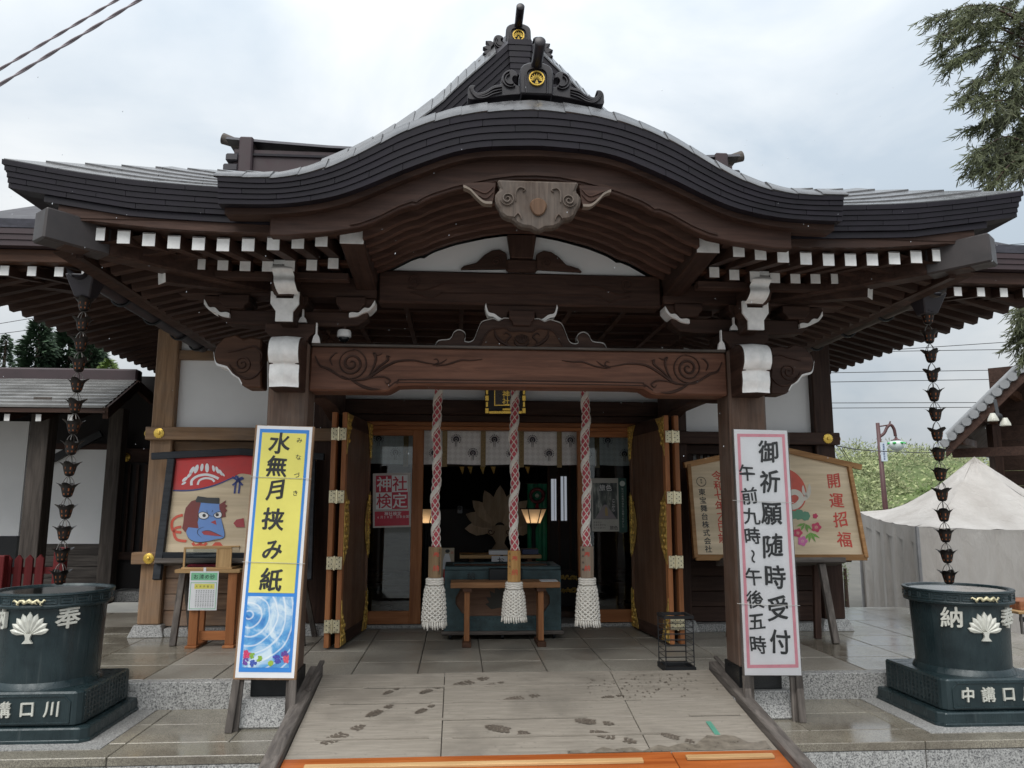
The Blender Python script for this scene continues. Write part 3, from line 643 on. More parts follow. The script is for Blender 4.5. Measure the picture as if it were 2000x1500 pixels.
# ---- porch roof
PR = MB().grid([[(x, 4.02, interp(VT, x)), (x, 4.4, interp(VT, x)+0.07), (x, 5.4, interp(VT, x)+0.10), (x, 6.8, interp(VT, x)+0.12)] for x in [k*1.68/40 for k in range(-40, 41)]], flip=True).build('porch_roof', M_roof, S)
NC = 5
def split(a, b, ln, ph):
    o = []; x = a-ln*ph
    while x < b:
        q0, q1 = max(a, x), min(b, x+ln)
        if q1-q0 > 0.02: o.append((q0, q1))
        x += ln
    return o
for c in range(NC):
    f0, f1 = c/NC, (c+1)/NC
    for a, b in split(-1.66, 1.66, 0.47, (c*0.37) % 1):
        n = 7; xx = [a+0.0012+(b-a-0.0024)*i/n for i in range(n+1)]
        Yf = 3.875-0.008*c
        def pf(x):
            z0 = interp(FB, x)+(interp(FT, x)-interp(FB, x))*f0; z1 = interp(FB, x)+(interp(FT, x)-interp(FB, x))*f1
            return [(x, Yf, z0+0.0025), (x, Yf+0.10, z0+0.0025), (x, Yf+0.10, z1), (x, Yf-0.002, z1)]
        MB().band(xx, pf).build('fascia_board', M_fascia, PR)
MB().band([k*1.64/40 for k in range(-40, 41)], lambda x: [(x, 3.93, interp(FB, x)-0.03), (x, 4.04, interp(FB, x)-0.03), (x, 4.04, interp(FB, x)+0.03), (x, 3.93, interp(FB, x)+0.03)]).build('eave_batten', M_dark['X'], PR)
# verge tiles rolling over the edge
tl_x = []
x = -1.68
while x < 1.679: tl_x.append(x); x += 0.14
for i, a in enumerate(tl_x):
    b = min(a+0.145, 1.69); rows = []
    for k in range(5):
        xk = a+(b-a)*k/4; z0 = interp(FT, xk); z1 = interp(VT, xk); lift = 0.006*(k/4 if xk < 0 else 1-k/4)+0.002*(i % 2)
        rows.append([(xk, 3.835, z0+lift), (xk, 3.845, z0+0.014+lift), (xk, 3.91, z0+(z1-z0)*0.55+0.008+lift), (xk, 4.03, z1+lift), (xk, 4.03, z1-0.03), (xk, 3.85, z0-0.002)])
    mb = MB(); n = 6; v = [p for r_ in rows for p in r_]
    f = [(p*n+q, p*n+(q+1) % n, (p+1)*n+(q+1) % n, (p+1)*n+q) for p in range(4) for q in range(n)]+[tuple(range(n-1, -1, -1)), tuple(4*n+q for q in range(n))]
    mb.add(v, f).build('roof_tile', M_tile, PR, fixn=True, smooth=40)
# plain eaves either side, swept up to the corners
ET = [(1.4, 3.000), (1.7, 3.008), (2.1, 3.030), (2.47, 3.072), (2.83, 3.130)]
EB = [(1.4, 2.860), (1.57, 2.862), (2.1, 2.882), (2.26, 2.900), (2.77, 2.976), (2.83, 2.986)]
ET = smooth_tab(ET, 5); EB = smooth_tab(EB, 5)
for s in (-1, 1):
    for c in range(5):
        f0, f1 = c/5, (c+1)/5; xe = 2.83-0.012*(4-c)
        for a, b in split(1.42, xe, 0.36, (c*0.43) % 1):
            xx = [a+0.0012+(b-a-0.0024)*i/5 for i in range(6)]; Yf = 4.045-0.007*c
            def pf(x):
                z0 = interp(EB, x)+(interp(ET, x)-interp(EB, x))*f0; z1 = interp(EB, x)+(interp(ET, x)-interp(EB, x))*f1
                return [(s*x, Yf, z0+0.0025), (s*x, Yf+0.10, z0+0.0025), (s*x, Yf+0.10, z1), (s*x, Yf-0.002, z1)]
            MB().band(xx, pf).build('fascia_board', M_fascia, PR, fixn=True)
        # return along the side eave
        xe2 = 2.83-0.007*(4-c)
        z0 = interp(EB, 2.83)+(interp(ET, 2.83)-interp(EB, 2.83))*f0; z1 = z0+(interp(ET, 2.83)-interp(EB, 2.83))/5
        MB().band([4.05, 4.4, 4.9, 5.6], lambda y: [(s*(xe2-(min(y, 4.9)-4.05)*0.22), y, z0-0.12*min(1, (y-4.05)/0.9)), (s*(xe2-0.1-(min(y, 4.9)-4.05)*0.22), y, z0-0.12*min(1, (y-4.05)/0.9)), (s*(xe2-0.1-(min(y, 4.9)-4.05)*0.22), y, z1-0.12*min(1, (y-4.05)/0.9)-0.0025), (s*(xe2-(min(y, 4.9)-4.05)*0.22), y, z1-0.12*min(1, (y-4.05)/0.9)-0.0025)]).build('fascia_board', M_fascia, PR, fixn=True)
    # boards below the fascia
    MB().band([1.44+(2.62-1.44)*i/8 for i in range(9)], lambda x: [(s*x, 4.06, interp(EB, x)-0.035), (s*x, 4.16, interp(EB, x)-0.035), (s*x, 4.16, interp(EB, x)), (s*x, 4.06, interp(EB, x))]).build('eave_batten', M_fascia, PR, fixn=True)
    MB().band([1.1+(2.55-1.1)*i/8 for i in range(9)], lambda x: [(s*x, 4.075, zb(min(x, 2.35), 0.048)), (s*x, 4.22, zb(min(x, 2.35), 0.048)), (s*x, 4.22, 2.91), (s*x, 4.075, 2.91)]).build('eave_batten', M_dark['X'], PR, fixn=True)
    # roof planes: front slope with tile courses up to the hip
    nrow = 9
    for r_ in range(nrow):
        q0, q1 = r_/nrow*1.25, (r_+1)/nrow*1.25
        for a, b in split(1.55, 2.83-q0, 0.50, (r_*0.41) % 1):
            rows = []; hip = abs(b-(2.83-q0)) < 1e-6
            for k in range(4):
                xf = a+0.002+(b-a-0.004)*k/3; xk = a+0.002+((b-(q1-q0) if hip else b)-a-0.004)*k/3
                zz = lambda q, x: interp(ET, min(2.83, x+q*0.55))+q*0.485
                rows.append([(s*xf, 4.03+q0, zz(q0, xf)+0.010), (s*xk, 4.03+q1+0.004, zz(q1, xk)+0.002), (s*xk, 4.03+q1+0.004, zz(q1, xk)-0.014), (s*xf, 4.03+q0, zz(q0, xf)-0.010)])
            mb = MB(); v = [p for r2 in rows for p in r2]
            f = [(p*4+q, p*4+(q+1) % 4, (p+1)*4+(q+1) % 4, (p+1)*4+q) for p in range(3) for q in range(4)]+[(3, 2, 1, 0), (12, 13, 14, 15)]
            mb.add(v, f).build('roof_tile', M_tile, PR, fixn=True)
    # side slope and underlay
    MB().add([(s*2.82, 4.06, 3.10), (s*1.5, 5.4, 3.55), (s*1.5, 7.0, 3.6), (s*2.6, 7.0, 2.98), (s*2.6, 4.95, 2.98)], [(0, 1, 2, 3, 4)]).build('side_slope', M_roof, PR)
    MB().box(s*0.9, s*2.2, 4.45, 5.3, 3.0, 3.03).build('underlay', M_roof, PR)

# ---- rafters: two tiers with white ends at the front
uf = [(193, 457), (242, 463), (291, 468), (340, 473), (388, 476), (436, 478), (485, 478), (534, 476), (582, 473), (628, 469)]
lf = [(391, 516), (435.5, 517.5), (479, 519), (522.6, 520), (565.6, 519.6), (609, 518), (651, 514.6)]
for s in (-1, 1):
    for (px_, py_), wd, ht, Yf, back in [(p, 0.064, 0.072, 4.14, 0.62) for p in uf]+[(p, 0.060, 0.064, 4.58, 0.55) for p in lf]:
        q = PY(px_, py_, Yf); x = -q.x if s > 0 else q.x
        x = s*abs(q.x); z = q.z
        o = MB().bar((x, Yf+0.002, z), (x, Yf+back, z+0.19*back), wd, ht).build('rafter', M_dark['Y'], PR)
        MB().box(x-wd/2-0.001, x+wd/2+0.001, Yf-0.004, Yf, z-ht/2-0.001, z+ht/2+0.001).build('white_end', M_white, o)
    # boarding above the rafters
    MB().grid([[(s*x, Y, z) for Y, z in ((4.07, 2.835), (4.75, 2.93), (5.3, 3.0))] for x in (1.09, 2.5)], flip=s < 0).build('soffit_board', M_dark['X'], PR)
    MB().box(s*1.09, s*2.2, 4.63, 4.72, 2.79, 2.82).build('eave_batten', M_brown['X'], PR, bevel=0.004)
    # hip rafter with its big squared tail, lower hip rafter with white end
    d = Vector((s*0.707, -0.707, 0))
    a = Vector((s*1.55, 5.15, 2.77)); b = Vector((s*2.53, 4.07, 2.755))
    hp = MB().bar(b, a, 0.135, 0.165, up=(0, 0, 1)).build('hip_rafter', M_dark['X'], PR, bevel=0.012)
    MB().bar(b+(b-a).normalized()*0.10+Vector((0, 0, 0.012)), b-(b-a).normalized()*0.24, 0.142, 0.172).build('hip_tail', plain('lead_grey_cap', (0.036, 0.030, 0.030), 0.5, var=0.25, scale=9), hp, bevel=0.01)
    q = PY(317, 533, 4.56); b2 = Vector((s*abs(q.x), 4.56, q.z)); a2 = Vector((s*1.60, 5.12, q.z+0.08))
    lh = MB().bar(b2, a2, 0.085, 0.125).build('hip_rafter', M_dark['X'], PR, bevel=0.004)
    dd = (b2-a2).normalized(); MB().bar(b2+dd*0.006, b2+dd*0.001, 0.087, 0.127).build('white_end', M_white, lh)
    # side eave rafters
    for i in range(20):
        y = 4.36+i*0.137
        tip = 2.44-0.02*min(1, (y-4.36)/0.6); zt = 2.615+0.05*max(0, 1-(y-4.36)/0.7)
        MB().bar((s*tip, y, zt+0.028), (s*1.60, y, zt+0.028+0.21), 0.058, 0.066, up=(0, 0, 1)).build('rafter', M_dark['X'], PR)
    MB().grid([[(s*x, y, z) for x, z in ((2.60, 2.668), (1.55, 2.92))] for y in (4.15, 5.4, 7.05)], flip=s > 0).build('soffit_board', M_dark['X'], PR)
    MB().box(s*2.46, s*2.50, 4.2, 7.0, 2.655, 2.72).build('eave_batten', M_dark['Y'], PR)
# ceiling of the porch: boards and battens
MB().box(-1.55, 1.55, 5.15, 7.05, 2.79, 2.81).build('porch_ceiling', M_dark['X'], S)
for y in [5.3+0.29*i for i in range(7)]: MB().box(-1.5, 1.5, y, y+0.035, 2.745, 2.789).build('ceiling_batten', M_dark['X'], S)
for x in [-1.2+0.4*i for i in range(7)]: MB().box(x-0.018, x+0.018, 5.16, 7.04, 2.735, 2.7885).build('ceiling_batten', M_dark['Y'], S)
# tie beams from the porch pillars back to the hall
for s in (-1, 1):
    MB().prism([(5.17, 2.03), (5.17, 2.24), (6.1, 2.36), (6.95, 2.36), (6.95, 2.06), (6.5, 2.13), (5.9, 2.13), (5.45, 2.06)], s*1.49-0.07, s*1.49+0.07, 'YZ').build('tie_beam', M_dark['Y'], S, bevel=0.006, fixn=True)

# ---- ridge-end ornaments and the front gable
def ornament(Y, cx, cy, wr):
    """ogre-tile: arched head with gilt crest, curled clouds left and right; outline read in pixels about the crest centre."""
    k_ = 4.0/Y; o0 = PY(cx, cy, Y); u = 1.0/FPX*4.0
    def c(a, b): return (a*u, o0.z-b*u)                       # a right, b down, in photo pixels at 4 m
    def rot(a, b, s, ang):
        x, y = a-22, b-2; t = R(ang); return (s*(22+x*math.cos(t)-y*math.sin(t)), 2+x*math.sin(t)+y*math.cos(t))
    head = [(-34, 34), (-36, 8), (-35, -18), (-33, -26), (-28, -33), (-16, -38), (0, -40), (16, -38), (28, -33), (33, -26), (35, -18), (36, 8), (34, 34)]
    o = MB().prism([c(*p) for p in head], Y-0.02, Y+0.09, 'XZ').build('ridge_ornament', M_oni, S, bevel=0.008, fixn=True)
    ribbon_out = cr_spline([(-22, 34), (-23, 0), (-21, -14), (-14, -21), (0, -23), (14, -21), (21, -14), (23, 0), (22, 34)], 4)
    e = MB(); ribbon(e, [c(p.x, p.y) for p in ribbon_out], Y-0.02, 0.014, 0.012, False); e.build('arch_moulding', M_oni, o)
    wing = [(34, 13), (41, 11), (48, 4), (50, -4), (46, -10), (39, -9), (42, -18), (51, -24), (61, -22), (70, -13), (75, 2), (74, 10), (90, 14), (106, 26), (120, 31), (128, 29), (131, 22), (128, 16), (137, 15), (143, 22), (144, 34), (141, 47), (110, 44), (70, 36), (30, 31), (0, 30)]
    for s in (-1, 1):
        pl = []
        for a, b in wing:
            q = rot(a, b, s, wr) if a > 20 else (s*a, b); pl.append(c(*q))
        wg_ = MB().prism([(p.x, p.y) for p in cr_spline(pl, 3, True)], Y+0.0, Y+0.07, 'XZ').build('cloud_scroll', M_oni, o, bevel=0.007, fixn=True)
        e = MB()
        for rr in (11, 16.5):
            ribbon(e, [c(*rot(54+rr*1.0*math.cos(t), 0+rr*1.05*math.sin(t), s, wr)) for t in [math.pi*(-0.45+1.15*k/16) for k in range(17)]], Y, 0.012, 0.014)
        for q in (0, 7, 14):
            ribbon(e, [c(*rot(p.x, p.y, s, wr)) for p in cr_spline([(72, 18+q*0.8), (90, 22+q*0.9), (106, 33+q*0.7), (122, 39+q*0.4), (134, 33+q*0.2), (136+q*0.3, 22)], 5)], Y, 0.012, 0.012)
        e.build('carved_relief', M_oni, wg_)
        if wr:
            for a_, b_, ln_, an_ in ((74, -6, 26, -62), (84, 0, 26, -40), (92, 8, 24, -20)):
                d_ = Vector((math.cos(R(an_)), math.sin(R(an_)))); n_ = Vector((-d_.y, d_.x)); c_ = Vector((a_, b_))
                MB().prism([c(*rot(q.x, q.y, s, wr)) for q in (c_-n_*9, c_+d_*ln_*0.5-n_*8, c_+d_*ln_, c_+d_*ln_*0.4+n_*8, c_+n_*9)], Y+0.01, Y+0.06, 'XZ').build('cloud_leaf', M_oni, o, bevel=0.005, fixn=True)
    cz = o0.z; r = 16.5*u; x0 = 0.0; Yf = Y-0.02
    k = MB(); n = 32
    k.grid([[(x0+rr*math.cos(2*math.pi*i/n), yy_, cz+rr*math.sin(2*math.pi*i/n)) for rr, yy_ in ((r, Yf), (r, Yf-0.012), (r*0.84, Yf-0.012), (r*0.84, Yf))] for i in range(n+1)])
    for i in range(-4, 5):
        a = math.pi/2-i*R(21); L_ = r*(0.78-0.03*abs(i)); b0 = Vector((x0, cz-0.30*r)); dv_ = Vector((math.cos(a), math.sin(a))); nn = Vector((-dv_.y, dv_.x)); b0 = b0+dv_*0.22*r
        q = [b0, b0+dv_*L_*0.6+nn*0.11*r, b0+dv_*L_, b0+dv_*L_*0.6-nn*0.11*r]
        k.add([(p.x, Yf-0.009, p.y) for p in q], [(0, 1, 2, 3)])
    k.add([(x0-0.06*r, Yf-0.009, cz-0.2*r), (x0+0.06*r, Yf-0.009, cz-0.2*r), (x0+0.22*r, Yf-0.009, cz-0.72*r), (x0-0.22*r, Yf-0.009, cz-0.72*r)], [(0, 1, 2, 3)])
    gc = k.build('gold_crest', M_gold, o, fixn=True); gc['kind'] = 'stuff'
    zt_ = o0.z+34*u
    MB().tube([(0, Y+0.06, zt_-0.012), (0, Y-0.22, zt_+0.012)], 0.030, 20).build('crown_tube', M_oni, o, bevel=0.004, smooth=50)
    return o
ornament(3.99, 1043, 158, 0)
ornament(5.30, 1012, 73, 33)
# front gable behind: thick layered verge, apex boards, tiles
GT = [(0.06, PY(1000, 78, 5.15).z)]
for x, y in ((961, 117), (923, 150), (890, 180), (860, 208), (790, 258), (700, 310), (600, 350)): q = PY(x, y, 5.15); GT.append((abs(q.x)+0.015, q.z))
GT = smooth_tab(GT, 4); GX = [p[0] for p in GT]
gr = MB()
for s in (-1, 1): gr.grid([[(s*a, 5.17, b), (s*a, 5.44, b+0.25), (s*a, 7.4, b+0.30)] for a, b in GT], flip=s > 0)
GR = gr.build('front_gable_roof', M_roof, S)
for s in (-1, 1):
    for c in range(5):
        t0 = 0.052*c
        MB().band(GT[::2], lambda p: [(s*p[0], 5.15+0.010*c, p[1]-t0), (s*p[0], 5.26, p[1]-t0), (s*p[0], 5.26, p[1]-t0-0.050), (s*p[0], 5.153+0.010*c, p[1]-t0-0.050)]).build('fascia_board', M_fascia, GR, fixn=True)
    for i in range(3, len(GT)-3, 2):
        a, b = GT[i], GT[min(i+2, len(GT)-1)]
        MB().hexa([(s*a[0], 5.14, a[1]), (s*b[0], 5.14, b[1]), (s*b[0], 5.40, b[1]+0.225), (s*a[0], 5.40, a[1]+0.225), (s*a[0], 5.14, a[1]+0.016), (s*b[0], 5.14, b[1]+0.012), (s*b[0], 5.40, b[1]+0.24), (s*a[0], 5.40, a[1]+0.248)]).build('roof_tile', M_tile, GR, fixn=True)
zt = GT[0][1]
for c in range(6):
    MB().box(-0.085+0.004*c, 0.085-0.004*c, 5.135+0.004*c, 5.2, zt-0.045*(c+1)+0.003, zt-0.045*c).build('apex_board', M_fascia, GR)
MB().prism([(-0.10, zt-0.1), (0.10, zt-0.1), (1.5, 3.2), (-1.5, 3.2)], 5.27, 5.29, 'XZ').build('gable_board', M_fascia, GR)

# ================================================================== HALL BODY
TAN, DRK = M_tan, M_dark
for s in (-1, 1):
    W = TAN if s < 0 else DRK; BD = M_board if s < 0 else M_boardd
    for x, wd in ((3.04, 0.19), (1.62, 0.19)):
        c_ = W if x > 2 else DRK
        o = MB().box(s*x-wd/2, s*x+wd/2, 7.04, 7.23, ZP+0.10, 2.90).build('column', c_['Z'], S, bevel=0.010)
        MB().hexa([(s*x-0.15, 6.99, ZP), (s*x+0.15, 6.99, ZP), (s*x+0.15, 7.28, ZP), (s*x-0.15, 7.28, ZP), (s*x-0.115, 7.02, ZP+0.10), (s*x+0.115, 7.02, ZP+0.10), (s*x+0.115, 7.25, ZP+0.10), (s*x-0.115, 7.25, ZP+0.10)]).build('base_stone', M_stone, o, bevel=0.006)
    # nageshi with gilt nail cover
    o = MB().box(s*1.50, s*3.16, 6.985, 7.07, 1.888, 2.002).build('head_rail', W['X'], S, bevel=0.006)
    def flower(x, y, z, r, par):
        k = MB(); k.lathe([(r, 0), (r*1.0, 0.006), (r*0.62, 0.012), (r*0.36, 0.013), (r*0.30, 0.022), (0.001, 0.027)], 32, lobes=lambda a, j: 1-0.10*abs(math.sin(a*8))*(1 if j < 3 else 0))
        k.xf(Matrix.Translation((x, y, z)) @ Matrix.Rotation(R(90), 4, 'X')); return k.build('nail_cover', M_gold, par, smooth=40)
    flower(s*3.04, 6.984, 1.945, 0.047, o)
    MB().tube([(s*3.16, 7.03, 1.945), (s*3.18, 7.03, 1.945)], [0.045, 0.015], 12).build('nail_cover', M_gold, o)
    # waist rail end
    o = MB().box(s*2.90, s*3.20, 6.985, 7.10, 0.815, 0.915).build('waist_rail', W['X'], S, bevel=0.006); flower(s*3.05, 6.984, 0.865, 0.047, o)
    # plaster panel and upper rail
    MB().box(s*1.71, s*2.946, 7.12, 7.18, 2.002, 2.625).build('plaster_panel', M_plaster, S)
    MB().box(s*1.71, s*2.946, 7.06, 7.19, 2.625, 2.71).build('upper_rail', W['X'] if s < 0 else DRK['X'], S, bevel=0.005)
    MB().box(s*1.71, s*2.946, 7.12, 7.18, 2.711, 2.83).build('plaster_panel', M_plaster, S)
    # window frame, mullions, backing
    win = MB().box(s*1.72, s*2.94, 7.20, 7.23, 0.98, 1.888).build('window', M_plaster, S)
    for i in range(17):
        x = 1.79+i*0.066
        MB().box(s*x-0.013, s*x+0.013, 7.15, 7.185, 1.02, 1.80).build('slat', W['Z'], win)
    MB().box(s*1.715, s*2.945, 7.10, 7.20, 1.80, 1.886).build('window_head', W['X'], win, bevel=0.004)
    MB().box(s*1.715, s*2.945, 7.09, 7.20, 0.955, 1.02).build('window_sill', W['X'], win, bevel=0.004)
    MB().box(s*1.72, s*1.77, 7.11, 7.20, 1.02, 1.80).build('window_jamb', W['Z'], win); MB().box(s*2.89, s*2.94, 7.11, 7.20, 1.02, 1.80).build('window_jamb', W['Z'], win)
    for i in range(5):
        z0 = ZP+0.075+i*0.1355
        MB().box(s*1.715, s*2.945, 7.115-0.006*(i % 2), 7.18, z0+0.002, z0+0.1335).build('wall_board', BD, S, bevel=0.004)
    # granite sill
    MB().box(s*1.75, s*2.90, 7.02, 7.3, ZP, ZP+0.07).build('sill_stone', M_stone, S, bevel=0.005)
    # outer side wall and inside wall
    MB().box(s*3.06, s*3.13, 7.23, 12.5, ZP, 2.95).build('side_wall', DRK['Y'], S)
    # wide beam over the columns, plaster above
    MB().box(s*3.14, s*-0.0005, 7.06, 7.20, 2.83, 2.98).build('eave_beam', DRK['X'], S, bevel=0.006)
# door bay
MB().box(-1.525, 1.525, 7.30, 7.36, 2.30, 2.83).build('plaster_panel', M_plaster, S)
MB().box(-1.525, 1.525, 7.20, 7.34, 2.165, 2.30).build('lintel', M_dark['X'], S, bevel=0.008)
MB().box(-1.525, 1.525, 7.28, 7.36, 2.105, 2.165).build('lintel', M_dark['X'], S, bevel=0.005)
MB().box(-1.525, 1.525, 7.33, 7.45, 2.065, 2.105).build('door_head', M_orange['X'], S, bevel=0.004)
MB().box(-1.525, 1.525, 7.35, 7.45, 2.03, 2.064).build('door_head', M_orange['X'], S, bevel=0.004)
MB().box(-1.525, 1.525, 7.36, 7.75, ZP, ZP+0.035).build('threshold_stone', M_stone, S, bevel=0.005)
for s in (-1, 1):
    gd = MB().box(s*0.735, s*0.84, 7.37, 7.42, ZP+0.04, 2.03).build('glass_door', M_orange['Z'], S, bevel=0.004)
    MB().box(s*1.25, s*1.34, 7.37, 7.42, ZP+0.04, 2.03).build('stile', M_orange['Z'], gd, bevel=0.004)
    MB().box(s*0.8405, s*1.2495, 7.372, 7.418, ZP+0.04, 0.36).build('bottom_rail', M_orange['X'], gd, bevel=0.004)
    MB().box(s*0.8405, s*1.2495, 7.372, 7.418, 1.975, 2.03).build('top_rail', M_orange['X'], gd, bevel=0.004)
    MB().box(s*0.84, s*1.25, 7.392, 7.398, 0.36, 1.975).build('pane', M_glass, gd)
    MB().box(s*1.345, s*1.525, 7.30, 7.45, ZP+0.04, 2.03).build('door_post', M_dark['Z'], S)
# folding doors standing open, two leaves a side
for s in (-1, 1):
    for lf_, dx in ((0, 0.0), (1, 0.085)):
        a = Vector((s*(1.335+dx), 6.36, 0)); b = Vector((s*(1.235+dx*0.95), 7.26, 0)); z0, z1 = ZP+0.015, 2.075
        d = (b-a).normalized(); n = Vector((d.y, -d.x, 0))*(-s if True else 1)     # n points to the hall axis
        th = 0.042
        def leaf(mb, u0, u1, v0, v1, t0, t1):
            P = []
            for v in (v0, v1):
                for u, t in ((u0, t0), (u1, t0), (u1, t1), (u0, t1)):
                    q = a+d*u+n*t; P.append((q.x, q.y, v))
            return mb.hexa(P)
        Ld = (b-a).length
        dr = leaf(MB(), 0, Ld, z0, z1, -th/2+0.008, th/2-0.008).build('door', M_door['Z'], S, fixn=True)
        leaf(MB(), -0.002, 0.055, z0-0.002, z1+0.002, -th/2, th/2-0.001).build('stile', M_orange['Z'], dr, bevel=0.004, fixn=True)
        leaf(MB(), Ld-0.06, Ld+0.002, z0-0.002, z1+0.002, -th/2, th/2-0.001).build('stile', M_door['Z'], dr, bevel=0.004, fixn=True)
        leaf(MB(), 0.055, Ld-0.06, z0, z0+0.10, -th/2, th/2-0.002).build('rail', M_dark['Y'], dr, bevel=0.004, fixn=True)
        leaf(MB(), 0.055, Ld-0.06, z1-0.11, z1, -th/2, th/2-0.002).build('rail', M_dark['Y'], dr, bevel=0.004, fixn=True)
        if lf_ == 0:
            def plate(poly, t=th/2, tk=0.005, mat=M_goldd):
                mb = MB(); k = len(poly)
                v = [a+d*u+n*(t)+Vector((0, 0, z)) for u, z in poly]+[a+d*u+n*(t+tk)+Vector((0, 0, z)) for u, z in poly]
                mb.add(v, [tuple(range(k)), tuple(range(2*k-1, k-1, -1))]+[(i, (i+1) % k, k+(i+1) % k, k+i) for i in range(k)])
                return mb.build('gilt_fitting', mat, dr, fixn=True)
            zm = (z0+z1)/2
            for e0, sg in ((0.004, 1), (Ld-0.004, -1)):
                plate([(e0, z0+0.01), (e0+sg*0.17, z0+0.01), (e0+sg*0.13, z0+0.09), (e0+sg*0.075, z0+0.19), (e0, z0+0.36)])
                plate([(e0, z1-0.01), (e0+sg*0.19, z1-0.01), (e0+sg*0.12, z1-0.08), (e0+sg*0.07, z1-0.2), (e0, z1-0.34)])
                plate([(e0, zm-0.30)]+[(e0+sg*0.16*math.sin(math.pi*k/12)**0.8, zm-0.30+0.60*k/12) for k in range(1, 12)]+[(e0, zm+0.30)])
                if sg < 0:
                    for za, zb2 in ((z0+0.01, z0+0.34), (zm-0.27, zm+0.27), (z1-0.32, z1-0.01)):
                        leaf(MB(), Ld-0.050, Ld+0.008, za, zb2, -th/2-0.004, th/2+0.009).build('gilt_fitting', M_gold, dr, bevel=0.003, fixn=True)
                    # raised lines in the gilt work
            k = MB()
            for e0, sg in ((0.004, 1), (Ld-0.004, -1)):
                for zc in (z0+0.07, z0+0.14, z0+0.21, zm-0.18, zm-0.09, zm, zm+0.09, zm+0.18, z1-0.07, z1-0.14, z1-0.21):
                    for du in (0.02, 0.05, 0.085):
                        lim = 0.15*math.sqrt(max(0, 1-((zc-zm)/0.30)**2)) if abs(zc-zm) < 0.3 else 0.16-0.45*abs((zc-z0) if zc < zm else (z1-zc))
                        if du < lim-0.01:
                            q = a+d*(e0+sg*du)+n*(th/2+0.005)+Vector((0, 0, zc+0.02*math.sin(du*90)))
                            k.ball(q, 0.016, 8, 4, (0.9, 0.9, 1.3))
            k.build('gilt_relief', M_goldd, dr, smooth=60)['kind'] = 'stuff'
    # hinges bridging the leaf edges
    for z in (0.385, 0.87, 1.39, 1.895):
        x0 = s*1.335; x1 = s*1.42
        h = MB(); h.box(x0-s*0.018, x0+s*0.036, 6.334, 6.340, z-0.05, z+0.05); h.box(x1-s*0.036, x1+s*0.018, 6.334, 6.340, z-0.05, z+0.05)
        hg = h.build('hinge', M_brass, S, bevel=0.0015)
        MB().tube([((x0+x1)/2, 6.333, z-0.055), ((x0+x1)/2, 6.333, z+0.055)], 0.007, 10).build('hinge_pin', M_brass, hg)
        k = MB()
        for xx in (x0+s*0.0, x0+s*0.022, x1-s*0.022, x1-s*0.0):
            for dz in (-0.034, 0, 0.034): k.tube([(xx, 6.3345, z+dz+(0.008 if xx in (x0, x1) else -0.008)), (xx, 6.3325, z+dz+(0.008 if xx in (x0, x1) else -0.008))], 0.0042, 8)
        k.build('screw_heads', M_iron, hg)['kind'] = 'stuff'
# ---- main roof: eaves beyond the porch
MR = MB().add([(-4.45, 5.60, 3.30), (4.45, 5.60, 3.30), (3.9, 11.2, 6.15), (-3.9, 11.2, 6.15), (-4.45, 16.5, 3.30), (4.45, 16.5, 3.30)], [(0, 1, 2, 3), (3, 2, 5, 4), (0, 3, 4), (1, 5, 2)]).build('main_roof', M_roof, S)
for s in (-1, 1):
    for c in range(3):
        MB().box(s*2.35, s*4.45, 5.56-0.008*c, 5.66, 3.165+0.042*c, 3.205+0.042*c).build('fascia_board', M_fasciab, MR)
        MB().box(s*(4.36+0.008*c), s*4.45, 5.67, 13.0, 3.165+0.042*c, 3.205+0.042*c).build('fascia_board', M_fasciab, MR)
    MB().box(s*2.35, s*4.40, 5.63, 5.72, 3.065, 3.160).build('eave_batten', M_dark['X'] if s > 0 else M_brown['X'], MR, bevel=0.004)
    for c in range(4):
        for a, b in split(2.30, 4.5, 0.45, (c*0.41) % 1):
            MB().hexa([(s*a, 5.54+0.12*c, 3.293+0.06*c), (s*b, 5.54+0.12*c, 3.293+0.06*c), (s*b, 5.68+0.12*c, 3.35+0.06*c), (s*a, 5.68+0.12*c, 3.35+0.06*c), (s*a, 5.54+0.12*c, 3.31+0.06*c), (s*b, 5.54+0.12*c, 3.31+0.06*c), (s*b, 5.68+0.12*c, 3.36+0.06*c), (s*a, 5.68+0.12*c, 3.36+0.06*c)]).build('roof_tile', M_tile2, MR, fixn=True)
    for i in range(6):
        x = s*(3.16+i*0.192)
        o = MB().bar((x, 5.70, 3.015), (x, 7.05, 3.25), 0.06, 0.07).build('rafter', M_dark['Y'], MR)
        MB().box(x-0.031, x+0.031, 5.692, 5.698, 2.979, 3.051).build('white_end', M_white, o)
    for i in range(28):
        y = 5.83+i*0.195
        MB().bar((s*4.19, y, 2.965), (s*3.02, y, 3.27), 0.062, 0.075).build('rafter', M_dark['X'], MR)
    MB().grid([[(s*4.27, y, 3.01), (s*3.0, y, 3.34)] for y in (5.70, 9, 13)], flip=s > 0).build('soffit_board', M_dark['X'], MR)
    MB().grid([[(s*x, 5.68, 3.07), (s*x, 7.1, 3.31)] for x in (2.0, 4.2)], flip=s < 0).build('soffit_board', M_dark['X'], MR)
    MB().box(s*4.20, s*4.30, 5.66, 13, 3.02, 3.165).build('eave_batten', M_dark['Y'], MR)
    MB().bar((s*2.95, 7.1, 3.20), (s*4.40, 5.66, 3.06), 0.12, 0.15).build('hip_rafter', M_dark['X'], MR)
    MB().box(s*2.95, s*3.15, 7.05, 13, 2.98, 3.22).build('eave_beam', M_dark['Y'], S)
    # main ridge end
    q = PY(432 if s < 0 else 1470, 300, 11.3); zr = 6.14
zrt = PY(560, 299, 11.25).z; zrb = zrt-0.75
MB().box(-3.78, 3.78, 11.05, 11.45, zrb, zrt-0.06).build('ridge', M_fasciab, MR)
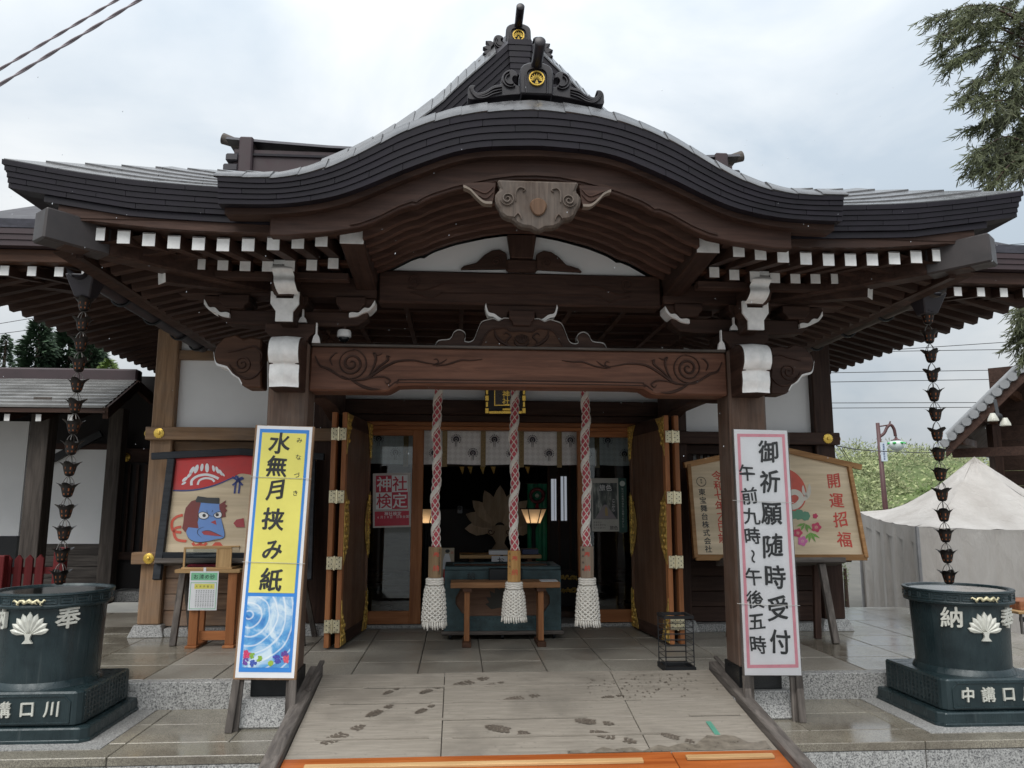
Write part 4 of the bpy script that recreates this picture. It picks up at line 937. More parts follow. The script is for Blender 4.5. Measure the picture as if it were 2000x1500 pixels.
RD = MB().band([-3.9, -3.3, -2.4, 0, 2.4, 3.3, 3.9], lambda x: [(x, 11.0, zrt-0.06+0.009*x*x), (x, 11.5, zrt-0.06+0.009*x*x), (x, 11.45, zrt+0.009*x*x), (x, 11.05, zrt+0.009*x*x)]).build('ridge_cap', M_roof, MR, fixn=True)
for dz in (0.16, 0.48): MB().box(-3.75, 3.75, 11.02, 11.05, zrt-dz, zrt-dz+0.035).build('ridge_band', M_fascia, MR)
for s in (-1, 1):
    MB().box(s*3.50, s*3.70, 10.98, 11.52, zrb-0.1, zrt+0.12).build('ridge_end', M_fasciab, MR, bevel=0.02)
    MB().tube([(s*3.6, 11.25, zrt+0.06), (s*4.02, 11.25, zrt+0.20)], [0.06, 0.085], 14).build('crown_tube', M_grey['X'], MR, smooth=50)
    for i in range(3): MB().box(s*3.70, s*(3.92-0.03*(i == 0)), 11.0, 11.4, zrt-0.26-0.16*i, zrt-0.14-0.16*i).build('ridge_end', M_roof, MR, bevel=0.02)
# ---- inside of the hall
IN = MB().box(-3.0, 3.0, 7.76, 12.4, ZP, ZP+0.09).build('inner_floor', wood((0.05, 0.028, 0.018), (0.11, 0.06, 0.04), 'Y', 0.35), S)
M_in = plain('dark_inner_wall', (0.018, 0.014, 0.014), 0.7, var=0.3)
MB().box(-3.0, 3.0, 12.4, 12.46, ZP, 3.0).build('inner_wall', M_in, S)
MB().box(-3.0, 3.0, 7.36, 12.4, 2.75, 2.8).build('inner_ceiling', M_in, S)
def _at(s, x, y):
    d = _ray(x, y); t = (s.o-CAM).dot(s.n)/d.dot(s.n); q = CAM+d*t-s.o
    return (q.dot(s.u), q.dot(s.v))
Panel.at = _at
def _k(s, x, y):
    a, b = s.at(x, y); c, e = s.at(x+1, y); return math.hypot(c-a, e-b)
Panel.k = _k
def _pts(s, pts): return [s.at(*p) for p in pts]
Panel.pts = _pts

# ================================================================== RAMP
rp = thing('wooden_ramp', 'grey weathered wooden ramp with side rails and wet footprints before the shrine entrance', 'ramp', (0, 4.6, ZT))
ry0, rz0, ry1, rz1 = 3.25, -0.105, 5.33, ZP+0.030
def rz(y): return rz0+(rz1-rz0)*(y-ry0)/(ry1-ry0)
def rampbox(mb, x0, x1, y0, y1, d0, d1): return mb.hexa([(x0, y0, rz(y0)+d0), (x1, y0, rz(y0)+d0), (x1, y1, rz(y1)+d0), (x0, y1, rz(y1)+d0), (x0, y0, rz(y0)+d1), (x1, y0, rz(y0)+d1), (x1, y1, rz(y1)+d1), (x0, y1, rz(y1)+d1)])
def ramp_mat():
    m, t, b = mat_base('weathered_ramp_board', 0.7, 0, 0.3)
    v = _coords(t, (2.0, 20, 20)); g = _noise(t, v, 2.5, 7, 0.65, 0.5)
    c = _ramp(t, g, [(0.3, (0.215, 0.192, 0.160)), (0.7, (0.325, 0.292, 0.248))])
    vw = _coords(t, (1, 1, 1), False, True); n = _noise(t, vw, 1.6, 6, 0.6, 0.4)
    c = _mix(t, _map(t, n, 0.50, 0.68, 0, 0.55), c, (0.155, 0.14, 0.12))
    fine = _noise(t, vw, 34, 3, 0.6); c = _mix(t, _map(t, fine, 0.62, 0.72, 0, 0.5), c, (0.15, 0.135, 0.12))
    t.links.new(c, b.inputs['Base Color']); t.links.new(_map(t, n, 0.4, 0.65, 0.75, 0.45), b.inputs['Roughness']); _bump(t, b, g, 0.25, 0.003); return m
M_ramp = ramp_mat()
rampbox(MB(), -1.27, 1.30, ry0+0.02, ry1-0.01, -0.05, -0.020).build('ramp_deck', M_grey['X'], rp)
ys = [4.22, 4.42, 4.64, 4.87, 5.10, ry1]
for i, (a, b) in enumerate(zip(ys, ys[1:])):
    for x0, x1 in ((-1.27, -0.48), (-0.477, 0.62), (0.623, 1.30)):
        dz = random.uniform(-0.002, 0.002); rampbox(MB(), x0+0.001, x1-0.001, a+0.002, b-0.002, -0.019+dz, 0.0+dz).build('plank', M_ramp, rp, bevel=0.002)
    if i:
        segs = [(-1.15, -0.55), (-0.42, 0.72)] if i % 2 else [(-0.98, 0.35), (0.95, 1.25)]
        for x0, x1 in segs: rampbox(MB(), x0, x1, a-0.006, a+0.008, 0.0015, 0.009).build('tread_strip', M_ramp, rp)
rampbox(MB(), -1.27, 0.72, ry0, 4.218, -0.019, 0.004).build('plywood_sheet', M_ply, rp, bevel=0.002)
rampbox(MB(), 0.725, 1.30, ry0, 4.218, -0.019, 0.002).build('plywood_sheet', M_ply, rp, bevel=0.002)
for x0, x1, y in ((-1.15, 0.55, 4.10), (0.78, 1.24, 4.12)): rampbox(MB(), x0, x1, y, y+0.035, 0.0045, 0.018).build('pale_batten', M_light['X'], rp, bevel=0.002)
for x0, x1 in ((-1.36, -1.275), (1.305, 1.385)):
    rampbox(MB(), x0, x1, ry0, 5.36, -0.06, 0.045).build('side_rail', M_grey['Y'], rp, bevel=0.006)
    rampbox(MB(), x0+0.052, x1, 4.95, 5.41, 0.0455, 0.062).build('side_rail', M_grey['Y'], rp, bevel=0.003)
rampbox(MB(), -1.25, 1.28, ry0, ry0+0.08, -0.06, -0.02).build('foot_batten', M_grey['X'], rp)
rampbox(MB(), 1.02, 1.05, 4.40, 4.56, 0.0015, 0.003).build('tape_strip', plain('green_tape', (0.10, 0.30, 0.22), 0.5), rp)
wp_ = [(0.18, 4.226)]+[(0.18+1.09*i/22, 4.25+0.05*i/22+0.10*math.exp(-((i-17)/3.2)**2)+0.022*math.sin(i*2.1)+0.014*math.sin(i*5.3)) for i in range(23)]+[(1.27, 4.226)]
MB().add([(x, y, rz(y)+0.0028) for x, y in wp_], [tuple(range(len(wp_)))]).build('wet_edge', plain('soaked_board', (0.175, 0.152, 0.122), 0.35, var=0.35, scale=22), rp, fixn=True)
# wet footprints on the ramp: thin films of water
M_wet = plain('water_mark', (0.125, 0.104, 0.084), 0.35, var=0.45, scale=90)
fpr = [(660, 1440, 60, 1.4), (735, 1392, 40, 1.45), (835, 1350, 30, 1.2), (910, 1335, 48, 0.9), (1010, 1365, 44, 0.5), (980, 1425, 55, -0.7), (825, 1388, 30, 1.4), (1150, 1410, 46, -0.4), (1185, 1437, 56, -0.9), (1190, 1362, 26, 0.4), (1315, 1440, 40, -1.0), (960, 1338, 26, 0.8), (760, 1352, 24, 1.4)]
fm = MB()
for x, y, ln, ang in fpr:
    q = None
    d = _ray(x, y)
    # meet the ramp plane
    sl = (rz1-rz0)/(ry1-ry0); t = (rz0+sl*(0-ry0)-CAM.z)/(d.z-sl*d.y)
    q = CAM+d*t; L_ = ln/FPX*q.y*1.25
    rp_ = random.Random(int(x+y)); ca, sa = math.cos(ang*0.6), math.sin(ang*0.6)
    for bar_ in range(11):
        u0 = -0.42+bar_*0.118
        if 0.28 < u0 < 0.46: continue
        hw0 = 0.19*math.sqrt(max(0.08, 1-((u0+0.06)/0.42)**2)) if u0 < 0.3 else 0.145*math.sqrt(max(0.1, 1-((u0-0.60)/0.19)**2))
        seg = []
        for k in range(6): vv_ = hw0*(-1+2*k/5)*rp_.uniform(0.92, 1.06); seg.append((u0+0.03*math.sin(k*1.3)+rp_.uniform(-0.012, 0.012), vv_))
        th_ = rp_.uniform(0.088, 0.112)
        ring = [(u_+th_/2, v_) for u_, v_ in seg]+[(u_-th_/2*rp_.uniform(0.4, 1.2), v_) for u_, v_ in seg[::-1]]
        vv = []
        for u_, v_ in ring:
            X_, Y_ = q.x+(u_*ca-v_*sa)*L_, q.y+(u_*sa+v_*ca)*L_; Y_ = min(max(Y_, 4.24), 5.30); vv.append((X_, Y_, rz(Y_)+0.0034))
        fm.add(vv, [tuple(range(len(vv)))])
random.seed(5)
for _ in range(150):
    x, y = random.gauss(1230, 70), random.uniform(4.9, 5.26); X_ = (x-893)/FPX*5.2-0.41; r_ = random.uniform(0.002, 0.007)
    if -1.2 < X_ < 1.25: fm.add([(X_+r_*math.cos(k), y+r_*1.4*math.sin(k), rz(y+r_*1.4*math.sin(k))+0.0034) for k in range(6)], [tuple(range(6))])
o = fm.build('water_marks', M_wet, rp); o['kind'] = 'stuff'

# ================================================================== SIGNBOARDS
def easel_board(name, label, P, leg, mat_edge, Yfoot):
    t = thing(name, label, 'sign', tuple(PY(*leg[0], Yfoot)))
    P.rect(MB(), -P.w/2, P.w/2, 0, P.h, -0.030, -0.004).build('board', mat_edge, t, bevel=0.003)
    for sx, foot in ((-1, leg[0]), (1, leg[1])):
        f_ = PZ(foot[0], foot[1], ZT); f_ = Vector((PY(*foot, Yfoot).x, Yfoot, ZT))
        top_ = P.p(sx*(P.w/2-0.025), P.h*0.5, -0.017)
        MB().bar(f_, P.p(sx*(P.w/2-0.02), 0.0, -0.017), 0.042, 0.035, up=(0, 1, 0)).build('leg', M_grey['Z'], t, bevel=0.003)
        bk = P.p(sx*(P.w/2-0.06), P.h*0.45, -0.034); MB().bar((f_.x-sx*0.03, Yfoot+0.03, ZT), bk, 0.03, 0.02, up=(0, 1, 0)).build('leg', M_grey['Z'], t)
    return t
P = Panel((487, 830), (604, 832), (455, 1327), (577, 1330), 4.85, 4.775)
ye = easel_board('signboard', 'tall leaning signboard with yellow poster and blue border before the porch pillar', P, [(447, 1422), (569, 1408)], M_tan['Z'], 4.765)
inset = 0.012
P.frect(MB(), -P.w/2+inset, P.w/2-inset, 0.012, P.h-0.004, -0.002).build('poster_paper', M_paper, ye)
hw = P.w/2
def yv(y): return P.at(530, y)[1]
blue = P.frect(MB(), -hw+0.030, hw-0.030, yv(1313), yv(838), -0.0005).build('blue_border', M_blue, ye)
P.frect(MB(), -hw+0.046, hw-0.046, yv(1158), yv(845), 0.001).build('yellow_field', M_yellow, ye)
def pond_mat():
    m, t, b = mat_base('pond_print', 0.45)
    v = _coords(t, (1, 1, 1), False); wv = t.nodes.new('ShaderNodeTexWave'); wv.wave_type = 'RINGS'; wv.rings_direction = 'SPHERICAL'
    wv.inputs['Scale'].default_value = 6.5; wv.inputs['Distortion'].default_value = 2.5; wv.inputs['Detail'].default_value = 2
    mpn = t.nodes.new('ShaderNodeMapping'); mpn.inputs['Location'].default_value = tuple(-x for x in P.p(-0.12, 0.36, 0)); t.links.new(v, mpn.inputs[0]); t.links.new(mpn.outputs[0], wv.inputs[0])
    n = _noise(t, v, 7, 4, 0.6, 0.5)
    c = _ramp(t, n, [(0.34, (0.03, 0.17, 0.50)), (0.5, (0.12, 0.38, 0.70)), (0.64, (0.62, 0.76, 0.86))])
    c = _mix(t, _map(t, wv.outputs[0], 0.84, 1.0, 0, 0.6), c, (0.86, 0.90, 0.93)); t.links.new(c, b.inputs['Base Color']); return m
P.frect(MB(), -hw+0.046, hw-0.046, yv(1304), yv(1165), 0.001).build('pond_picture', pond_mat(), ye)
random.seed(3)
for cx, cy, c, r_, n in ((-0.115, 0.085, (0.62, 0.06, 0.16), 0.022, 9), (-0.125, 0.045, (0.16, 0.07, 0.34), 0.022, 8), (-0.07, 0.035, (0.06, 0.11, 0.44), 0.018, 7), (0.065, 0.060, (0.07, 0.08, 0.42), 0.024, 9), (0.105, 0.085, (0.12, 0.06, 0.30), 0.016, 6), (0.125, 0.060, (0.66, 0.10, 0.16), 0.024, 9), (-0.04, 0.06, (0.25, 0.42, 0.05), 0.014, 6), (0.03, 0.035, (0.33, 0.48, 0.06), 0.012, 6), (-0.08, 0.075, (0.22, 0.40, 0.06), 0.012, 5)):
    mb = MB()
    for k in range(n*3):
        a, rr = random.uniform(0, 6.28), r_*math.sqrt(random.random()); x, y = cx+rr*math.cos(a), cy+rr*math.sin(a)
        y += yv(1304)-0.01; x = max(-hw+0.056, min(hw-0.056, x)); y = max(yv(1304)+0.010, y)
        s_ = 0.0075; P.flat(mb, [(x+s_*math.cos(t*1.2566+a), y+s_*math.sin(t*1.2566+a)) for t in range(5)], 0.002+0.00006*k)
    mb.build('printed_flowers', plain('flower_print', c, 0.5, var=0.35, scale=160), ye)
tx = MB(); kk = P.k(535, 1000)
for ch, x, y, sz in (('水', 547, 864, 47), ('無', 541, 911, 45), ('月', 537, 957, 44), ('挟', 534, 1014, 47), ('み', 533, 1074, 44), ('紙', 530, 1132, 47)):
    a, b = P.at(x, y); P.char(tx, ch, a, b, sz*kk*1.04, 0.0025, bold=0.005, fat=0.017, brush=0.028, sx=0.96)
for ch, x, y in (('み', 585, 860), ('な', 583, 893), ('づ', 580, 928), ('き', 577, 963)):
    a, b = P.at(x, y); P.char(tx, ch, a, b, 13*kk, 0.0025, bold=0.004, brush=0.03)
tx.build('lettering', M_ink, ye)
for y in (933, 1099): MB().tube([P.p(-hw-0.004, yv(y)+0.002, 0.006), P.p(0, yv(y), 0.0055), P.p(hw+0.004, yv(y)-0.002, 0.006)], 0.0016, 6).build('tie_wire', plain('clear_cord', (0.45, 0.45, 0.42), 0.4), ye)

P = Panel((1427, 838), (1536, 840), (1454, 1320), (1567, 1321), 4.85, 4.775)
we = easel_board('signboard', 'tall white signboard with pink border giving prayer reception hours', P, [(1463, 1392), (1566, 1399)], M_grey['Z'], 4.765)
hw = P.w/2
P.frect(MB(), -hw+0.006, hw-0.006, 0.004, P.h-0.002, -0.002).build('poster_paper', M_paper, we)
o4 = P.pts([(1437, 847), (1530, 848), (1561, 1304), (1457, 1305)]); i4 = P.pts([(1444, 854), (1523, 855), (1554, 1297), (1464, 1298)])
o4[0] = (-hw+0.026, o4[0][1]); o4[1] = (hw-0.024, o4[1][1]); o4[2] = (hw-0.022, o4[2][1]); o4[3] = (-hw+0.022, o4[3][1])
i4 = [(o4[0][0]+0.019, o4[0][1]-0.019), (o4[1][0]-0.019, o4[1][1]-0.019), (o4[2][0]-0.019, o4[2][1]+0.019), (o4[3][0]+0.019, o4[3][1]+0.019)]
mb = MB(); mb.add([P.p(*q, -0.0005) for q in o4+i4], [(0, 1, 5, 4), (1, 2, 6, 5), (2, 3, 7, 6), (3, 0, 4, 7)]).build('pink_border', M_pink, we)
tx = MB(); kk = P.k(1500, 1080)
for ch, x, y in (('御', 1500, 881), ('祈', 1503, 941), ('願', 1507, 1003), ('随', 1510, 1066), ('時', 1514, 1126), ('受', 1519, 1188), ('付', 1523, 1253)):
    a, b = P.at(x, y); P.char(tx, ch, a, b, 49*kk, 0.001, bold=0.004, fat=0.017, brush=0.026, sx=0.92)
for ch, x, y in (('午', 1459, 924), ('前', 1464, 968), ('九', 1468, 1008), ('時', 1470, 1047), ('～', 1471, 1087), ('午', 1472, 1126), ('後', 1475, 1171), ('五', 1478, 1214), ('時', 1481, 1259)):
    a, b = P.at(x, y); P.char(tx, ch, a, b, (36 if ch != '～' else 28)*kk, 0.001, bold=0.003, fat=0.015, brush=0.026, rot=R(-90) if ch == '～' else 0)
tx.build('lettering', M_ink, we)
M_film = bpy.data.materials.new('clear_film'); M_film.use_nodes = True
_t = M_film.node_tree; _t.nodes.clear(); _o = _t.nodes.new('ShaderNodeOutputMaterial'); _m = _t.nodes.new('ShaderNodeMixShader'); _a = _t.nodes.new('ShaderNodeBsdfTransparent'); _b = _t.nodes.new('ShaderNodeBsdfGlossy'); _f2 = _t.nodes.new('ShaderNodeFresnel')
_b.inputs['Roughness'].default_value = 0.15; _f2.inputs[0].default_value = 1.35; _n = _t.nodes.new('ShaderNodeTexNoise'); _n.inputs['Scale'].default_value = 18; _bp = _t.nodes.new('ShaderNodeBump'); _bp.inputs['Strength'].default_value = 0.5; _bp.inputs['Distance'].default_value = 0.01
_t.links.new(_n.outputs[0], _bp.inputs['Height']); _t.links.new(_bp.outputs[0], _b.inputs['Normal']); _t.links.new(_f2.outputs[0], _m.inputs[0]); _t.links.new(_a.outputs[0], _m.inputs[1]); _t.links.new(_b.outputs[0], _m.inputs[2]); _t.links.new(_m.outputs[0], _o.inputs[0])
P.frect(MB(), -hw-0.002, hw+0.004, -0.07, P.h+0.001, 0.0045).build('plastic_film', M_film, we)
for y in (980, 1181): b = P.at(1500, y)[1]; MB().tube([P.p(-hw-0.02, b+0.006, -0.008), P.p(-hw, b+0.004, 0.008), P.p(0, b, 0.0075), P.p(hw+0.006, b-0.003, 0.007)], 0.0016, 6).build('tie_wire', plain('clear_cord', (0.5, 0.5, 0.48), 0.4), we)

# ================================================================== PAINTED BOARDS AGAINST THE WALL
Q4 = lambda x, y: (250+x*0.2, 820+y*0.2)
P = Panel((343, 893), (615, 893), (316, 1082), (602, 1085), 6.90, 6.72)
em = thing('painted_board', 'wooden votive board painted with a blue beaked face in a black frame', 'painting', tuple(P.p(0, -0.7, 0)*1.0))
em.location = (P.p(0, 0).x, 6.6, ZP)
P.rect(MB(), -P.w/2, P.w/2, 0, P.h+0.02, -0.03, -0.003).build('board', M_pale, em)
def pp(mb, pts, off): return P.flat(mb, P.pts([Q4(*q) for q in pts]), off)
def spl(pts, n=5, closed=False): return [(q.x, q.y) for q in cr_spline(pts, n, closed)]
pp(MB(), [(462, 360), (1150, 340), (1800, 360), (1780, 690), (1600, 650), (1250, 545)]+spl([(1130, 525), (1080, 530), (1000, 575), (850, 630), (700, 668), (560, 682), (440, 682)]), 0.0).build('painted_red_field', M_red, em)
wt = MB()
for i, (x, y, r_, ang) in enumerate(((545, 620, 26, 60), (557, 580, 36, 50), (600, 540, 34, 40), (625, 495, 44, 30), (668, 480, 46, 20), (722, 465, 38, 8), (772, 470, 46, 0), (835, 475, 32, -12), (872, 490, 36, -20), (905, 515, 34, -30), (930, 535, 22, -40))):
    a = R(ang); pts = []
    for k in range(12):
        t = 2*math.pi*k/12; u, v = 0.42*r_*math.cos(t), r_*math.sin(t); pts.append((x+u*math.cos(a)-v*math.sin(a)*1, y+u*math.sin(a)+v*math.cos(a)))
    pp(wt, pts, 0.0012)
P.stroke(wt, P.pts([Q4(*q) for q in spl([(620, 640), (625, 590), (680, 550), (760, 535), (830, 550), (885, 575)])]), 0.022, 0.0012)
P.stroke(wt, P.pts([Q4(*q) for q in spl([(680, 635), (700, 590), (760, 570), (820, 580), (845, 605)])]), 0.018, 0.0012)
ey = [[(690, 920), (730, 900), (780, 920), (785, 950), (750, 970), (700, 958)], [(838, 930), (870, 905), (905, 900), (918, 925), (905, 955), (860, 958)]]
wt.build('painted_white', M_paper, em)
bl = MB(); P.stroke(bl, P.pts([Q4(*q) for q in spl([(440, 690), (600, 690), (760, 665), (900, 620), (1000, 575), (1080, 555)])]), 0.012, 0.0016)
for st in ([(1015, 560), (1070, 590), (1120, 640)], [(1050, 545), (1090, 600), (1080, 720)], [(1120, 560), (1060, 600), (1040, 720)], [(1020, 640), (1070, 600), (1130, 570)]): P.stroke(bl, P.pts([Q4(*q) for q in spl(st)]), 0.016, 0.0018)
bl.build('painted_cord', plain('navy_paint', (0.03, 0.05, 0.22), 0.5), em)
pp(MB(), spl([(695, 815), (890, 815), (905, 940), (930, 1040), (938, 1148), (860, 1165), (760, 1190), (680, 1195), (600, 1160), (570, 1100), (600, 1040), (680, 1000), (690, 920)], 4, True), 0.0024).build('painted_face', plain('blue_paint', (0.13, 0.27, 0.62), 0.5, var=0.08), em)
hr = MB(); pp(hr, [(665, 780), (620, 795), (590, 830), (565, 860), (548, 930), (540, 1010), (530, 1060), (560, 1100), (590, 1050), (690, 1060), (680, 1000), (690, 900), (712, 815)], 0.0030); pp(hr, [(890, 830), (960, 785), (945, 820), (970, 840), (950, 860), (970, 885), (950, 905), (955, 945), (915, 955), (918, 910), (895, 880)], 0.0030)
hr.build('painted_hair', plain('maroon_paint', (0.20, 0.045, 0.04), 0.6), em)['kind'] = 'stuff'
bk = MB(); pp(bk, [(660, 785), (682, 745), (780, 760), (893, 762), (890, 822), (780, 815), (665, 805)], 0.0036)
for e_ in ey: P.stroke(bk, P.pts([Q4(*q) for q in spl(e_, 4, True)]), 0.006, 0.0044, closed=True)
for cx, cy in ((745, 935), (872, 928)): pp(bk, [(cx+17*math.cos(t*math.pi/6), cy+17*math.sin(t*math.pi/6)) for t in range(12)], 0.0046)
for st in ([(570, 1100), (600, 1165), (680, 1195), (800, 1185), (938, 1150), (930, 1040), (905, 960)], [(745, 1045), (690, 1070), (680, 1110), (720, 1150)], [(770, 880), (785, 930), (840, 945)], [(830, 880), (820, 905)], [(720, 1090), (800, 1085), (935, 1145)]): P.stroke(bk, P.pts([Q4(*q) for q in spl(st)]), 0.005, 0.0044, taper=True)
bk.build('painted_outline', M_ink, em)
ew = MB()
for e_ in ey: pp(ew, spl(e_, 4, True), 0.0040)
ew.build('painted_eye', M_paper, em)
mo = MB(); pp(mo, [(720, 1095), (760, 1083), (830, 1095), (930, 1140), (820, 1130), (740, 1122)], 0.0040); pp(mo, [(808, 1000), (855, 980), (866, 1028)], 0.0040)
pp(mo, [(1030, 1010), (1060, 975), (1130, 960), (1140, 1050), (1060, 1050)], 0.003); mo.build('painted_beak', plain('dull_red_paint', (0.40, 0.05, 0.06), 0.55), em)
rk = MB()
for st in ([(535, 930), (470, 950), (430, 1000), (440, 1080), (520, 1100)], [(520, 1045), (460, 1060), (450, 1110), (480, 1170), (570, 1185)], [(630, 1200), (660, 1230), (720, 1200)], [(700, 1200), (730, 1230), (770, 1200)]): P.stroke(rk, P.pts([Q4(*q) for q in spl(st)]), 0.022, 0.0012)
pp(rk, [(820, 1230), (850, 1195), (900, 1195), (930, 1235)], 0.0012); rk.build('painted_ribbon', plain('scarlet_paint', (0.62, 0.09, 0.05), 0.55), em)
def fb(p0, p1, w_, name='frame_bar'):
    a, b = P.at(*p0), P.at(*p1); return MB().bar(P.p(*a, 0.012), P.p(*b, 0.012), w_, 0.06, up=(0, 0, 1) if abs(b[0]-a[0]) > abs(b[1]-a[1]) else (0, 1, 0)).build(name, M_frame, em, bevel=0.004)
fb((298, 892), (470, 883), 0.05); fb((468, 883), (634, 893), 0.05)
lft = fb((337, 898), (308, 1133), 0.062); fb((612, 900), (604, 1133), 0.05); fb((318, 1086), (606, 1088), 0.05); 
a = P.at(318, 1095)
P.rect(MB(), -P.w/2-0.02, P.w/2, P.at(400, 1103)[1], P.at(400, 1093)[1], -0.05, 0.09).build('ledge', M_grey['X'], em, bevel=0.004)
for fx, tx_ in (((337, 1262), (357, 1100)), ((590, 1262), (585, 1100))):
    t0 = P.p(*P.at(*tx_), -0.02); f0 = PZ(*fx, ZP); MB().bar((f0.x, f0.y, ZP), (t0.x, t0.y+0.02, t0.z), 0.05, 0.04, up=(0, 1, 0)).build('leg', M_grey['Z'], em, bevel=0.003)
    MB().bar((f0.x+0.02, 6.98, ZP), (t0.x, t0.y+0.03, t0.z), 0.04, 0.03, up=(0, 1, 0)).build('leg', M_grey['Z'], em)

Q7 = lambda x, y: (1320+x*0.2, 860+y*0.2)
P = Panel((1345, 909), (1662, 911), (1360, 1090), (1690, 1090), 6.78, 6.60)
e2 = thing('votive_board', 'large pale wooden votive board with red and black characters on a trestle', 'votive board', (P.p(0, 0).x, 6.6, ZP))
board = P.pts([(1346, 908), (1505, 876), (1660, 911), (1690, 1090), (1360, 1090)])
mb = MB(); v = [P.p(*q, -0.025) for q in board]+[P.p(*q, 0.0) for q in board]; mb.add(v, [(4, 3, 2, 1, 0), (5, 6, 7, 8, 9)]+[(i, (i+1) % 5, 5+(i+1) % 5, 5+i) for i in range(5)]).build('board', M_pale, e2, fixn=True)
def fb2(p0, p1, w_, d=0.05, mat=None):
    a, b = P.at(*p0), P.at(*p1); return MB().bar(P.p(*a, 0.006), P.p(*b, 0.006), w_, d, up=(0, 0, 1) if abs(b[0]-a[0]) > abs(b[1]-a[1]) else (0, 1, 0)).build('frame_bar', mat or wood((0.30, 0.15, 0.06), (0.50, 0.29, 0.13), 'X', 0.55), e2, bevel=0.003)
fb2((1335, 909), (1506, 873), 0.045); fb2((1504, 873), (1681, 913), 0.045)
fb2((1344, 908), (1358, 1090), 0.035); fb2((1657, 912), (1690, 1090), 0.035); fb2((1358, 1089), (1692, 1089), 0.035)
rd = MB(); kk = P.k(1500, 1000)
for ch, x, y in zip('令和七年乙巳歳', (1400, 1403, 1405, 1407, 1410, 1412, 1413), (929, 948, 968, 988, 1010, 1030, 1051)): P.char(rd, ch, *P.at(x, y), 22*kk, 0.0012, bold=0.0, fat=0.014, brush=0.03)
rd.build('red_lettering', M_verm, e2); rd = MB()
for ch, x, y in zip('開運招福', (1628, 1634, 1641, 1649), (939, 978, 1014, 1054)): P.char(rd, ch, *P.at(x, y), 33*kk, 0.0012, bold=0.0, fat=0.016, brush=0.03, sx=0.95)
rd.build('red_lettering', M_verm, e2)
bk = MB()
for i, ch in enumerate('東宝舞台株式会社'): P.char(bk, ch, *P.at(1371+i*1.8, 961+i*15.9), 15*kk, 0.0012, fat=0.014)
c0 = P.at(1369.6, 941); P.stroke(bk, [(c0[0]+0.042*math.cos(t*math.pi/12), c0[1]+0.042*math.sin(t*math.pi/12)) for t in range(24)], 0.005, 0.0012, closed=True)
P.char(bk, '東', c0[0], c0[1]+0.017, 0.022, 0.0012, bold=0.01); P.char(bk, '宝', c0[0], c0[1]-0.006, 0.022, 0.0012, bold=0.01)
for i, ch in enumerate('TOHO STAGE'):
    if ch != ' ': t = R(-150+12.5*i); P.char(bk, ch, c0[0]+0.040*math.cos(t), c0[1]+0.034*math.sin(t)-0.002, 0.012, 0.0013, bold=0.01)
bk.build('black_lettering', M_ink, e2)
c1 = P.at(1533, 958); sun = MB(); P.flat(sun, [(c1[0]+0.195*math.cos(t*math.pi/20), c1[1]+0.205*math.sin(t*math.pi/20)) for t in range(40)], 0.001); sun.build('painted_sun', plain('sun_paint', (0.55, 0.085, 0.05), 0.5, var=0.35, scale=3), e2)
sn = MB(); P.stroke(sn, P.pts([Q7(*q) for q in spl([(1100, 520), (1160, 505), (1210, 530), (1225, 580), (1190, 630), (1140, 650), (1100, 640)])]), 0.050, 0.002)
P.stroke(sn, P.pts([Q7(*q) for q in spl([(1215, 600), (1270, 560), (1300, 500), (1305, 420)])]), 0.04, 0.0022, taper=True); P.stroke(sn, P.pts([Q7(*q) for q in spl([(1240, 440), (1250, 510), (1290, 560)])]), 0.03, 0.0022, taper=True)
sn.build('painted_ring', plain('pale_paint', (0.62, 0.58, 0.50), 0.6), e2)
def blob(x, y, r_, n=5, k=0.25): return [Q7(x+r_*(1+k*math.cos(n*t*math.pi/20))*math.cos(t*math.pi/20), y+r_*(1+k*math.cos(n*t*math.pi/20))*math.sin(t*math.pi/20)) for t in range(40)]
gm = MB()
for x, y, r_ in ((1200, 725, 50), (1265, 740, 45), (1150, 730, 40)): P.flat(gm, P.pts(blob(x, y, r_, 7, 0.05)), 0.0026+x*1e-7)
gm.build('painted_pine', plain('pine_paint', (0.10, 0.26, 0.16), 0.55), e2)
lv = MB()
for x, y, an, L_ in ((1260, 810, 200, 90), (1260, 810, 240, 90), (1265, 815, 285, 90), (1260, 815, 320, 90), (1310, 900, 300, 110), (1310, 900, 330, 110), (1310, 900, 265, 100), (1310, 900, 235, 90)):
    d_ = Vector((math.cos(R(an)), -math.sin(R(an)))); n_ = Vector((-d_.y, d_.x)); c_ = Vector((x, y))
    P.flat(lv, P.pts([Q7(*(c_)), Q7(*(c_+d_*L_*0.5+n_*13)), Q7(*(c_+d_*L_)), Q7(*(c_+d_*L_*0.5-n_*13))]), 0.0032+an*1e-6)
lv.build('painted_leaves', plain('leaf_paint', (0.16, 0.36, 0.06), 0.55, var=0.3), e2)
M_plum = plain('plum_paint', (0.50, 0.035, 0.10), 0.55)
for x, y, r_ in ((1190, 905, 42), (1370, 850, 45), (1360, 740, 24)): P.flat(MB(), P.pts(blob(x, y, r_, 5, 0.14)), 0.0040+x*1e-7).build('painted_plum', M_plum, e2)
fl = MB(); P.flat(fl, P.pts(blob(1235, 985, 45, 5, 0.14)), 0.0044); fl.build('painted_plum', plain('pink_paint', (0.60, 0.14, 0.36), 0.55), e2)
fl = MB()
for x, y in ((1190, 905), (1370, 850), (1235, 985)):
    for k in range(10): t = k*math.pi/5; P.flat(fl, P.pts([Q7(x+6*math.cos(t-0.3), y+6*math.sin(t-0.3)), Q7(x+24*math.cos(t), y+24*math.sin(t)), Q7(x+6*math.cos(t+0.3), y+6*math.sin(t+0.3))]), 0.0050)
fl.build('painted_stamens', plain('cream_paint', (0.75, 0.60, 0.42), 0.55), e2)
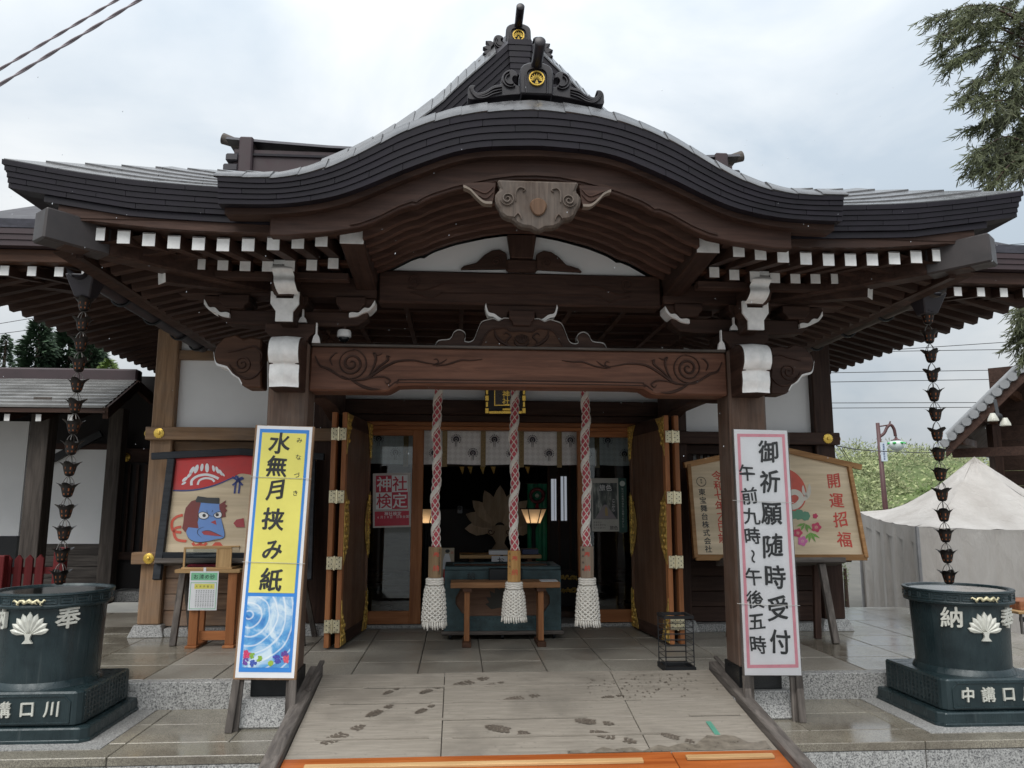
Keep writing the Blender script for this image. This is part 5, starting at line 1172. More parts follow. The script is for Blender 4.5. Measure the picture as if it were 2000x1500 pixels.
# trestle
P.rect(MB(), P.at(1405, 1095)[0], P.at(1642, 1095)[0], P.at(1500, 1102)[1], P.at(1500, 1092)[1], -0.10, 0.10).build('trestle_top', M_grey['X'], e2, bevel=0.004)
zz = P.p(0, P.at(1500, 1101)[1]).z
for (fx, fy), (txp, typ), yo, mt in (((1597, 1247), (1594, 1100), 0.06, M_dark['Z']), ((1633, 1257), (1604, 1100), -0.06, M_grey['Z']), ((1425, 1245), (1432, 1100), 0.06, M_dark['Z'])):
    f0 = PZ(fx, fy, ZP); t0 = PY(txp, typ, P.p(0, 0).y+yo); MB().bar((f0.x, f0.y, ZP), (t0.x, t0.y, zz), 0.055, 0.045, up=(0, 1, 0)).build('leg', mt, e2, bevel=0.003)
MB().tube([P.p(*P.at(1660, 912), 0.03), PY(1640, 875, 7.02)], 0.003, 6).build('tie_wire', M_chain, e2); MB().tube([P.p(*P.at(1664, 914), 0.03), PY(1645, 875, 7.02)], 0.003, 6).build('tie_wire', M_chain, e2)

# ================================================================== ROPES WITH TASSELS
MB().box(-1.42, 1.42, 5.90, 6.0, 2.302, 2.40).build('rope_beam', M_dark['X'], S, bevel=0.006)
def rope(xp, ytop, yblk, ytas, yend, label, blkmat, seed, Yr=5.95):
    c = PY(xp, yblk, Yr); x = c.x; z1 = c.z; z2 = PY(xp, ytas, Yr).z; z3 = PY(xp, yend, Yr).z; z0 = 2.30
    t = thing('bell_rope', label, 'rope', (x, Yr, z3), 'three bell ropes hanging before the offering box')
    r = 0.030; n = 40; rnd = random.Random(seed)
    path = [(x+0.006*math.sin(i*0.35+seed), Yr, z1-0.02+(z0-z1+0.02)*i/n) for i in range(n+1)]
    MB().tube(path, r, 14).build('cord', M_ropered, t, smooth=1)
    nt_ = MB(); H = z0-z1
    def helix(ph, turns, rr, rad, dirn, mb, m=150, ns=5):
        mb.tube([(x+0.006*math.sin(i/m*n*0.35+seed)+rr*math.cos(ph+dirn*2*math.pi*turns*i/m), Yr+rr*math.sin(ph+dirn*2*math.pi*turns*i/m), z1+H*i/m) for i in range(m+1)], rad, ns)
    for k in range(4):
        helix(2*math.pi*k/4, 5.2, r+0.001, 0.0036, 1, nt_); helix(2*math.pi*k/4, 5.2, r+0.001, 0.0036, -1, nt_)
    nt_.build('net', M_rope, t, smooth=1)
    st = MB()
    for k in range(3): helix(k*0.40, 5.2, r+0.001, 0.0085, 1, st, 150, 7)
    st.build('white_strand', M_rope, t, smooth=1)
    b = 0.052
    bl = MB().prism([(x+b*1.0*math.cos(R(22.5+45*k)), Yr+b*1.0*math.sin(R(22.5+45*k))) for k in range(8)], z2, z1, 'XY').build('wooden_block', blkmat, t, bevel=0.003)
    tx = MB(); hgt = z1-z2
    class _F: pass
    pn = Panel((xp-10, yblk), (xp+10, yblk), (xp-10, ytas), (xp+10, ytas), Yr-b*0.925, Yr-b*0.925)
    for i_, ch_ in enumerate('奉納'):
        tx = MB(); pn.char(tx, ch_, 0.004, hgt*(0.72-0.42*i_), 0.052, 0.0015, bold=0.008, brush=0.03); tx.build('red_character', M_verm, bl)
    tx = MB(); th = R(-45 if xp < 900 else -135+0)
    ang = R(-45) if xp < 900 else R(-135)
    nrm = Vector((math.cos(ang), math.sin(ang), 0)); tang = Vector((-nrm.y, nrm.x, 0))
    pn2 = Panel.__new__(Panel); pn2.o = Vector((x, Yr, z2))+nrm*b*0.925; pn2.u = tang; pn2.v = Vector((0, 0, 1)); pn2.n = nrm; pn2.w = 0.04; pn2.h = hgt
    txt = {850: '平成二十九年四月吉日', 1004: '氏名奉一', 1146: '講中奉納'}[xp]
    stp = hgt*0.84/len(txt); pn2.vtext(tx, txt, 0.0, hgt*0.90, stp, min(0.022, stp*1.05), 0.0015, bold=0.006); tx.build('lettering', M_ink, bl)
    # tassel: collar, knotted net, fringe
    ht = z2-z3; ts = MB()
    zf = z3+ht*0.16
    prof = [(0.058, z2-0.002), (0.064, z2-0.012), (0.060, z2-0.045), (0.056, z2-0.055), (0.068, z2-0.075), (0.078, z2-ht*0.45), (0.088, zf)]
    ts.lathe([(a*0.93, q) for a, q in prof[::-1]], 20, (x, Yr, 0)); ta = ts.build('tassel', M_rope, t, smooth=1)
    nk = MB(); q0, q1 = z2-0.06, zf-0.004; m = 40
    def rad(z):
        for (ra, za), (rb, zb_) in zip(prof, prof[1:]):
            if zb_ <= z <= za: return rb+(ra-rb)*(z-zb_)/(za-zb_)
        return prof[-1][0]
    for k in range(13):
        for dr in (1, -1):
            pts = []
            for i in range(m+1):
                z = q0+(q1-q0)*i/m; a = 2*math.pi*k/13+dr*1.9*i/m*2; rr = rad(z)+0.001+0.003*math.cos(13*a*1.0)
                pts.append((x+rr*math.cos(a), Yr+rr*math.sin(a), z))
            nk.tube(pts, 0.0072, 5)
    for k in range(3): nk.tube([(x+0.060*math.cos(a*math.pi/12), Yr+0.060*math.sin(a*math.pi/12), z2-0.012-0.016*k+0.003*math.sin(a*1.5)) for a in range(25)], 0.009, 6)
    nk.build('knotted_net', M_rope, ta, smooth=1)
    fr = MB()
    for k in range(30):
        a = 2*math.pi*k/30; rr = 0.084; l = rnd.uniform(0.75, 1.12)*(zf-z3); sw = rnd.uniform(-0.012, 0.014)
        fr.tube([(x+rr*math.cos(a), Yr+rr*math.sin(a), zf+0.006), (x+(rr+sw*0.5)*math.cos(a), Yr+(rr+sw*0.5)*math.sin(a), zf-l*0.5), (x+(rr+sw)*math.cos(a+0.05), Yr+(rr+sw)*math.sin(a+0.05), zf-l)], [0.0075, 0.0085, 0.0055], 6)
    fr.build('fringe', M_rope, ta, smooth=1)
    return t
rope(850, 765, 1068, 1128, 1226, 'left red and white bell rope with grey block and longest white tassel', M_grey['Z'] if False else wood((0.26, 0.17, 0.09), (0.42, 0.30, 0.18), 'Z', 0.6), 1)
rope(1004, 765, 1075, 1136, 1214, 'middle red and white bell rope with light yellow block before offering box', wood((0.45, 0.24, 0.08), (0.62, 0.38, 0.15), 'Z', 0.5), 2)
rope(1146, 765, 1067, 1128, 1223, 'right red and white bell rope with weathered grey block and white tassel', wood((0.20, 0.15, 0.11), (0.33, 0.26, 0.20), 'Z', 0.65), 3)

# ================================================================== OFFERING BOX AND TABLE
bx = PY(982, 1250, 6.72).x; zt = PY(982, 1114, 6.72).z; hwb = 0.495
ob = thing('offering_box', 'dark green metal-bound offering box with wooden front panel behind the tassels', 'offering box', (bx, 6.95, ZP))
MB().box(bx-hwb-0.02, bx+hwb+0.02, 6.70, 7.24, ZP+0.045, ZP+0.075).build('base_board', M_grey['X'], ob, bevel=0.004)
for dx in (-0.44, 0, 0.44): 
    for y in (6.78, 7.14): MB().tube([(bx+dx-0.012, y, ZP+0.0225), (bx+dx+0.012, y, ZP+0.0225)], 0.0225, 12).build('caster', M_iron, ob)
M_bx = plain('verdigris_metal', (0.036, 0.066, 0.072), 0.42, 0.35, var=0.5, scale=9, bump=0.35)
zb0 = ZP+0.076
MB().box(bx-hwb+0.02, bx+hwb-0.02, 6.75, 7.20, zb0, zt-0.05).build('body', M_bx, ob)
x0, x1 = bx-hwb, bx+hwb; z0 = zb0; ch = 0.09; fw = 0.095
inn = [(x0+fw, z0+0.13+ch), (x0+fw+ch*0.6, z0+0.145), (x0+fw+ch*1.3, z0+0.12), (x1-fw-ch*1.3, z0+0.12), (x1-fw-ch*0.6, z0+0.145), (x1-fw, z0+0.13+ch), (x1-fw, zt-0.13-ch), (x1-fw-ch*0.5, zt-0.145), (x1-fw-ch*1.2, zt-0.115), (x0+fw+ch*1.2, zt-0.115), (x0+fw+ch*0.5, zt-0.145), (x0+fw, zt-0.13-ch)]
out_ = [(x0, z0+0.2), (x0, z0), (x0+0.25, z0), (x1-0.25, z0), (x1, z0), (x1, z0+0.2), (x1, zt-0.2), (x1, zt), (x1-0.25, zt), (x0+0.25, zt), (x0, zt), (x0, zt-0.2)]
mb = MB(); k = 12
v = [(p[0], 6.722, p[1]) for p in out_]+[(p[0], 6.722, p[1]) for p in inn]+[(p[0], 6.752, p[1]) for p in inn]+[(p[0], 6.752, p[1]) for p in out_]
f = [(i, (i+1) % k, k+(i+1) % k, k+i) for i in range(k)]+[(k+i, k+(i+1) % k, 2*k+(i+1) % k, 2*k+i) for i in range(k)]+[(3*k+i, 3*k+(i+1) % k, (i+1) % k, i) for i in range(k)]
mb.add(v, f).build('front_frame', M_bx, ob, fixn=True)
MB().box(x0+0.05, x1-0.05, 6.742, 6.7495, z0+0.05, zt-0.06).build('front_panel', wood((0.14, 0.075, 0.047), (0.28, 0.16, 0.105), 'X', 0.6), ob)
for s in (-1, 1): MB().box(bx+s*hwb-0.03*(s > 0)-0.0, bx+s*hwb+0.03*(s < 0), 6.753, 7.22, z0, zt).build('side_panel', M_bx, ob)
MB().box(x0, x1, 6.724, 6.80, zt+0.001, zt+0.035).build('top_rim', M_bx, ob, bevel=0.005); MB().box(x0, x1, 7.16, 7.24, zt+0.001, zt+0.035).build('top_rim', M_bx, ob, bevel=0.005)
for s in (-1, 1): MB().box(bx+s*(hwb-0.07), bx+s*hwb, 6.801, 7.159, zt+0.001, zt+0.034).build('top_rim', M_bx, ob, bevel=0.005)
for i in range(9): MB().bar((x0+0.08, 6.83+i*0.038, zt+0.012), (x1-0.08, 6.83+i*0.038, zt+0.012), 0.012, 0.025).build('grating_bar', M_brown['X'], ob)
rv = MB()
for i in range(30):
    for zz in (z0+0.03, z0+0.095): rv.ball((x0+0.03+i*(x1-x0-0.06)/29, 6.722, zz), 0.006, 6, 4)
rv.build('rivets', M_bx, ob)
lf = MB()
for i in range(-4, 5):
    a = math.pi/2-i*R(20); d_ = Vector((math.cos(a), math.sin(a))); n_ = Vector((-d_.y, d_.x)); c_ = Vector((bx, z0+0.19)); L_ = 0.20-0.012*abs(i)
    lf.add([(q.x, 6.739-0.0004*i, q.y) for q in (c_, c_+d_*L_*0.6+n_*0.035, c_+d_*L_, c_+d_*L_*0.6-n_*0.035)], [(0, 1, 2, 3)])
lf.build('leaf_crest', plain('faded_leaf', (0.035, 0.032, 0.024), 0.6), ob, fixn=True)
pq = MB().box(bx-0.125, bx+0.155, 6.60, 6.66, PY(980, 1139, 6.62).z, PY(980, 1110, 6.62).z).build('name_block', M_iron, ob, bevel=0.006)
pn = Panel((880, 1110), (960, 1110), (880, 1139), (960, 1139), 6.597, 6.597); tx = MB(); pn.char(tx, '納', 0.0, pn.h*0.5, 0.075, 0.002, bold=0.01, ext=0.02); tx.build('raised_lettering', M_iron, pq)
# table
tzt = PY(985, 1137, 6.42).z
tb = thing('side_table', 'narrow brown wooden table on two trestle legs before the offering box', 'table', (PY(985, 1270, 6.40).x, 6.45, ZP))
xa, xb_ = PY(880, 1145, 6.42).x, PY(1094, 1145, 6.42).x
MB().box(xa, xb_, 6.40, 6.66, tzt-0.045, tzt).build('table_top', wood((0.24, 0.115, 0.05), (0.44, 0.23, 0.11), 'X', 0.5), tb, bevel=0.004)
for px_ in (912, 1057):
    x = PY(px_, 1200, 6.43).x
    MB().box(x-0.022, x+0.022, 6.44, 6.60, ZP+0.04, tzt-0.075).build('leg', wood((0.24, 0.095, 0.04), (0.44, 0.20, 0.085), 'Z', 0.45), tb, bevel=0.003)
    MB().box(x-0.035, x+0.035, 6.38, 6.66, ZP, ZP+0.04).build('foot', M_brown['Y'], tb, bevel=0.004); MB().box(x-0.036, x+0.036, 6.415, 6.64, tzt-0.0745, tzt-0.0455).build('bearer', M_brown['Y'], tb)
pc = MB().box(PY(1055, 1138, 6.5).x, PY(1088, 1138, 6.5).x, 6.44, 6.60, tzt+0.0005, tzt+0.003).build('notice_sheet', M_paper); tag(pc, 'small white printed sheet lying on the table right end', 'notice')

# ================================================================== CURTAIN, PLAQUE
cu = thing('shrine_curtain', 'white brocade curtain with dark leaf crests across the hall entrance', 'curtain', (0, 7.62, 1.71))
rows = []
for i in range(121):
    x = -1.30+2.6*i/120; w_ = 0.010*math.sin(x*16.6)+0.006*math.sin(x*41+1)
    rows.append([(x, 7.60+w_*0.2, 2.05), (x, 7.60+w_*0.7, 1.9), (x, 7.60+w_, 1.715+0.004*math.sin(x*9))])
def brocade():
    m, t, b = mat_base('brocade', 0.8); v = _coords(t, (1, 1, 1), False); mpn = t.nodes.new('ShaderNodeMapping'); mpn.inputs['Rotation'].default_value = (0, R(45), 0); mpn.inputs['Scale'].default_value = (26, 26, 26); t.links.new(v, mpn.inputs[0])
    ck = t.nodes.new('ShaderNodeTexChecker'); ck.inputs['Scale'].default_value = 1.0; t.links.new(mpn.outputs[0], ck.inputs[0]); ck.inputs[1].default_value = (0.78, 0.765, 0.755, 1); ck.inputs[2].default_value = (0.88, 0.87, 0.86, 1)
    t.links.new(ck.outputs[0], b.inputs['Base Color']); return m
MB().grid(rows).build('cloth', brocade(), cu, smooth=1)
crest = MB()
for i in range(-6, 7):
    a = math.pi/2-i*R(22); d_ = Vector((math.cos(a), math.sin(a))); n_ = Vector((-d_.y, d_.x)); c_ = Vector((0, 0.01))
    for r0, r1, ww in ((0.012, 0.034, 0.007), (0.037, 0.052, 0.005)): crest.add([(q.x, -r0*0.004, q.y) for q in (c_+d_*r0, c_+d_*(r0+r1)/2+n_*ww, c_+d_*r1, c_+d_*(r0+r1)/2-n_*ww)], [(0, 1, 2, 3)])
crest.add([(0.010*math.cos(k), 0, 0.01+0.010*math.sin(k)) for k in range(6)], [tuple(range(6))])
for s in (-1, 1): crest.add([(s*0.004, 0, 0.0), (s*0.009, 0, -0.005), (s*0.009, 0, -0.06), (s*0.005, 0, -0.06)], [(0, 1, 2, 3)])
cm = crest.mesh('printed_crest'); zu, zl = PY(890, 860, 7.58).z, PY(922, 887, 7.58).z
sx = [PY(x, 880, 7.58).x for x in (793, 870, 945, 1018, 1092, 1166)]; stp = (sx[-1]-sx[0])/5
M_crest = plain('crest_print', (0.055, 0.045, 0.065), 0.7)
for k in range(-1, 7):
    xb0 = sx[0]+k*stp
    for dx, z in ((0.11, zu), (0.275, zl)):
        if -1.25 < xb0+dx < 1.25: link('printed_crest', cm, M_crest, cu, Matrix.Translation((xb0+dx, 7.580, z)))
    if -1.28 < xb0 < 1.28:
        MB().box(xb0-0.024, xb0+0.024, 7.574, 7.578, 1.69, 2.05).build('strap', plain('tan_strap', (0.30, 0.22, 0.11), 0.8, var=0.3, scale=70), cu)
MB().box(-1.32, 1.32, 7.59, 7.62, 2.05, 2.075).build('curtain_rail', M_dark['X'], cu)
P = Panel((945, 722), (1026, 722), (948, 808), (1026, 808), 7.06, 7.14)
pl = thing('name_plaque', 'small black and gold framed plaque with gold characters above the entrance', 'plaque', tuple(P.p(0, 0)))
P.rect(MB(), -P.w/2, P.w/2, 0, P.h, -0.05, 0.0).build('backboard', M_black, pl, bevel=0.01)
for a0, a1, b0, b1 in ((-P.w/2, -P.w/2+0.035, 0, P.h), (P.w/2-0.035, P.w/2, 0, P.h), (-P.w/2, P.w/2, 0, 0.03)):
    for k in range(7):
        if b1 > 0.1: P.rect(MB(), a0+0.006*(k % 2), a1-0.006*(k % 2), b0+P.h*k/7+0.004, b0+P.h*(k+1)/7-0.004, 0.0005, 0.016).build('gilt_frame', M_gold, pl, bevel=0.003)
P.rect(MB(), -P.w/2+0.036, P.w/2-0.036, 0.0, 0.028, 0.0005, 0.014).build('gilt_frame', M_gold, pl, bevel=0.003)
P.rect(MB(), -0.03, 0.05, 0.0285, 0.055, 0.0005, 0.02).build('gilt_frame', M_gold, pl, bevel=0.005)
ib = P.rect(MB(), -0.105, 0.105, 0.075, P.h, 0.0005, 0.006).build('gilt_frame', M_gold, pl)
P.rect(MB(), -0.096, 0.096, 0.084, P.h, 0.0062, 0.008).build('name_field', plain('dark_lacquer', (0.03, 0.018, 0.012), 0.3), pl)
tx = MB(); kk = P.k(985, 780)
for ch, x, y in (('神', 988, 769.5), ('社', 988, 784)): P.char(tx, ch, *P.at(x, y), 16*kk, 0.0085, bold=0.01, ext=0.02)
tx.build('gold_lettering', M_gold, pl)

# ================================================================== POSTERS ON THE GLASS
P = Panel((735, 926), (808, 922), (728, 1030), (803, 1030), 7.386, 7.386)
po = tag(P.rect(MB(), -P.w/2, P.w/2, 0, P.h, -0.003, 0.0).build('poster', plain('grey_poster_edge', (0.55, 0.52, 0.50), 0.5)), 'red and white poster with four large characters on the left glass door', 'poster')
h2 = P.h*0.655; sq = P.w*0.42
rd = MB(); wt = MB()
for i, (ch, cx, cy, inv) in enumerate((('神', -1, 1, 1), ('社', 1, 1, 0), ('検', -1, -1, 0), ('定', 1, -1, 1))):
    ca, cb = cx*sq/2, P.h*0.645+cy*sq*0.53
    (P.frect(rd, ca-sq/2, ca+sq/2, cb-sq*0.53, cb+sq*0.53, 0.0008) if inv else P.frect(wt, ca-sq/2, ca+sq/2, cb-sq*0.53, cb+sq*0.53, 0.0008))
    P.char(wt if inv else rd, ch, ca, cb, sq*1.06, 0.0016, bold=0.012, sx=0.98)
P.frect(rd, -P.w*0.45, P.w*0.45, P.h*0.03, P.h*0.295, 0.0008)
P.htext(wt, '神社検定', -P.w*0.15, P.h*0.25, P.w*0.115, P.w*0.115, 0.0016, bold=0.01)
P.htext(wt, '6月20日 日本全国', -P.w*0.36, P.h*0.19, P.w*0.085, P.w*0.085, 0.0016, bold=0.004)
rd.build('red_print', M_reds, po); wt.build('white_print', M_paper, po)
P = Panel((1154, 934), (1208, 934), (1156, 1038), (1210, 1038), 7.386, 7.386)
po = tag(P.rect(MB(), -P.w/2, P.w/2, 0, P.h, -0.003, 0.0).build('poster', plain('pale_poster', (0.40, 0.40, 0.37), 0.5)), 'grey travel poster with forest path picture on the right glass door', 'poster')
def forest():
    m, t, b = mat_base('forest_photo', 0.4); v = _coords(t, (9, 9, 2.2), False); n = _noise(t, v, 3.0, 5, 0.6)
    t.links.new(_ramp(t, n, [(0.38, (0.02, 0.03, 0.035)), (0.55, (0.10, 0.12, 0.11)), (0.68, (0.34, 0.36, 0.34))]), b.inputs['Base Color']); return m
P.frect(MB(), -P.w*0.44, P.w*0.44, P.h*0.23, P.h*0.91, 0.0008).build('printed_photo', forest(), po)
pm = MB(); P.flat(pm, [(-P.w*0.05, P.h*0.5), (P.w*0.05, P.h*0.5), (P.w*0.40, P.h*0.235), (-P.w*0.38, P.h*0.235)], 0.0012); pm.build('printed_path', plain('path_print', (0.24, 0.22, 0.24), 0.5), po)
pm = MB(); P.flat(pm, [(0.0, P.h*0.29), (P.w*0.09, P.h*0.29), (P.w*0.08, P.h*0.42), (P.w*0.02, P.h*0.47), (-P.w*0.02, P.h*0.40)], 0.0016); pm.build('printed_figure', plain('ochre_print', (0.36, 0.27, 0.12), 0.5), po)
tx = MB(); P.htext(tx, '旅色', -P.w*0.10, P.h*0.82, P.w*0.24, P.w*0.25, 0.0018, bold=0.0); P.vtext(tx, 'ここから', P.w*0.30, P.h*0.58, P.h*0.06, P.w*0.13, 0.0018); tx.build('white_print', M_paper, po)
tx = MB(); P.htext(tx, '旅色', P.w*0.22, P.h*0.07, P.w*0.15, P.w*0.16, 0.0018, bold=0.01)
for k, s_ in enumerate(('歩きたい', '日本を旅する', 'もっと近づく')): P.htext(tx, s_, -P.w*0.40, P.h*(0.17-0.05*k), P.w*0.075, P.w*0.08, 0.0018)
tx.build('black_print', M_ink, po)
P = Panel((1208, 934), (1223, 934), (1209, 1040), (1226, 1040), 7.384, 7.384)
po = tag(P.rect(MB(), -P.w/2, P.w/2, 0, P.h, -0.003, 0.0).build('banner_strip', plain('dark_green_print', (0.012, 0.060, 0.050), 0.45)), 'narrow dark green poster strip with white seal beside the travel poster', 'poster')
tx = MB(); P.flat(tx, [(0.026*math.cos(t*math.pi/10), P.h*0.90+0.026*math.sin(t*math.pi/10)) for t in range(20)], 0.001); P.vtext(tx, '秋川の高尾が旅色に掲載されました', 0, P.h*0.80, P.h*0.046, 0.022, 0.001); tx.build('white_print', plain('pale_green_print', (0.45, 0.52, 0.48), 0.5), po)
# ================================================================== INSIDE THE HALL (seen through the open door)
FI = ZP+0.09
it = thing('altar_table', 'long low wooden table inside the hall behind the offering box', 'table', (0.05, 8.0, FI))
za = PY(980, 1084, 8.0).z; xa, xb_ = PY(898, 1086, 8.0).x, PY(1058, 1086, 8.0).x
MB().box(xa, xb_, 8.0, 8.4, za-0.035, za).build('table_top', M_light['X'], it, bevel=0.004)
for x in (xa+0.12, xb_-0.12):
    MB().box(x-0.025, x+0.025, 8.05, 8.35, FI, za-0.036).build('leg', M_brown['Z'], it, bevel=0.003)
cb = MB().box(PY(955, 1080, 8.02).x, PY(993, 1080, 8.02).x, 8.02, 8.20, za+0.0005, za+0.045).build('paper_box', M_paper, None, bevel=0.004); tag(cb, 'low white box standing on the altar table', 'box')
P = Panel((960, 1086), (1000, 1086), (960, 1105), (1000, 1105), 7.98, 7.98)
cdn = tag(P.rect(MB(), -P.w/2, P.w/2, -0.05, P.h, -0.006, 0.0).build('name_card', M_paper), 'white card with a large black kana hanging at the altar table edge', 'card')
tx = MB(); P.char(tx, 'お', -0.01, P.h*0.50, 0.085, 0.001, bold=0.012); P.vtext(tx, 'みくじ', 0.075, P.h*0.72, 0.028, 0.026, 0.001); tx.build('lettering', M_ink, cdn)
MB().bar(P.p(0, P.h-0.002, -0.0065), P.p(0, P.h+0.01, -0.0065), 0.03, 0.012).build('hook', M_brown['X'], cdn)
bt = MB().box(PY(1020, 1080, 8.05).x, PY(1052, 1080, 8.05).x, 8.05, 8.25, za+0.0005, za+0.055).build('blue_tray', plain('navy_box', (0.012, 0.03, 0.10), 0.4), None, bevel=0.005); tag(bt, 'dark blue tray on the altar table right end', 'tray')
# leaf crest of carved board
P = Panel((900, 930), (1052, 930), (900, 1075), (1052, 1075), 9.2, 9.2)
lc = thing('leaf_carving', 'large pale carved wooden leaf fan standing in the dark hall', 'carving', (P.p(0, 0).x, 9.25, FI))
M_leafc = wood((0.38, 0.29, 0.20), (0.60, 0.48, 0.35), 'Z', 0.7)
ctr = P.at(976, 1030)
for i in (4, -4, 3, -3, 2, -2, 1, -1, 0):
    a = math.pi/2-i*R(23); d_ = Vector((math.cos(a), math.sin(a))); n_ = Vector((-d_.y, d_.x)); c_ = Vector(ctr)+d_*0.06; L_ = 0.43-0.02*abs(i); off = 0.012*(4-abs(i))+0.002*(i > 0)
    pts = [c_+n_*0.03, c_+d_*L_*0.35+n_*0.075, c_+d_*L_*0.62+n_*0.085, c_+d_*L_*0.85+n_*0.045, c_+d_*L_, c_+d_*L_*0.85-n_*0.045, c_+d_*L_*0.62-n_*0.085, c_+d_*L_*0.35-n_*0.075, c_-n_*0.03]
    mb = MB(); k = len(pts); v = [P.p(q.x, q.y, off) for q in pts]+[P.p(q.x, q.y, off+0.010) for q in pts]+[P.p(*(c_+d_*L_*0.5), off+0.022)]
    mb.add(v, [tuple(range(k-1, -1, -1))]+[(i_, (i_+1) % k, k+(i_+1) % k, k+i_) for i_ in range(k)]+[(k+i_, k+(i_+1) % k, 2*k) for i_ in range(k)]).build('leaf', M_leafc, lc, fixn=True)
st = [(972, 1025), (955, 1030), (952, 1042), (962, 1048), (968, 1060), (958, 1075), (995, 1075), (984, 1060), (988, 1048), (998, 1042), (995, 1030), (980, 1025)]
q = P.pts(st); k = len(q); mb = MB(); mb.add([P.p(*a, 0.05) for a in q]+[P.p(*a, 0.09) for a in q], [tuple(range(k)), tuple(range(2*k-1, k-1, -1))]+[(i, (i+1) % k, k+(i+1) % k, k+i) for i in range(k)]).build('stem', M_leafc, lc, fixn=True)
cv2 = MB()
for s in (958, 992): c_ = P.at(s, 1038); cv2.tube([P.p(c_[0]+r_*math.cos(t), c_[1]+r_*math.sin(t), 0.092) for t, r_ in [(k*0.5, 0.008+0.0026*k) for k in range(14)]], 0.006, 6)
cv2.build('scroll_relief', M_carve, lc)
zb_ = P.p(0, P.at(976, 1076)[1]).z
MB().box(P.p(0, 0).x-0.18, P.p(0, 0).x+0.24, 9.1, 9.4, FI, zb_).build('plinth', plain('black_lacquer', (0.012, 0.02, 0.024), 0.25), lc, bevel=0.006)
# lit lantern on a stand
c = PY(1042, 1000, 8.6); ln = thing('paper_lantern', 'lit tapering paper lantern on a dark stand inside the hall', 'lantern', (c.x, 8.6, FI))
M_lamp = bpy.data.materials.new('lamp_paper'); M_lamp.use_nodes = True; _t = M_lamp.node_tree; _t.nodes.clear()
_o = _t.nodes.new('ShaderNodeOutputMaterial'); _m = _t.nodes.new('ShaderNodeMixShader'); _a = _t.nodes.new('ShaderNodeBsdfDiffuse'); _b = _t.nodes.new('ShaderNodeBsdfTranslucent'); _a.inputs[0].default_value = _b.inputs[0].default_value = (0.85, 0.78, 0.68, 1); _m.inputs[0].default_value = 0.6
_t.links.new(_a.outputs[0], _m.inputs[1]); _t.links.new(_b.outputs[0], _m.inputs[2]); _t.links.new(_m.outputs[0], _o.inputs[0])
r0, r1 = 0.075, 0.145; z0, z1 = PY(1042, 1022, 8.6).z, PY(1042, 994, 8.6).z
MB().lathe([(r0, z0), (r1, z1)], 6, (c.x, 8.6, 0), cap1=False).build('shade', M_lamp, ln)
def bulb(x):
    d_ = bpy.data.lights.new('lantern_bulb', 'POINT'); d_.energy = 0.22; d_.color = (1.0, 0.66, 0.36); d_.shadow_soft_size = 0.02; o_ = bpy.data.objects.new('lantern_bulb', d_); col.objects.link(o_); o_.location = (x, 8.6, z0+0.05)
    return o_
adopt(bulb(c.x), ln)
k = MB()
for i in range(6):
    a = 2*math.pi*i/6; k.tube([(c.x+r0*math.cos(a), 8.6+r0*math.sin(a), z0-0.004), (c.x+r1*math.cos(a), 8.6+r1*math.sin(a), z1+0.004)], 0.006, 6)
for r_, z in ((r0, z0-0.002), (r1, z1+0.002)): k.tube([(c.x+r_*math.cos(2*math.pi*i/6), 8.6+r_*math.sin(2*math.pi*i/6), z) for i in range(7)], 0.007, 6)
k.build('lantern_frame', M_black, ln)
MB().lathe([(0.11, FI), (0.11, FI+0.03), (0.03, FI+0.06), (0.022, z0-0.06), (0.05, z0-0.006)], 12, (c.x, 8.6, 0)).build('stand', M_black, ln, smooth=40)
c = PY(838, 1000, 8.6)
l2 = copy_tree(ln); l2.location = (c.x-0.03, 8.6, FI); l2['label'] = 'lit paper lantern inside the hall half hidden behind the left rope'
# green hanging cloth with round red ornament
gx0, gx1 = PY(1030, 1000, 9.0).x, PY(1068, 1000, 9.0).x
gc = MB(); gc.grid([[(gx0+(gx1-gx0)*i/10, 9.0+0.012*math.sin(i*1.7), z) for z in (PY(1048, 945, 9.0).z, PY(1048, 1095, 9.0).z)] for i in range(11)])
g_ = tag(gc.build('green_banner', plain('green_silk', (0.012, 0.20, 0.11), 0.5, var=0.2)), 'green silk banner hanging behind the lit lantern', 'banner')
MB().tube([(gx0-0.02, 9.0, PY(1048, 944, 9.0).z), (gx1+0.02, 9.0, PY(1048, 944, 9.0).z)], 0.008, 8).build('banner_rod', M_black, g_)
cc = PY(1049, 968, 8.95); rg = thing('round_ornament', 'dark red round ornament with tassel hanging before green banner', 'ornament', tuple(cc))
MB().tube([(cc.x+0.075*math.cos(t*math.pi/12), 8.95, cc.z+0.075*math.sin(t*math.pi/12)) for t in range(25)], 0.02, 8).build('ring', plain('dark_red_ring', (0.10, 0.012, 0.02), 0.5), rg, smooth=1)
MB().lathe([(0.03, -0.26), (0.022, -0.15), (0.012, -0.09)], 10, tuple(cc)).build('tassel', plain('crimson_tassel', (0.30, 0.012, 0.025), 0.7), rg)
MB().ball(tuple(cc), 0.025, 8, 5).build('boss', M_silver, rg)
MB().tube([(cc.x, 8.95, cc.z+0.085), (cc.x, 8.95, 2.75)], 0.004, 6).build('cord', M_black, rg)
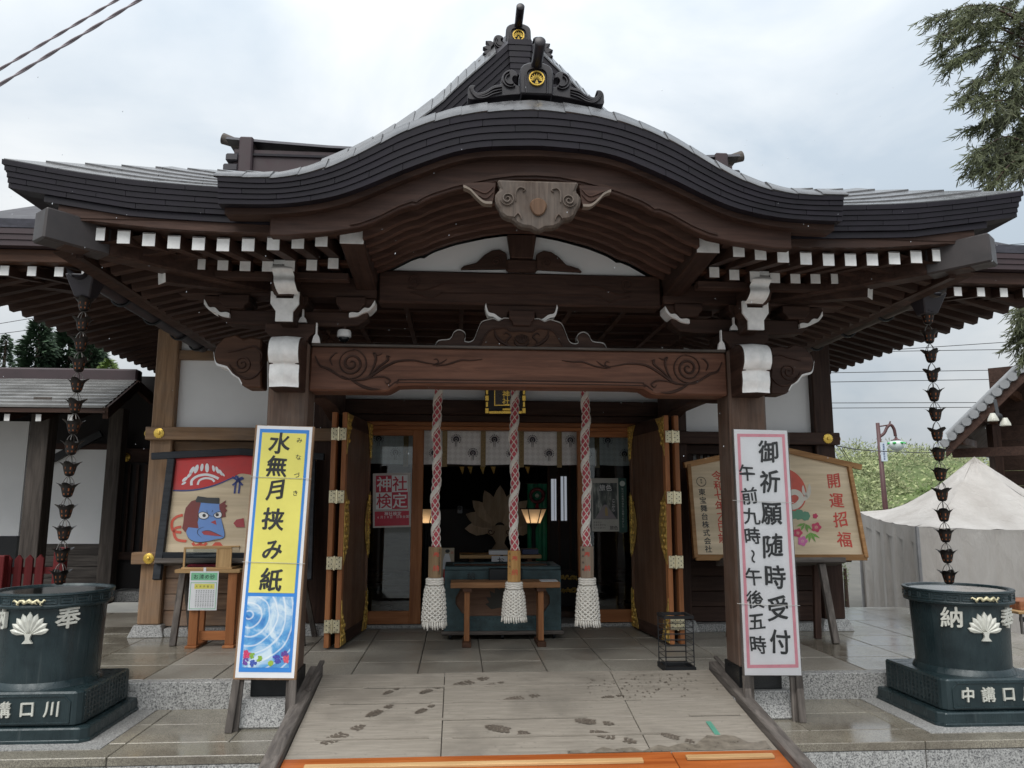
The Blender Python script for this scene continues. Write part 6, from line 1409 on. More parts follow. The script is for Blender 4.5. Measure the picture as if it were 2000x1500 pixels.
# slatted screens on the right with paper glowing by itself in place of daylight
M_paperglow = bpy.data.materials.new('daylight_glow_paper'); M_paperglow.use_nodes = True; b_ = M_paperglow.node_tree.nodes['Principled BSDF']; b_.inputs['Base Color'].default_value = (0.7, 0.72, 0.75, 1); b_.inputs['Emission Color'].default_value = (0.80, 0.88, 1.0, 1); b_.inputs['Emission Strength'].default_value = 0.15
sc_ = thing('paper_screen', 'dark slatted screen with four pale paper strips at right inside hall', 'screen', (PY(1090, 1000, 8.9).x, 8.9, FI))
x0, x1 = PY(1070, 1000, 8.9).x, PY(1127, 1000, 8.9).x; zt0, zt1 = PY(1090, 1017, 8.9).z, PY(1090, 932, 8.9).z
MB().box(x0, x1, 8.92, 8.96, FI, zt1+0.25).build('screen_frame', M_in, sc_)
for a, b in ((1077, 1082.5), (1083.5, 1087), (1096, 1101), (1103, 1107.5)):
    MB().box(PY(a, 1000, 8.9).x, PY(b, 1000, 8.9).x, 8.913, 8.919, zt0, zt1-0.02+0.03*(b > 1090)).build('paper_strip', M_paperglow, sc_)
for px_ in (1070, 1090.5, 1112, 1124): MB().box(PY(px_, 1000, 8.9).x, PY(px_+4, 1000, 8.9).x, 8.90, 8.919, FI, zt1+0.22).build('slat', M_dark['Z'], sc_)
# gilt chest fittings and white device
ch_ = thing('gilt_chest', 'dark chest with two gilded openwork panels inside the hall', 'chest', (PY(935, 1050, 9.4).x, 9.5, FI))
MB().box(PY(905, 1050, 9.4).x, PY(965, 1050, 9.4).x, 9.42, 9.8, FI, PY(935, 1035, 9.4).z).build('body', plain('red_black_lacquer', (0.022, 0.010, 0.009), 0.35), ch_, bevel=0.006)
for ya, yb in ((1045, 1060), (1063, 1071)):
    k = MB(); za_, zb2 = PY(935, yb, 9.4).z, PY(935, ya, 9.4).z; xx0, xx1 = PY(920, 1050, 9.4).x, PY(959, 1050, 9.4).x
    for i in range(22): k.tube([(xx0+(xx1-xx0)*(i+0.5)/22+0.02*math.cos(t), 9.412, (za_+zb2)/2+(zb2-za_)*0.42*math.sin(t+i)) for t in [u*0.7 for u in range(8)]], 0.005, 5)
    k.build('gilt_panel', M_gold, ch_)
sp_ = MB().box(PY(893, 1000, 9.3).x, PY(903, 1000, 9.3).x, 9.3, 9.36, PY(898, 1003, 9.3).z, PY(898, 988, 9.3).z).build('speaker_box', plain('pale_plastic', (0.25, 0.26, 0.28), 0.5), None, bevel=0.008); tag(sp_, 'small pale loudspeaker box on the dark inner wall', 'speaker')
c = PY(898, 993, 9.298); MB().tube([(c.x, 9.2985, c.z), (c.x, 9.292, c.z)], 0.024, 14).build('speaker_cone', M_black, sp_)
MB().box(PY(893, 1000, 9.3).x-0.4, PY(903, 1000, 9.3).x+0.5, 9.365, 9.42, FI, PY(898, 1003, 9.3).z+0.05).build('mount', M_in, sp_)
# small votive picture by the left door edge
P = Panel((842, 1070), (887, 1070), (842, 1140), (886, 1140), 7.9, 7.88)
sv = thing('picture_board', 'cream board with seated figure in white and red beside the box', 'picture', (P.p(0, 0).x, 7.95, FI))
P.rect(MB(), -P.w/2, P.w/2, 0, P.h, -0.02, 0.0).build('board', plain('cream_card', (0.52, 0.44, 0.33), 0.6), sv, bevel=0.004)
k = MB(); P.flat(k, [(0.00, 0.14), (0.07, 0.14), (0.08, 0.22), (0.06, 0.29), (0.02, 0.29), (0.0, 0.22)], 0.001); k.build('painted_robe', M_paper, sv)
k = MB(); P.flat(k, [(0.0, 0.03), (0.075, 0.03), (0.065, 0.14), (0.01, 0.14)], 0.001); P.char(k, '四', P.w*0.4, P.h*0.86, 0.03, 0.001); k.build('painted_skirt', M_red, sv)
k = MB(); P.flat(k, [(0.045+0.025*math.cos(t), 0.315+0.02*math.sin(t)) for t in range(6)], 0.0014); k.build('painted_hair', M_ink, sv)
MB().box(P.p(0, 0).x-P.w/2, P.p(0, 0).x+P.w/2, 7.86, 8.0, FI, P.p(0, 0).z).build('stand', M_brown['X'], sv)
gp_ = thing('gilt_rail', 'dark bench with gilded fretwork at the right inside the entrance', 'bench', (PY(1110, 1200, 8.1).x, 8.2, FI))
for ya, yb in ((1122, 1134), (1147, 1158)):
    za_, zb2 = PY(1110, yb, 8.1).z, PY(1110, ya, 8.1).z; xx0, xx1 = PY(1092, 1130, 8.1).x, PY(1127, 1130, 8.1).x; k = MB()
    for i in range(26): k.ball((xx0+(xx1-xx0)*(i+0.5)/26, 8.09, (za_+zb2)/2+random.uniform(-0.02, 0.02)), 0.012, 6, 4)
    k.build('gilt_fretwork', M_goldd, gp_)
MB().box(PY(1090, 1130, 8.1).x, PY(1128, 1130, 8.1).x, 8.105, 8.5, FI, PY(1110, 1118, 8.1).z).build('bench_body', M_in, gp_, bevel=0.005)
vl = MB(); vz = PY(920, 925, 9.0).z; 
for i, x in enumerate((902, 918, 942, 963, 1000, 1030)):
    c = PY(x, 920, 9.0); vl.add([(c.x-0.03, 8.995, c.z+0.05), (c.x+0.03, 8.995, c.z+0.05), (c.x+0.01, 8.995, c.z-0.04)], [(0, 1, 2)])
hz = thing('hanging_valance', 'dark valance with small gold pendants under the hall ceiling', 'valance', (0.3, 9.0, vz))
MB().box(-1.3, 1.3, 9.0, 9.03, vz+0.08, 2.75).build('valance_board', M_in, hz); vl.build('gold_pendants', M_goldd, hz, fixn=True)['kind'] = 'stuff'

# ================================================================== LEFT: SAND CASE ON STAND
yc = 6.50; zc = PY(400, 1112, yc).z
tb = thing('display_table', 'small wooden stand with a shelf top beside the painted board', 'table', (PY(400, 1270, yc).x, yc+0.1, ZP))
xa, xb_ = PY(343, 1112, yc).x, PY(470, 1112, yc).x
MB().box(xa, xb_, yc-0.02, yc+0.26, zc-0.028, zc).build('table_top', M_light['X'], tb, bevel=0.003)
for x in (PY(378, 1200, yc).x, xb_-0.06):
    MB().box(x-0.035, x+0.035, yc+0.0, yc+0.045, ZP+0.02, zc-0.029).build('leg', M_orange['Z'], tb, bevel=0.003); MB().box(x-0.028, x+0.028, yc+0.19, yc+0.23, ZP+0.02, zc-0.029).build('leg', M_orange['Z'], tb, bevel=0.003)
    MB().box(x-0.045, x+0.045, yc-0.03, yc+0.26, ZP, ZP+0.0199).build('foot', M_orange['Y'], tb, bevel=0.003)
MB().box(PY(378, 1200, yc).x+0.036, xb_-0.096, yc+0.05, yc+0.08, ZP+0.05, ZP+0.12).build('stretcher', M_orange['X'], tb, bevel=0.003)
cs = thing('display_case', 'small glazed wooden case on the stand beneath the painted board', 'case', (PY(405, 1110, yc).x, yc+0.12, zc))
x0, x1 = PY(357, 1100, yc).x, PY(451, 1100, yc).x; z1 = PY(405, 1069, yc).z
MB().box(x0-0.01, x1+0.01, yc, yc+0.24, zc+0.0005, zc+0.015).build('case_base', M_light['X'], cs, bevel=0.002)
MB().box(x0, x1, yc, yc+0.02, z1-0.012, z1).build('case_lid_rail', M_light['X'], cs, bevel=0.002); MB().box(x0, x1, yc+0.22, yc+0.24, z1-0.012, z1).build('case_lid_rail', M_light['X'], cs, bevel=0.002)
xm = PY(422, 1090, yc).x
for x, w_ in ((x0, 0.014), (xm, 0.014), (x1-0.014, 0.014)): MB().box(x, x+w_, yc+0.002, yc+0.02, zc+0.0155, z1-0.0125).build('case_post', M_light['Z'], cs)
MB().box(xm+0.0145, x1-0.0145, yc+0.004, yc+0.016, zc+0.0155, z1-0.0125).build('case_panel', M_light['Z'], cs); MB().box(x0+0.002, x1-0.002, yc+0.225, yc+0.238, zc+0.0155, z1-0.0125).build('case_back', M_pale, cs)
MB().box(x0+0.0145, xm-0.0005, yc+0.008, yc+0.011, zc+0.0155, z1-0.0125).build('case_glass', M_glass, cs)
MB().box(x0+0.02, xm-0.01, yc+0.05, yc+0.2, zc+0.0155, zc+0.03).build('case_tray', M_reds, cs)
P = Panel((370, 1116), (425, 1116), (366, 1192), (423, 1192), yc-0.027, yc-0.027)
nn_ = tag(P.rect(MB(), -P.w/2, P.w/2, 0, P.h, -0.004, 0.0).build('notice_sheet', M_paper), 'green headed notice sheet hanging from the wooden stand', 'notice')
k = MB(); P.frect(k, -P.w*0.46, P.w*0.46, P.h*0.77, P.h*0.965, 0.0008); 
for a0, a1, b0, b1 in ((-0.46, 0.46, 0.03, 0.045), (-0.46, 0.46, 0.70, 0.715), (-0.46, -0.44, 0.03, 0.71), (0.44, 0.46, 0.03, 0.71)): P.frect(k, P.w*a0, P.w*a1, P.h*b0, P.h*b1, 0.0008)
k.build('green_print', plain('mint_print', (0.22, 0.55, 0.33), 0.5), nn_)
k = MB(); P.frect(k, -P.w*0.32, P.w*0.38, P.h*0.55, P.h*0.68, 0.0008); k.build('yellow_print', M_yellow, nn_)
k = MB(); P.htext(k, 'お清め砂', -P.w*0.28, P.h*0.865, P.w*0.19, P.w*0.19, 0.0014, bold=0.008, brush=0.03)
for c_ in range(8): P.vtext(k, '清めの砂をお持ち帰り', P.w*(0.36-0.085*c_), P.h*0.50, P.h*0.046, 0.0125, 0.0014)
P.htext(k, '火水木金土', -P.w*0.24, P.h*0.615, P.w*0.13, 0.02, 0.0014); k.build('black_print', M_ink, nn_)
MB().bar(P.p(0, P.h, -0.004), P.p(0, P.h+0.03, -0.002), 0.02, 0.004).build('tape', M_paper, nn_)

# ================================================================== CAST RAIN BARRELS
def barrel(name, label, rx, ytop, side):
    Yb = 4.95; c = PY(rx, ytop, Yb); xc = c.x; zr = c.z; zb1 = 0.305; yq = 4.95
    t = thing(name, label, 'rain barrel', (xc, Yb, ZT), 'rain barrels under the rain chains')
    def oct_(hx, hy, ch): return [(xc-hx+ch, yq-hy), (xc+hx-ch, yq-hy), (xc+hx, yq-hy+ch), (xc+hx, yq+hy), (xc-hx, yq+hy), (xc-hx, yq-hy+ch)]
    MB().prism(oct_(0.395, 0.345, 0.04), ZT+0.004, 0.122, 'XY').build('lower_plinth', M_patina, t, bevel=0.008)
    MB().prism(oct_(0.403, 0.349, 0.043), ZT+0.0005, ZT+0.022, 'XY').build('plinth_foot', M_patina, t, bevel=0.004)
    up_ = MB().prism(oct_(0.345, 0.315, 0.035), 0.1225, zb1, 'XY').build('upper_plinth', M_patina, t, bevel=0.010)
    yf = yq-0.315
    fr = MB(); x0, x1, z0, z1 = xc-0.285, xc+0.285, 0.142, zb1-0.022
    ribbon(fr, [(x0, z0), (x1, z0)], yf, 0.012, 0.005, False); ribbon(fr, [(x0+0.03, z1), (x1-0.03, z1)], yf, 0.012, 0.005, False); ribbon(fr, [(x0, z0), (x0, z1-0.03), (x0+0.03, z1)], yf, 0.012, 0.005, False); ribbon(fr, [(x1, z0), (x1, z1-0.03), (x1-0.03, z1)], yf, 0.012, 0.005, False)
    fr.build('panel_moulding', M_patina, up_)
    pn = Panel.__new__(Panel); pn.o = Vector((xc, yf, 0.1225)); pn.u = Vector((1, 0, 0)); pn.v = Vector((0, 0, 1)); pn.n = Vector((0, -1, 0)); pn.w = 0.9; pn.h = 0.2
    for i, ch in enumerate('中講口川'): tx = MB(); pn.char(tx, ch, -0.195+i*0.128, 0.093, 0.094, 0.004, bold=0.0, fat=0.018, ext=0.06, brush=0.015); tx.build('raised_character', M_silver, up_)
    # cast donor names on the side (texture of small raised characters)
    pn2 = Panel.__new__(Panel); sd_ = 1 if side < 0 else -1; pn2.o = Vector((xc+sd_*0.345, yq, 0.1225)); pn2.u = Vector((0, sd_, 0)); pn2.v = Vector((0, 0, 1)); pn2.n = Vector((sd_, 0, 0)); pn2.w = 0.6; pn2.h = 0.2
    tx = MB(); names = '川口講中奉納世話人山田大木中村高橋'
    for cidx in range(14): pn2.vtext(tx, ''.join(names[(cidx*5+j*3) % len(names)] for j in range(6)), -0.27+cidx*0.04, 0.165, 0.026, 0.022, 0.001, ext=0.06)
    tx.build('raised_names', M_patina, up_)['kind'] = 'stuff'
    # round body
    rb, rt = 0.272, 0.285
    prof = [(rb+0.02, zb1+0.0005), (rb+0.012, zb1+0.02), (rb, zb1+0.035), (rb+0.004, zb1+0.2), (rt, zr-0.085), (rt, zr-0.082)]
    bd = MB().lathe(prof, 64, (xc, Yb, 0)).build('tub', M_patina, t, smooth=35)
    rim = MB().lathe([(rt+0.004, zr-0.088), (rt+0.030, zr-0.082), (rt+0.034, zr-0.070), (rt+0.030, zr-0.062), (rt+0.032, zr-0.016), (rt+0.038, zr-0.010), (rt+0.036, zr), (rt+0.012, zr), (rt+0.008, zr-0.006), (rt-0.01, zr-0.03)], 64, (xc, Yb, 0), cap1=False).build('rim', M_patina, t, smooth=35)
    MB().lathe([(rt+0.006, zr-0.009), (0.0005, zr-0.009)], 48, (xc, Yb, 0), cap0=False).build('water', plain('barrel_water', (0.012, 0.014, 0.014), 0.06, var=0.1), t)
    # key pattern on the rim
    kp_ = MB(); rr = rt+0.032
    def arc(a0, a1, z): return [(xc+rr*math.cos(a0+(a1-a0)*i/6), Yb+rr*math.sin(a0+(a1-a0)*i/6), z) for i in range(7)]
    nseg = 24
    for i in range(nseg):
        a0 = 2*math.pi*i/nseg; w_ = 2*math.pi/nseg
        for p in (arc(a0+0.02, a0+w_-0.03, zr-0.022), arc(a0+0.02, a0+w_-0.03, zr-0.056), arc(a0+0.06, a0+w_-0.07, zr-0.039)): kp_.tube(p, 0.0035, 4)
        kp_.tube([arc(a0+0.02, a0+w_-0.03, zr-0.022)[0], arc(a0+0.02, a0+w_-0.03, zr-0.056)[0]], 0.0035, 4); kp_.tube([arc(a0+0.02, a0+w_-0.03, zr-0.022)[6], arc(a0+0.02, a0+w_-0.03, zr-0.056)[6]], 0.0035, 4)
    kp_.build('key_pattern', M_patina, rim)
    face = math.atan2(CAM.y-Yb, CAM.x-xc)
    def on_tub(a, z, r_):
        nrm = Vector((math.cos(a), math.sin(a), 0)); q = Panel.__new__(Panel); q.o = Vector((xc, Yb, z))+nrm*r_; q.n = nrm; q.u = Vector((-nrm.y, nrm.x, 0)); q.v = Vector((0, 0, 1)); q.w = q.h = 0.2; return q
    zc_ = PY(rx, 1208, 4.67).z
    items = [('奉', 15), ('crest', -23), ('納', -62)] if side < 0 else [('納', -8), ('crest', 28), ('奉', 63)]
    for it_, deg in items:
        a = face+R(deg)
        if it_ != 'crest':
            q = on_tub(a, zc_, rt+0.001); tx = MB(); q.char(tx, it_, 0, 0, 0.14, 0.004, bold=0.0, fat=0.018, ext=0.07, brush=0.015); tx.build('raised_lettering', M_silver, bd)
        else:
            q = on_tub(a, zc_-0.055, rt-0.004); k = MB()
            for i in (4, -4, 3, -3, 2, -2, 1, -1, 0):
                an = math.pi/2-i*R(18.5); d_ = Vector((math.cos(an), math.sin(an))); n_ = Vector((-d_.y, d_.x)); c_ = Vector((0, -0.035))+d_*0.012; L_ = 0.118-0.006*abs(i); o_ = 0.004+0.002*(4-abs(i))
                pts = [c_, c_+d_*L_*0.55+n_*0.016, c_+d_*L_*0.8+n_*0.014, c_+d_*L_, c_+d_*L_*0.8-n_*0.014, c_+d_*L_*0.55-n_*0.016]
                kk_ = len(pts); v = [q.p(p.x, p.y, o_-0.01) for p in pts]+[q.p(p.x, p.y, o_) for p in pts]+[q.p(*(c_+d_*L_*0.6), o_+0.008)]
                k.add(v, [(i_, (i_+1) % kk_, kk_+(i_+1) % kk_, kk_+i_) for i_ in range(kk_)]+[(kk_+i_, kk_+(i_+1) % kk_, 2*kk_) for i_ in range(kk_)])
            stm = [(-0.020, -0.025), (0.020, -0.025), (0.012, -0.045), (0.012, -0.058), (0.028, -0.078), (-0.028, -0.078), (-0.012, -0.058), (-0.012, -0.045)]
            k.add([q.p(*p, 0.002) for p in stm]+[q.p(*p, 0.018) for p in stm], [tuple(range(8, 16))]+[(i, (i+1) % 8, 8+(i+1) % 8, 8+i) for i in range(8)])
            k.build('leaf_crest', M_silver, bd, fixn=True)
            # gilt dragon on the rim above
            dg = MB(); pts = []
            for i in range(22):
                u = -0.085+0.17*i/21; aa = a+u/rr; pts.append((xc+(rr+0.008)*math.cos(aa), Yb+(rr+0.008)*math.sin(aa), zr-0.040+0.007*math.sin(i*1.3)+0.003*math.sin(i*2.9)))
            dg.tube(pts, [0.004+0.006*math.sin(math.pi*(i+0.5)/22) for i in range(22)], 6)
            for i in (3, 7, 11, 15, 18): x_, y_, z_ = pts[i]; dg.tube([(x_, y_, z_), (x_*1.0+0.006*math.cos(a), y_+0.006*math.sin(a), z_-0.012), (x_+0.01, y_, z_-0.017)], 0.0035, 5)
            dg.build('gilt_dragon', plain('pale_gilt', (0.60, 0.55, 0.36), 0.45, 0.5, var=0.4, scale=60), rim, smooth=1)
    sh_ = struct(MB().prism([(xc-0.66, YT0+0.10), (xc+0.66, YT0+0.10), (xc+0.66, YP0-0.002), (xc-0.66, YP0-0.002)], ZT-0.02, ZT+0.0035, 'XY').build('granite_pad', M_stone)) if False else None
    return t, xc, zr
bL, xL, zL = barrel('rain_barrel', 'left dark green cast barrel with silver characters and leaf crest', 109, 1149, -1)
bR, xR, zR = barrel('rain_barrel', 'right dark green cast barrel before the white tent', 1868, 1146, 1)
# pale granite pads let into the terrace under the barrels
for xc in (xL, xR):
    o = MB().prism([(xc-0.52, 4.50), (xc+0.52, 4.50), (xc+0.52, 5.296), (xc-0.52, 5.296)], ZT-0.03, ZT+0.0042, 'XY').build('pad_stone', M_stone, terr)

# ================================================================== GUTTERS AND RAIN CHAINS
cup = MB(); cups = [(0.016, 0.0), (0.024, 0.008), (0.030, 0.030), (0.034, 0.055), (0.047, 0.078), (0.052, 0.082)]
cup.lathe(cups, 24, lobes=lambda a, j: 1+(0.0 if j < 3 else (0.16 if j < 5 else 0.24)*math.cos(4*a)*(0.5 if j == 3 else 1)), cap1=False)
for i_, p in enumerate(cup.v):
    a = math.atan2(p[1], p[0]); j = i_//24
    if j >= 4: cup.v[i_] = (p[0], p[1], p[2]-0.016*(1-math.cos(4*a))*0.5)
cup_me = cup.mesh('rain_cup', smooth=50)
lam = MB()
for i in range(8):
    a = R(22.5+45*i); r0, r1 = 0.0262, 0.0338
    v = []
    for da in (-0.14, 0.14): v += [(r0*math.cos(a+da), r0*math.sin(a+da), 0.014), (r1*math.cos(a+da), r1*math.sin(a+da), 0.050)]
    lam.add(v, [(0, 2, 3, 1)])
lam_me = lam.mesh('copper_window')
lk = MB()
for a in (0, math.pi/2):
    lk.tube([(0.034*math.cos(a), 0.034*math.sin(a), 0.066), (0.022*math.cos(a), 0.022*math.sin(a), 0.098), (0.0, 0.0, 0.124), (-0.022*math.cos(a), -0.022*math.sin(a), 0.098), (-0.034*math.cos(a), -0.034*math.sin(a), 0.066)], 0.0022, 5)
lk_me = lk.mesh('link')
def chain(label, top_px, bot_px, ncup, Yc, zbar):
    t0 = PY(*top_px, Yc); b0 = PY(*bot_px, Yc); t = thing('rain_chain', label, 'rain chain', (b0.x, Yc, zbar), 'rain chains of flower cups')
    for i in range(ncup):
        f = i/(ncup-1); x = b0.x; z = b0.z-0.04+(t0.z-b0.z)*f; x = b0.x+(t0.x-b0.x)*f
        if i == 0: z = max(z, zbar-0.006)
        M = Matrix.Translation((x, Yc, z)) @ Matrix.Rotation(R(random.choice((45, 40, 52, 0, 8))), 4, 'Z') @ Matrix.Scale(1.06, 4)
        c_ = link('rain_cup', cup_me, M_copper, t, M); o = link('copper_window', lam_me, M_copperi, c_, M); o = link('link', lk_me, M_chain, c_, M)
    return t0
tL = chain('left rain chain of bronze flower cups hanging into left barrel', (165, 596), (117, 1128), 14, 4.80, zL)
tR = chain('right rain chain of bronze flower cups hanging into right barrel', (1812, 622), (1853, 1128), 14, 4.80, zR)
for s, tp in ((-1, tL), (1, tR)):
    gx = tp.x; zg = 2.735
    gt = thing('roof_gutter', ('left' if s < 0 else 'right')+' bronze roof gutter with hanging hooks below the porch side eave', 'gutter', (gx, 5.0, zg), 'gutters under the porch side eaves')
    pr = [(0.055*math.cos(math.pi+math.pi*i/8), 0.055*math.sin(math.pi+math.pi*i/8)) for i in range(9)]
    M_gut = M_roof if s < 0 else M_grey['Y']
    MB().grid([[(gx+a, y, zg+b) for a, b in pr] for y in (4.66, 7.0)]).build('trough', M_gut, gt, smooth=1)
    MB().grid([[(gx+a*1.06, y, zg+b*1.06+0.001) for a, b in pr] for y in (4.66, 7.0)], flip=True).build('trough', M_gut, gt, smooth=1)
    MB().lathe([(0.055, -0.085), (0.042, -0.07)], 8, (gx, 4.80, zg-0.055)).build('spout', M_roof, gt)
    MB().hexa([(gx-0.045, 4.755, zg-0.15), (gx+0.045, 4.755, zg-0.15), (gx+0.045, 4.845, zg-0.15), (gx-0.045, 4.845, zg-0.15), (gx-0.085, 4.70, zg-0.02), (gx+0.085, 4.70, zg-0.02), (gx+0.085, 4.88, zg-0.02), (gx-0.085, 4.88, zg-0.02)]).build('outlet_box', M_roof, gt, bevel=0.006)
    MB().tube([(gx, 4.80, zg-0.15), (gx, 4.80, tp.z-0.01)], 0.028, 10).build('spout', M_roof, gt)
    for y in (4.74, 5.30, 5.85, 6.4, 6.85):
        k = MB(); k.tube([(gx+0.068*math.cos(math.pi+math.pi*i/10), y, zg+0.068*math.sin(math.pi+math.pi*i/10)) for i in range(11)], 0.010, 6); k.tube([(gx-s*0.068, y, zg), (gx-s*0.068, y, zg+0.10), (gx-s*0.15, y, zg+0.14)], 0.010, 6); k.build('hook', M_iron, gt)

# ================================================================== SMALL PORCH THINGS
c = PY(672, 660, 4.99); cm_ = thing('security_camera', 'white dome security camera under the porch beam at left', 'camera', (c.x, 4.99, c.z))
MB().lathe([(0.038, 0.002), (0.046, 0.008), (0.046, 0.035), (0.040, 0.05)], 20, (c.x, 4.99, c.z)).build('housing', M_white, cm_, smooth=35)
MB().ball((c.x, 4.99, c.z), 0.035, 16, 8, (1, 1, 0.9)).build('dome', plain('smoked_dome', (0.01, 0.011, 0.013), 0.06), cm_, smooth=1)
MB().tube([(c.x, 4.99, c.z+0.05), (c.x, 4.99, 2.48)], 0.012, 8).build('mount', M_dark['Z'], cm_)
# umbrella rack
q0 = PZ(1303, 1314, ZP); q1 = PZ(1362, 1316, ZP); xa, xb_ = q0.x, q1.x; ya = q0.y+0.02; yb = ya+0.19; zt = PY(1330, 1203, ya).z
ur = thing('umbrella_rack', 'black wire umbrella rack standing at the top of the ramp', 'umbrella rack', ((xa+xb_)/2, (ya+yb)/2, ZP))
k = MB(); k.box(xa-0.01, xb_+0.01, ya-0.012, ya+0.006, ZP, ZP+0.032); k.box(xa-0.01, xb_+0.01, yb-0.006, yb+0.012, ZP, ZP+0.032); k.box(xa-0.01, xa+0.008, ya+0.0065, yb-0.0065, ZP, ZP+0.032); k.box(xb_-0.008, xb_+0.01, ya+0.0065, yb-0.0065, ZP, ZP+0.032); k.box(xa, xb_, ya, yb, ZP+0.002, ZP+0.010)
k.build('drip_tray', M_black, ur)
k = MB(); k.box(xa-0.006, xb_+0.006, ya-0.008, ya+0.008, zt-0.02, zt); k.box(xa-0.006, xb_+0.006, yb-0.008, yb+0.008, zt-0.02, zt); k.box(xa-0.006, xa+0.010, ya+0.0085, yb-0.0085, zt-0.02, zt); k.box(xb_-0.010, xb_+0.006, ya+0.0085, yb-0.0085, zt-0.02, zt); k.build('top_rim', M_black, ur)
k = MB()
for x, y in ((xa, ya), (xb_, ya), (xa, yb), (xb_, yb)): k.tube([(x, y, ZP+0.03), (x, y, zt-0.01)], 0.004, 6)
k.build('corner_wires', M_black, ur)
for i in range(8):
    z = ZP+0.06+(zt-ZP-0.10)*i/7; MB().tube([(xa, ya, z), (xb_, ya, z), (xb_, yb, z), (xa, yb, z), (xa, ya, z)], 0.0026, 5).build('wire_hoop', M_black, ur)

# ================================================================== RIGHT SIDE: TENT, LAMP POST, TILED BUILDING, TABLE
GZ = -0.62
tn = thing('canopy_tent', 'white canvas canopy tent with side walls at right', 'tent', (9.0, 13.2, GZ))
M_canvas = plain('white_canvas', (0.62, 0.60, 0.57), 0.8, var=0.10, scale=1.2)
def canvas_bump():
    m, t, b = mat_base('creased_canvas', 0.8); v = _coords(t, (1, 1, 0.35), False); n = _noise(t, v, 1.5, 5, 0.6, 0.6); n2 = _noise(t, v, 5, 5, 0.6, 0.8)
    t.links.new(_ramp(t, n, [(0.3, (0.40, 0.37, 0.34)), (0.7, (0.55, 0.525, 0.495))]), b.inputs['Base Color']); _bump(t, b, n2, 0.6, 0.05); return m
M_canw = canvas_bump()
pk = PY(1903, 893, 13.4); e1 = PY(1672, 1003, 14.6); e2_ = PY(1792, 1038, 11.9)
xw = e1.x; yfw, ybk = 11.6, 15.4; ze = 1.02; xr_ = xw+4.2
pkp = Vector(((xw+xr_)/2+0.1, (yfw+ybk)/2, pk.z))
x0 = PY(1672, 1003, 13.0).x
cor = [Vector((PY(1676, 1000, 14.8).x, 14.8, PY(1676, 1000, 14.8).z)), Vector((PY(1790, 1022, 11.6).x, 11.6, PY(1790, 1022, 11.6).z-0.05)), Vector((PY(2150, 1000, 11.6).x, 11.6, 1.0)), Vector((PY(2150, 990, 15).x, 15.0, 1.15))]
pkp = Vector((PY(1903, 893, 13.3).x, 13.3, PY(1903, 893, 13.3).z))
can = MB(); n = 14
for i in range(4):
    a, b = cor[i], cor[(i+1) % 4]; rows = []
    for u in range(n+1):
        row = []
        for v_ in range(n+1):
            e = a.lerp(b, v_/n); e = e+Vector((0, 0, -0.05*math.sin(math.pi*v_/n))); t_ = u/n
            p = e.lerp(pkp, t_); sag = -0.30*math.sin(math.pi*t_)*(0.55+0.45*abs(2*v_/n-1)) ; p.z += sag*(1-t_*0.3)+0.012*math.sin(v_*2.3+u)
            row.append(tuple(p))
        rows.append(row)
    can.grid(rows)
can.build('canopy', M_canw, tn, smooth=30)
vl_ = MB(); wl_ = MB()
for i in (0, 1, 3):
    a, b = cor[i], cor[(i+1) % 4]; m = 30
    vl_.grid([[tuple(a.lerp(b, k/m)+Vector((0, 0, -0.05*math.sin(math.pi*k/m)))), tuple(a.lerp(b, k/m)+Vector((0.01*math.sin(k), 0.01, -0.24-0.03*abs(math.sin(k*0.6)))))] for k in range(m+1)])
for i in (0, 1, 2, 3):
    a, b = cor[i], cor[(i+1) % 4]; m = 40; rows = []
    for k in range(m+1):
        p = a.lerp(b, k/m); w_ = 0.05*math.sin(k*0.9)+0.03*math.sin(k*2.1)
        rows.append([(p.x+w_*0.3, p.y+w_*0.2, p.z-0.1), (p.x+w_*0.7, p.y, (p.z+GZ)/2), (p.x+w_, p.y+w_*0.4, GZ+0.01)])
    wl_.grid(rows)
vl_.build('valance', M_canw, tn, smooth=1); wl_.build('side_wall', M_canw, tn, smooth=1)
for p in cor: MB().tube([(p.x, p.y, GZ), (p.x, p.y, p.z)], 0.03, 8).build('pole', plain('grey_steel', (0.35, 0.35, 0.36), 0.4, 0.7), tn)
pm_ = PY(1962, 1040, 11.7); MB().tube([(pm_.x, 11.7, GZ), (pm_.x, 11.7, 0.9)], 0.022, 8).build('pole', plain('grey_steel', (0.35, 0.35, 0.36), 0.4, 0.7), tn); MB().box(pm_.x-0.05, pm_.x+0.05, 11.67, 11.73, 0.86, 0.90).build('pole_bracket', M_black, tn)
# folding table with a box of goods beside the tent
f0 = PY(1985, 1265, 8.9); rt_ = thing('folding_table', 'wooden topped folding table with steel legs beside the right barrel', 'table', (f0.x+0.5, 9.0, GZ))
zt = PY(1985, 1190, 8.9).z; MB().box(f0.x-0.08, f0.x+1.5, 8.7, 9.3, zt-0.03, zt).build('table_top', M_light['X'], rt_, bevel=0.004)
for x in (f0.x-0.02, f0.x+1.4):
    for y in (8.75, 9.25): MB().tube([(x, y, GZ), (x, y, zt-0.03)], 0.016, 8).build('leg', M_chain, rt_)
MB().box(f0.x-0.03, f0.x+1.41, 8.74, 8.77, zt-0.12, zt-0.07).build('apron', M_black, rt_)
MB().box(f0.x-0.03, f0.x+1.41, 8.745, 8.765, zt-0.62, zt-0.59).build('stretcher', M_chain, rt_)
gb_ = MB().box(f0.x+0.02, f0.x+0.7, 8.8, 9.2, zt+0.0005, zt+0.10).build('goods_tray', wood((0.22, 0.08, 0.04), (0.42, 0.19, 0.10), 'X', 0.6), None, bevel=0.008); tag(gb_, 'low brown wooden tray on the folding table at right edge', 'tray')
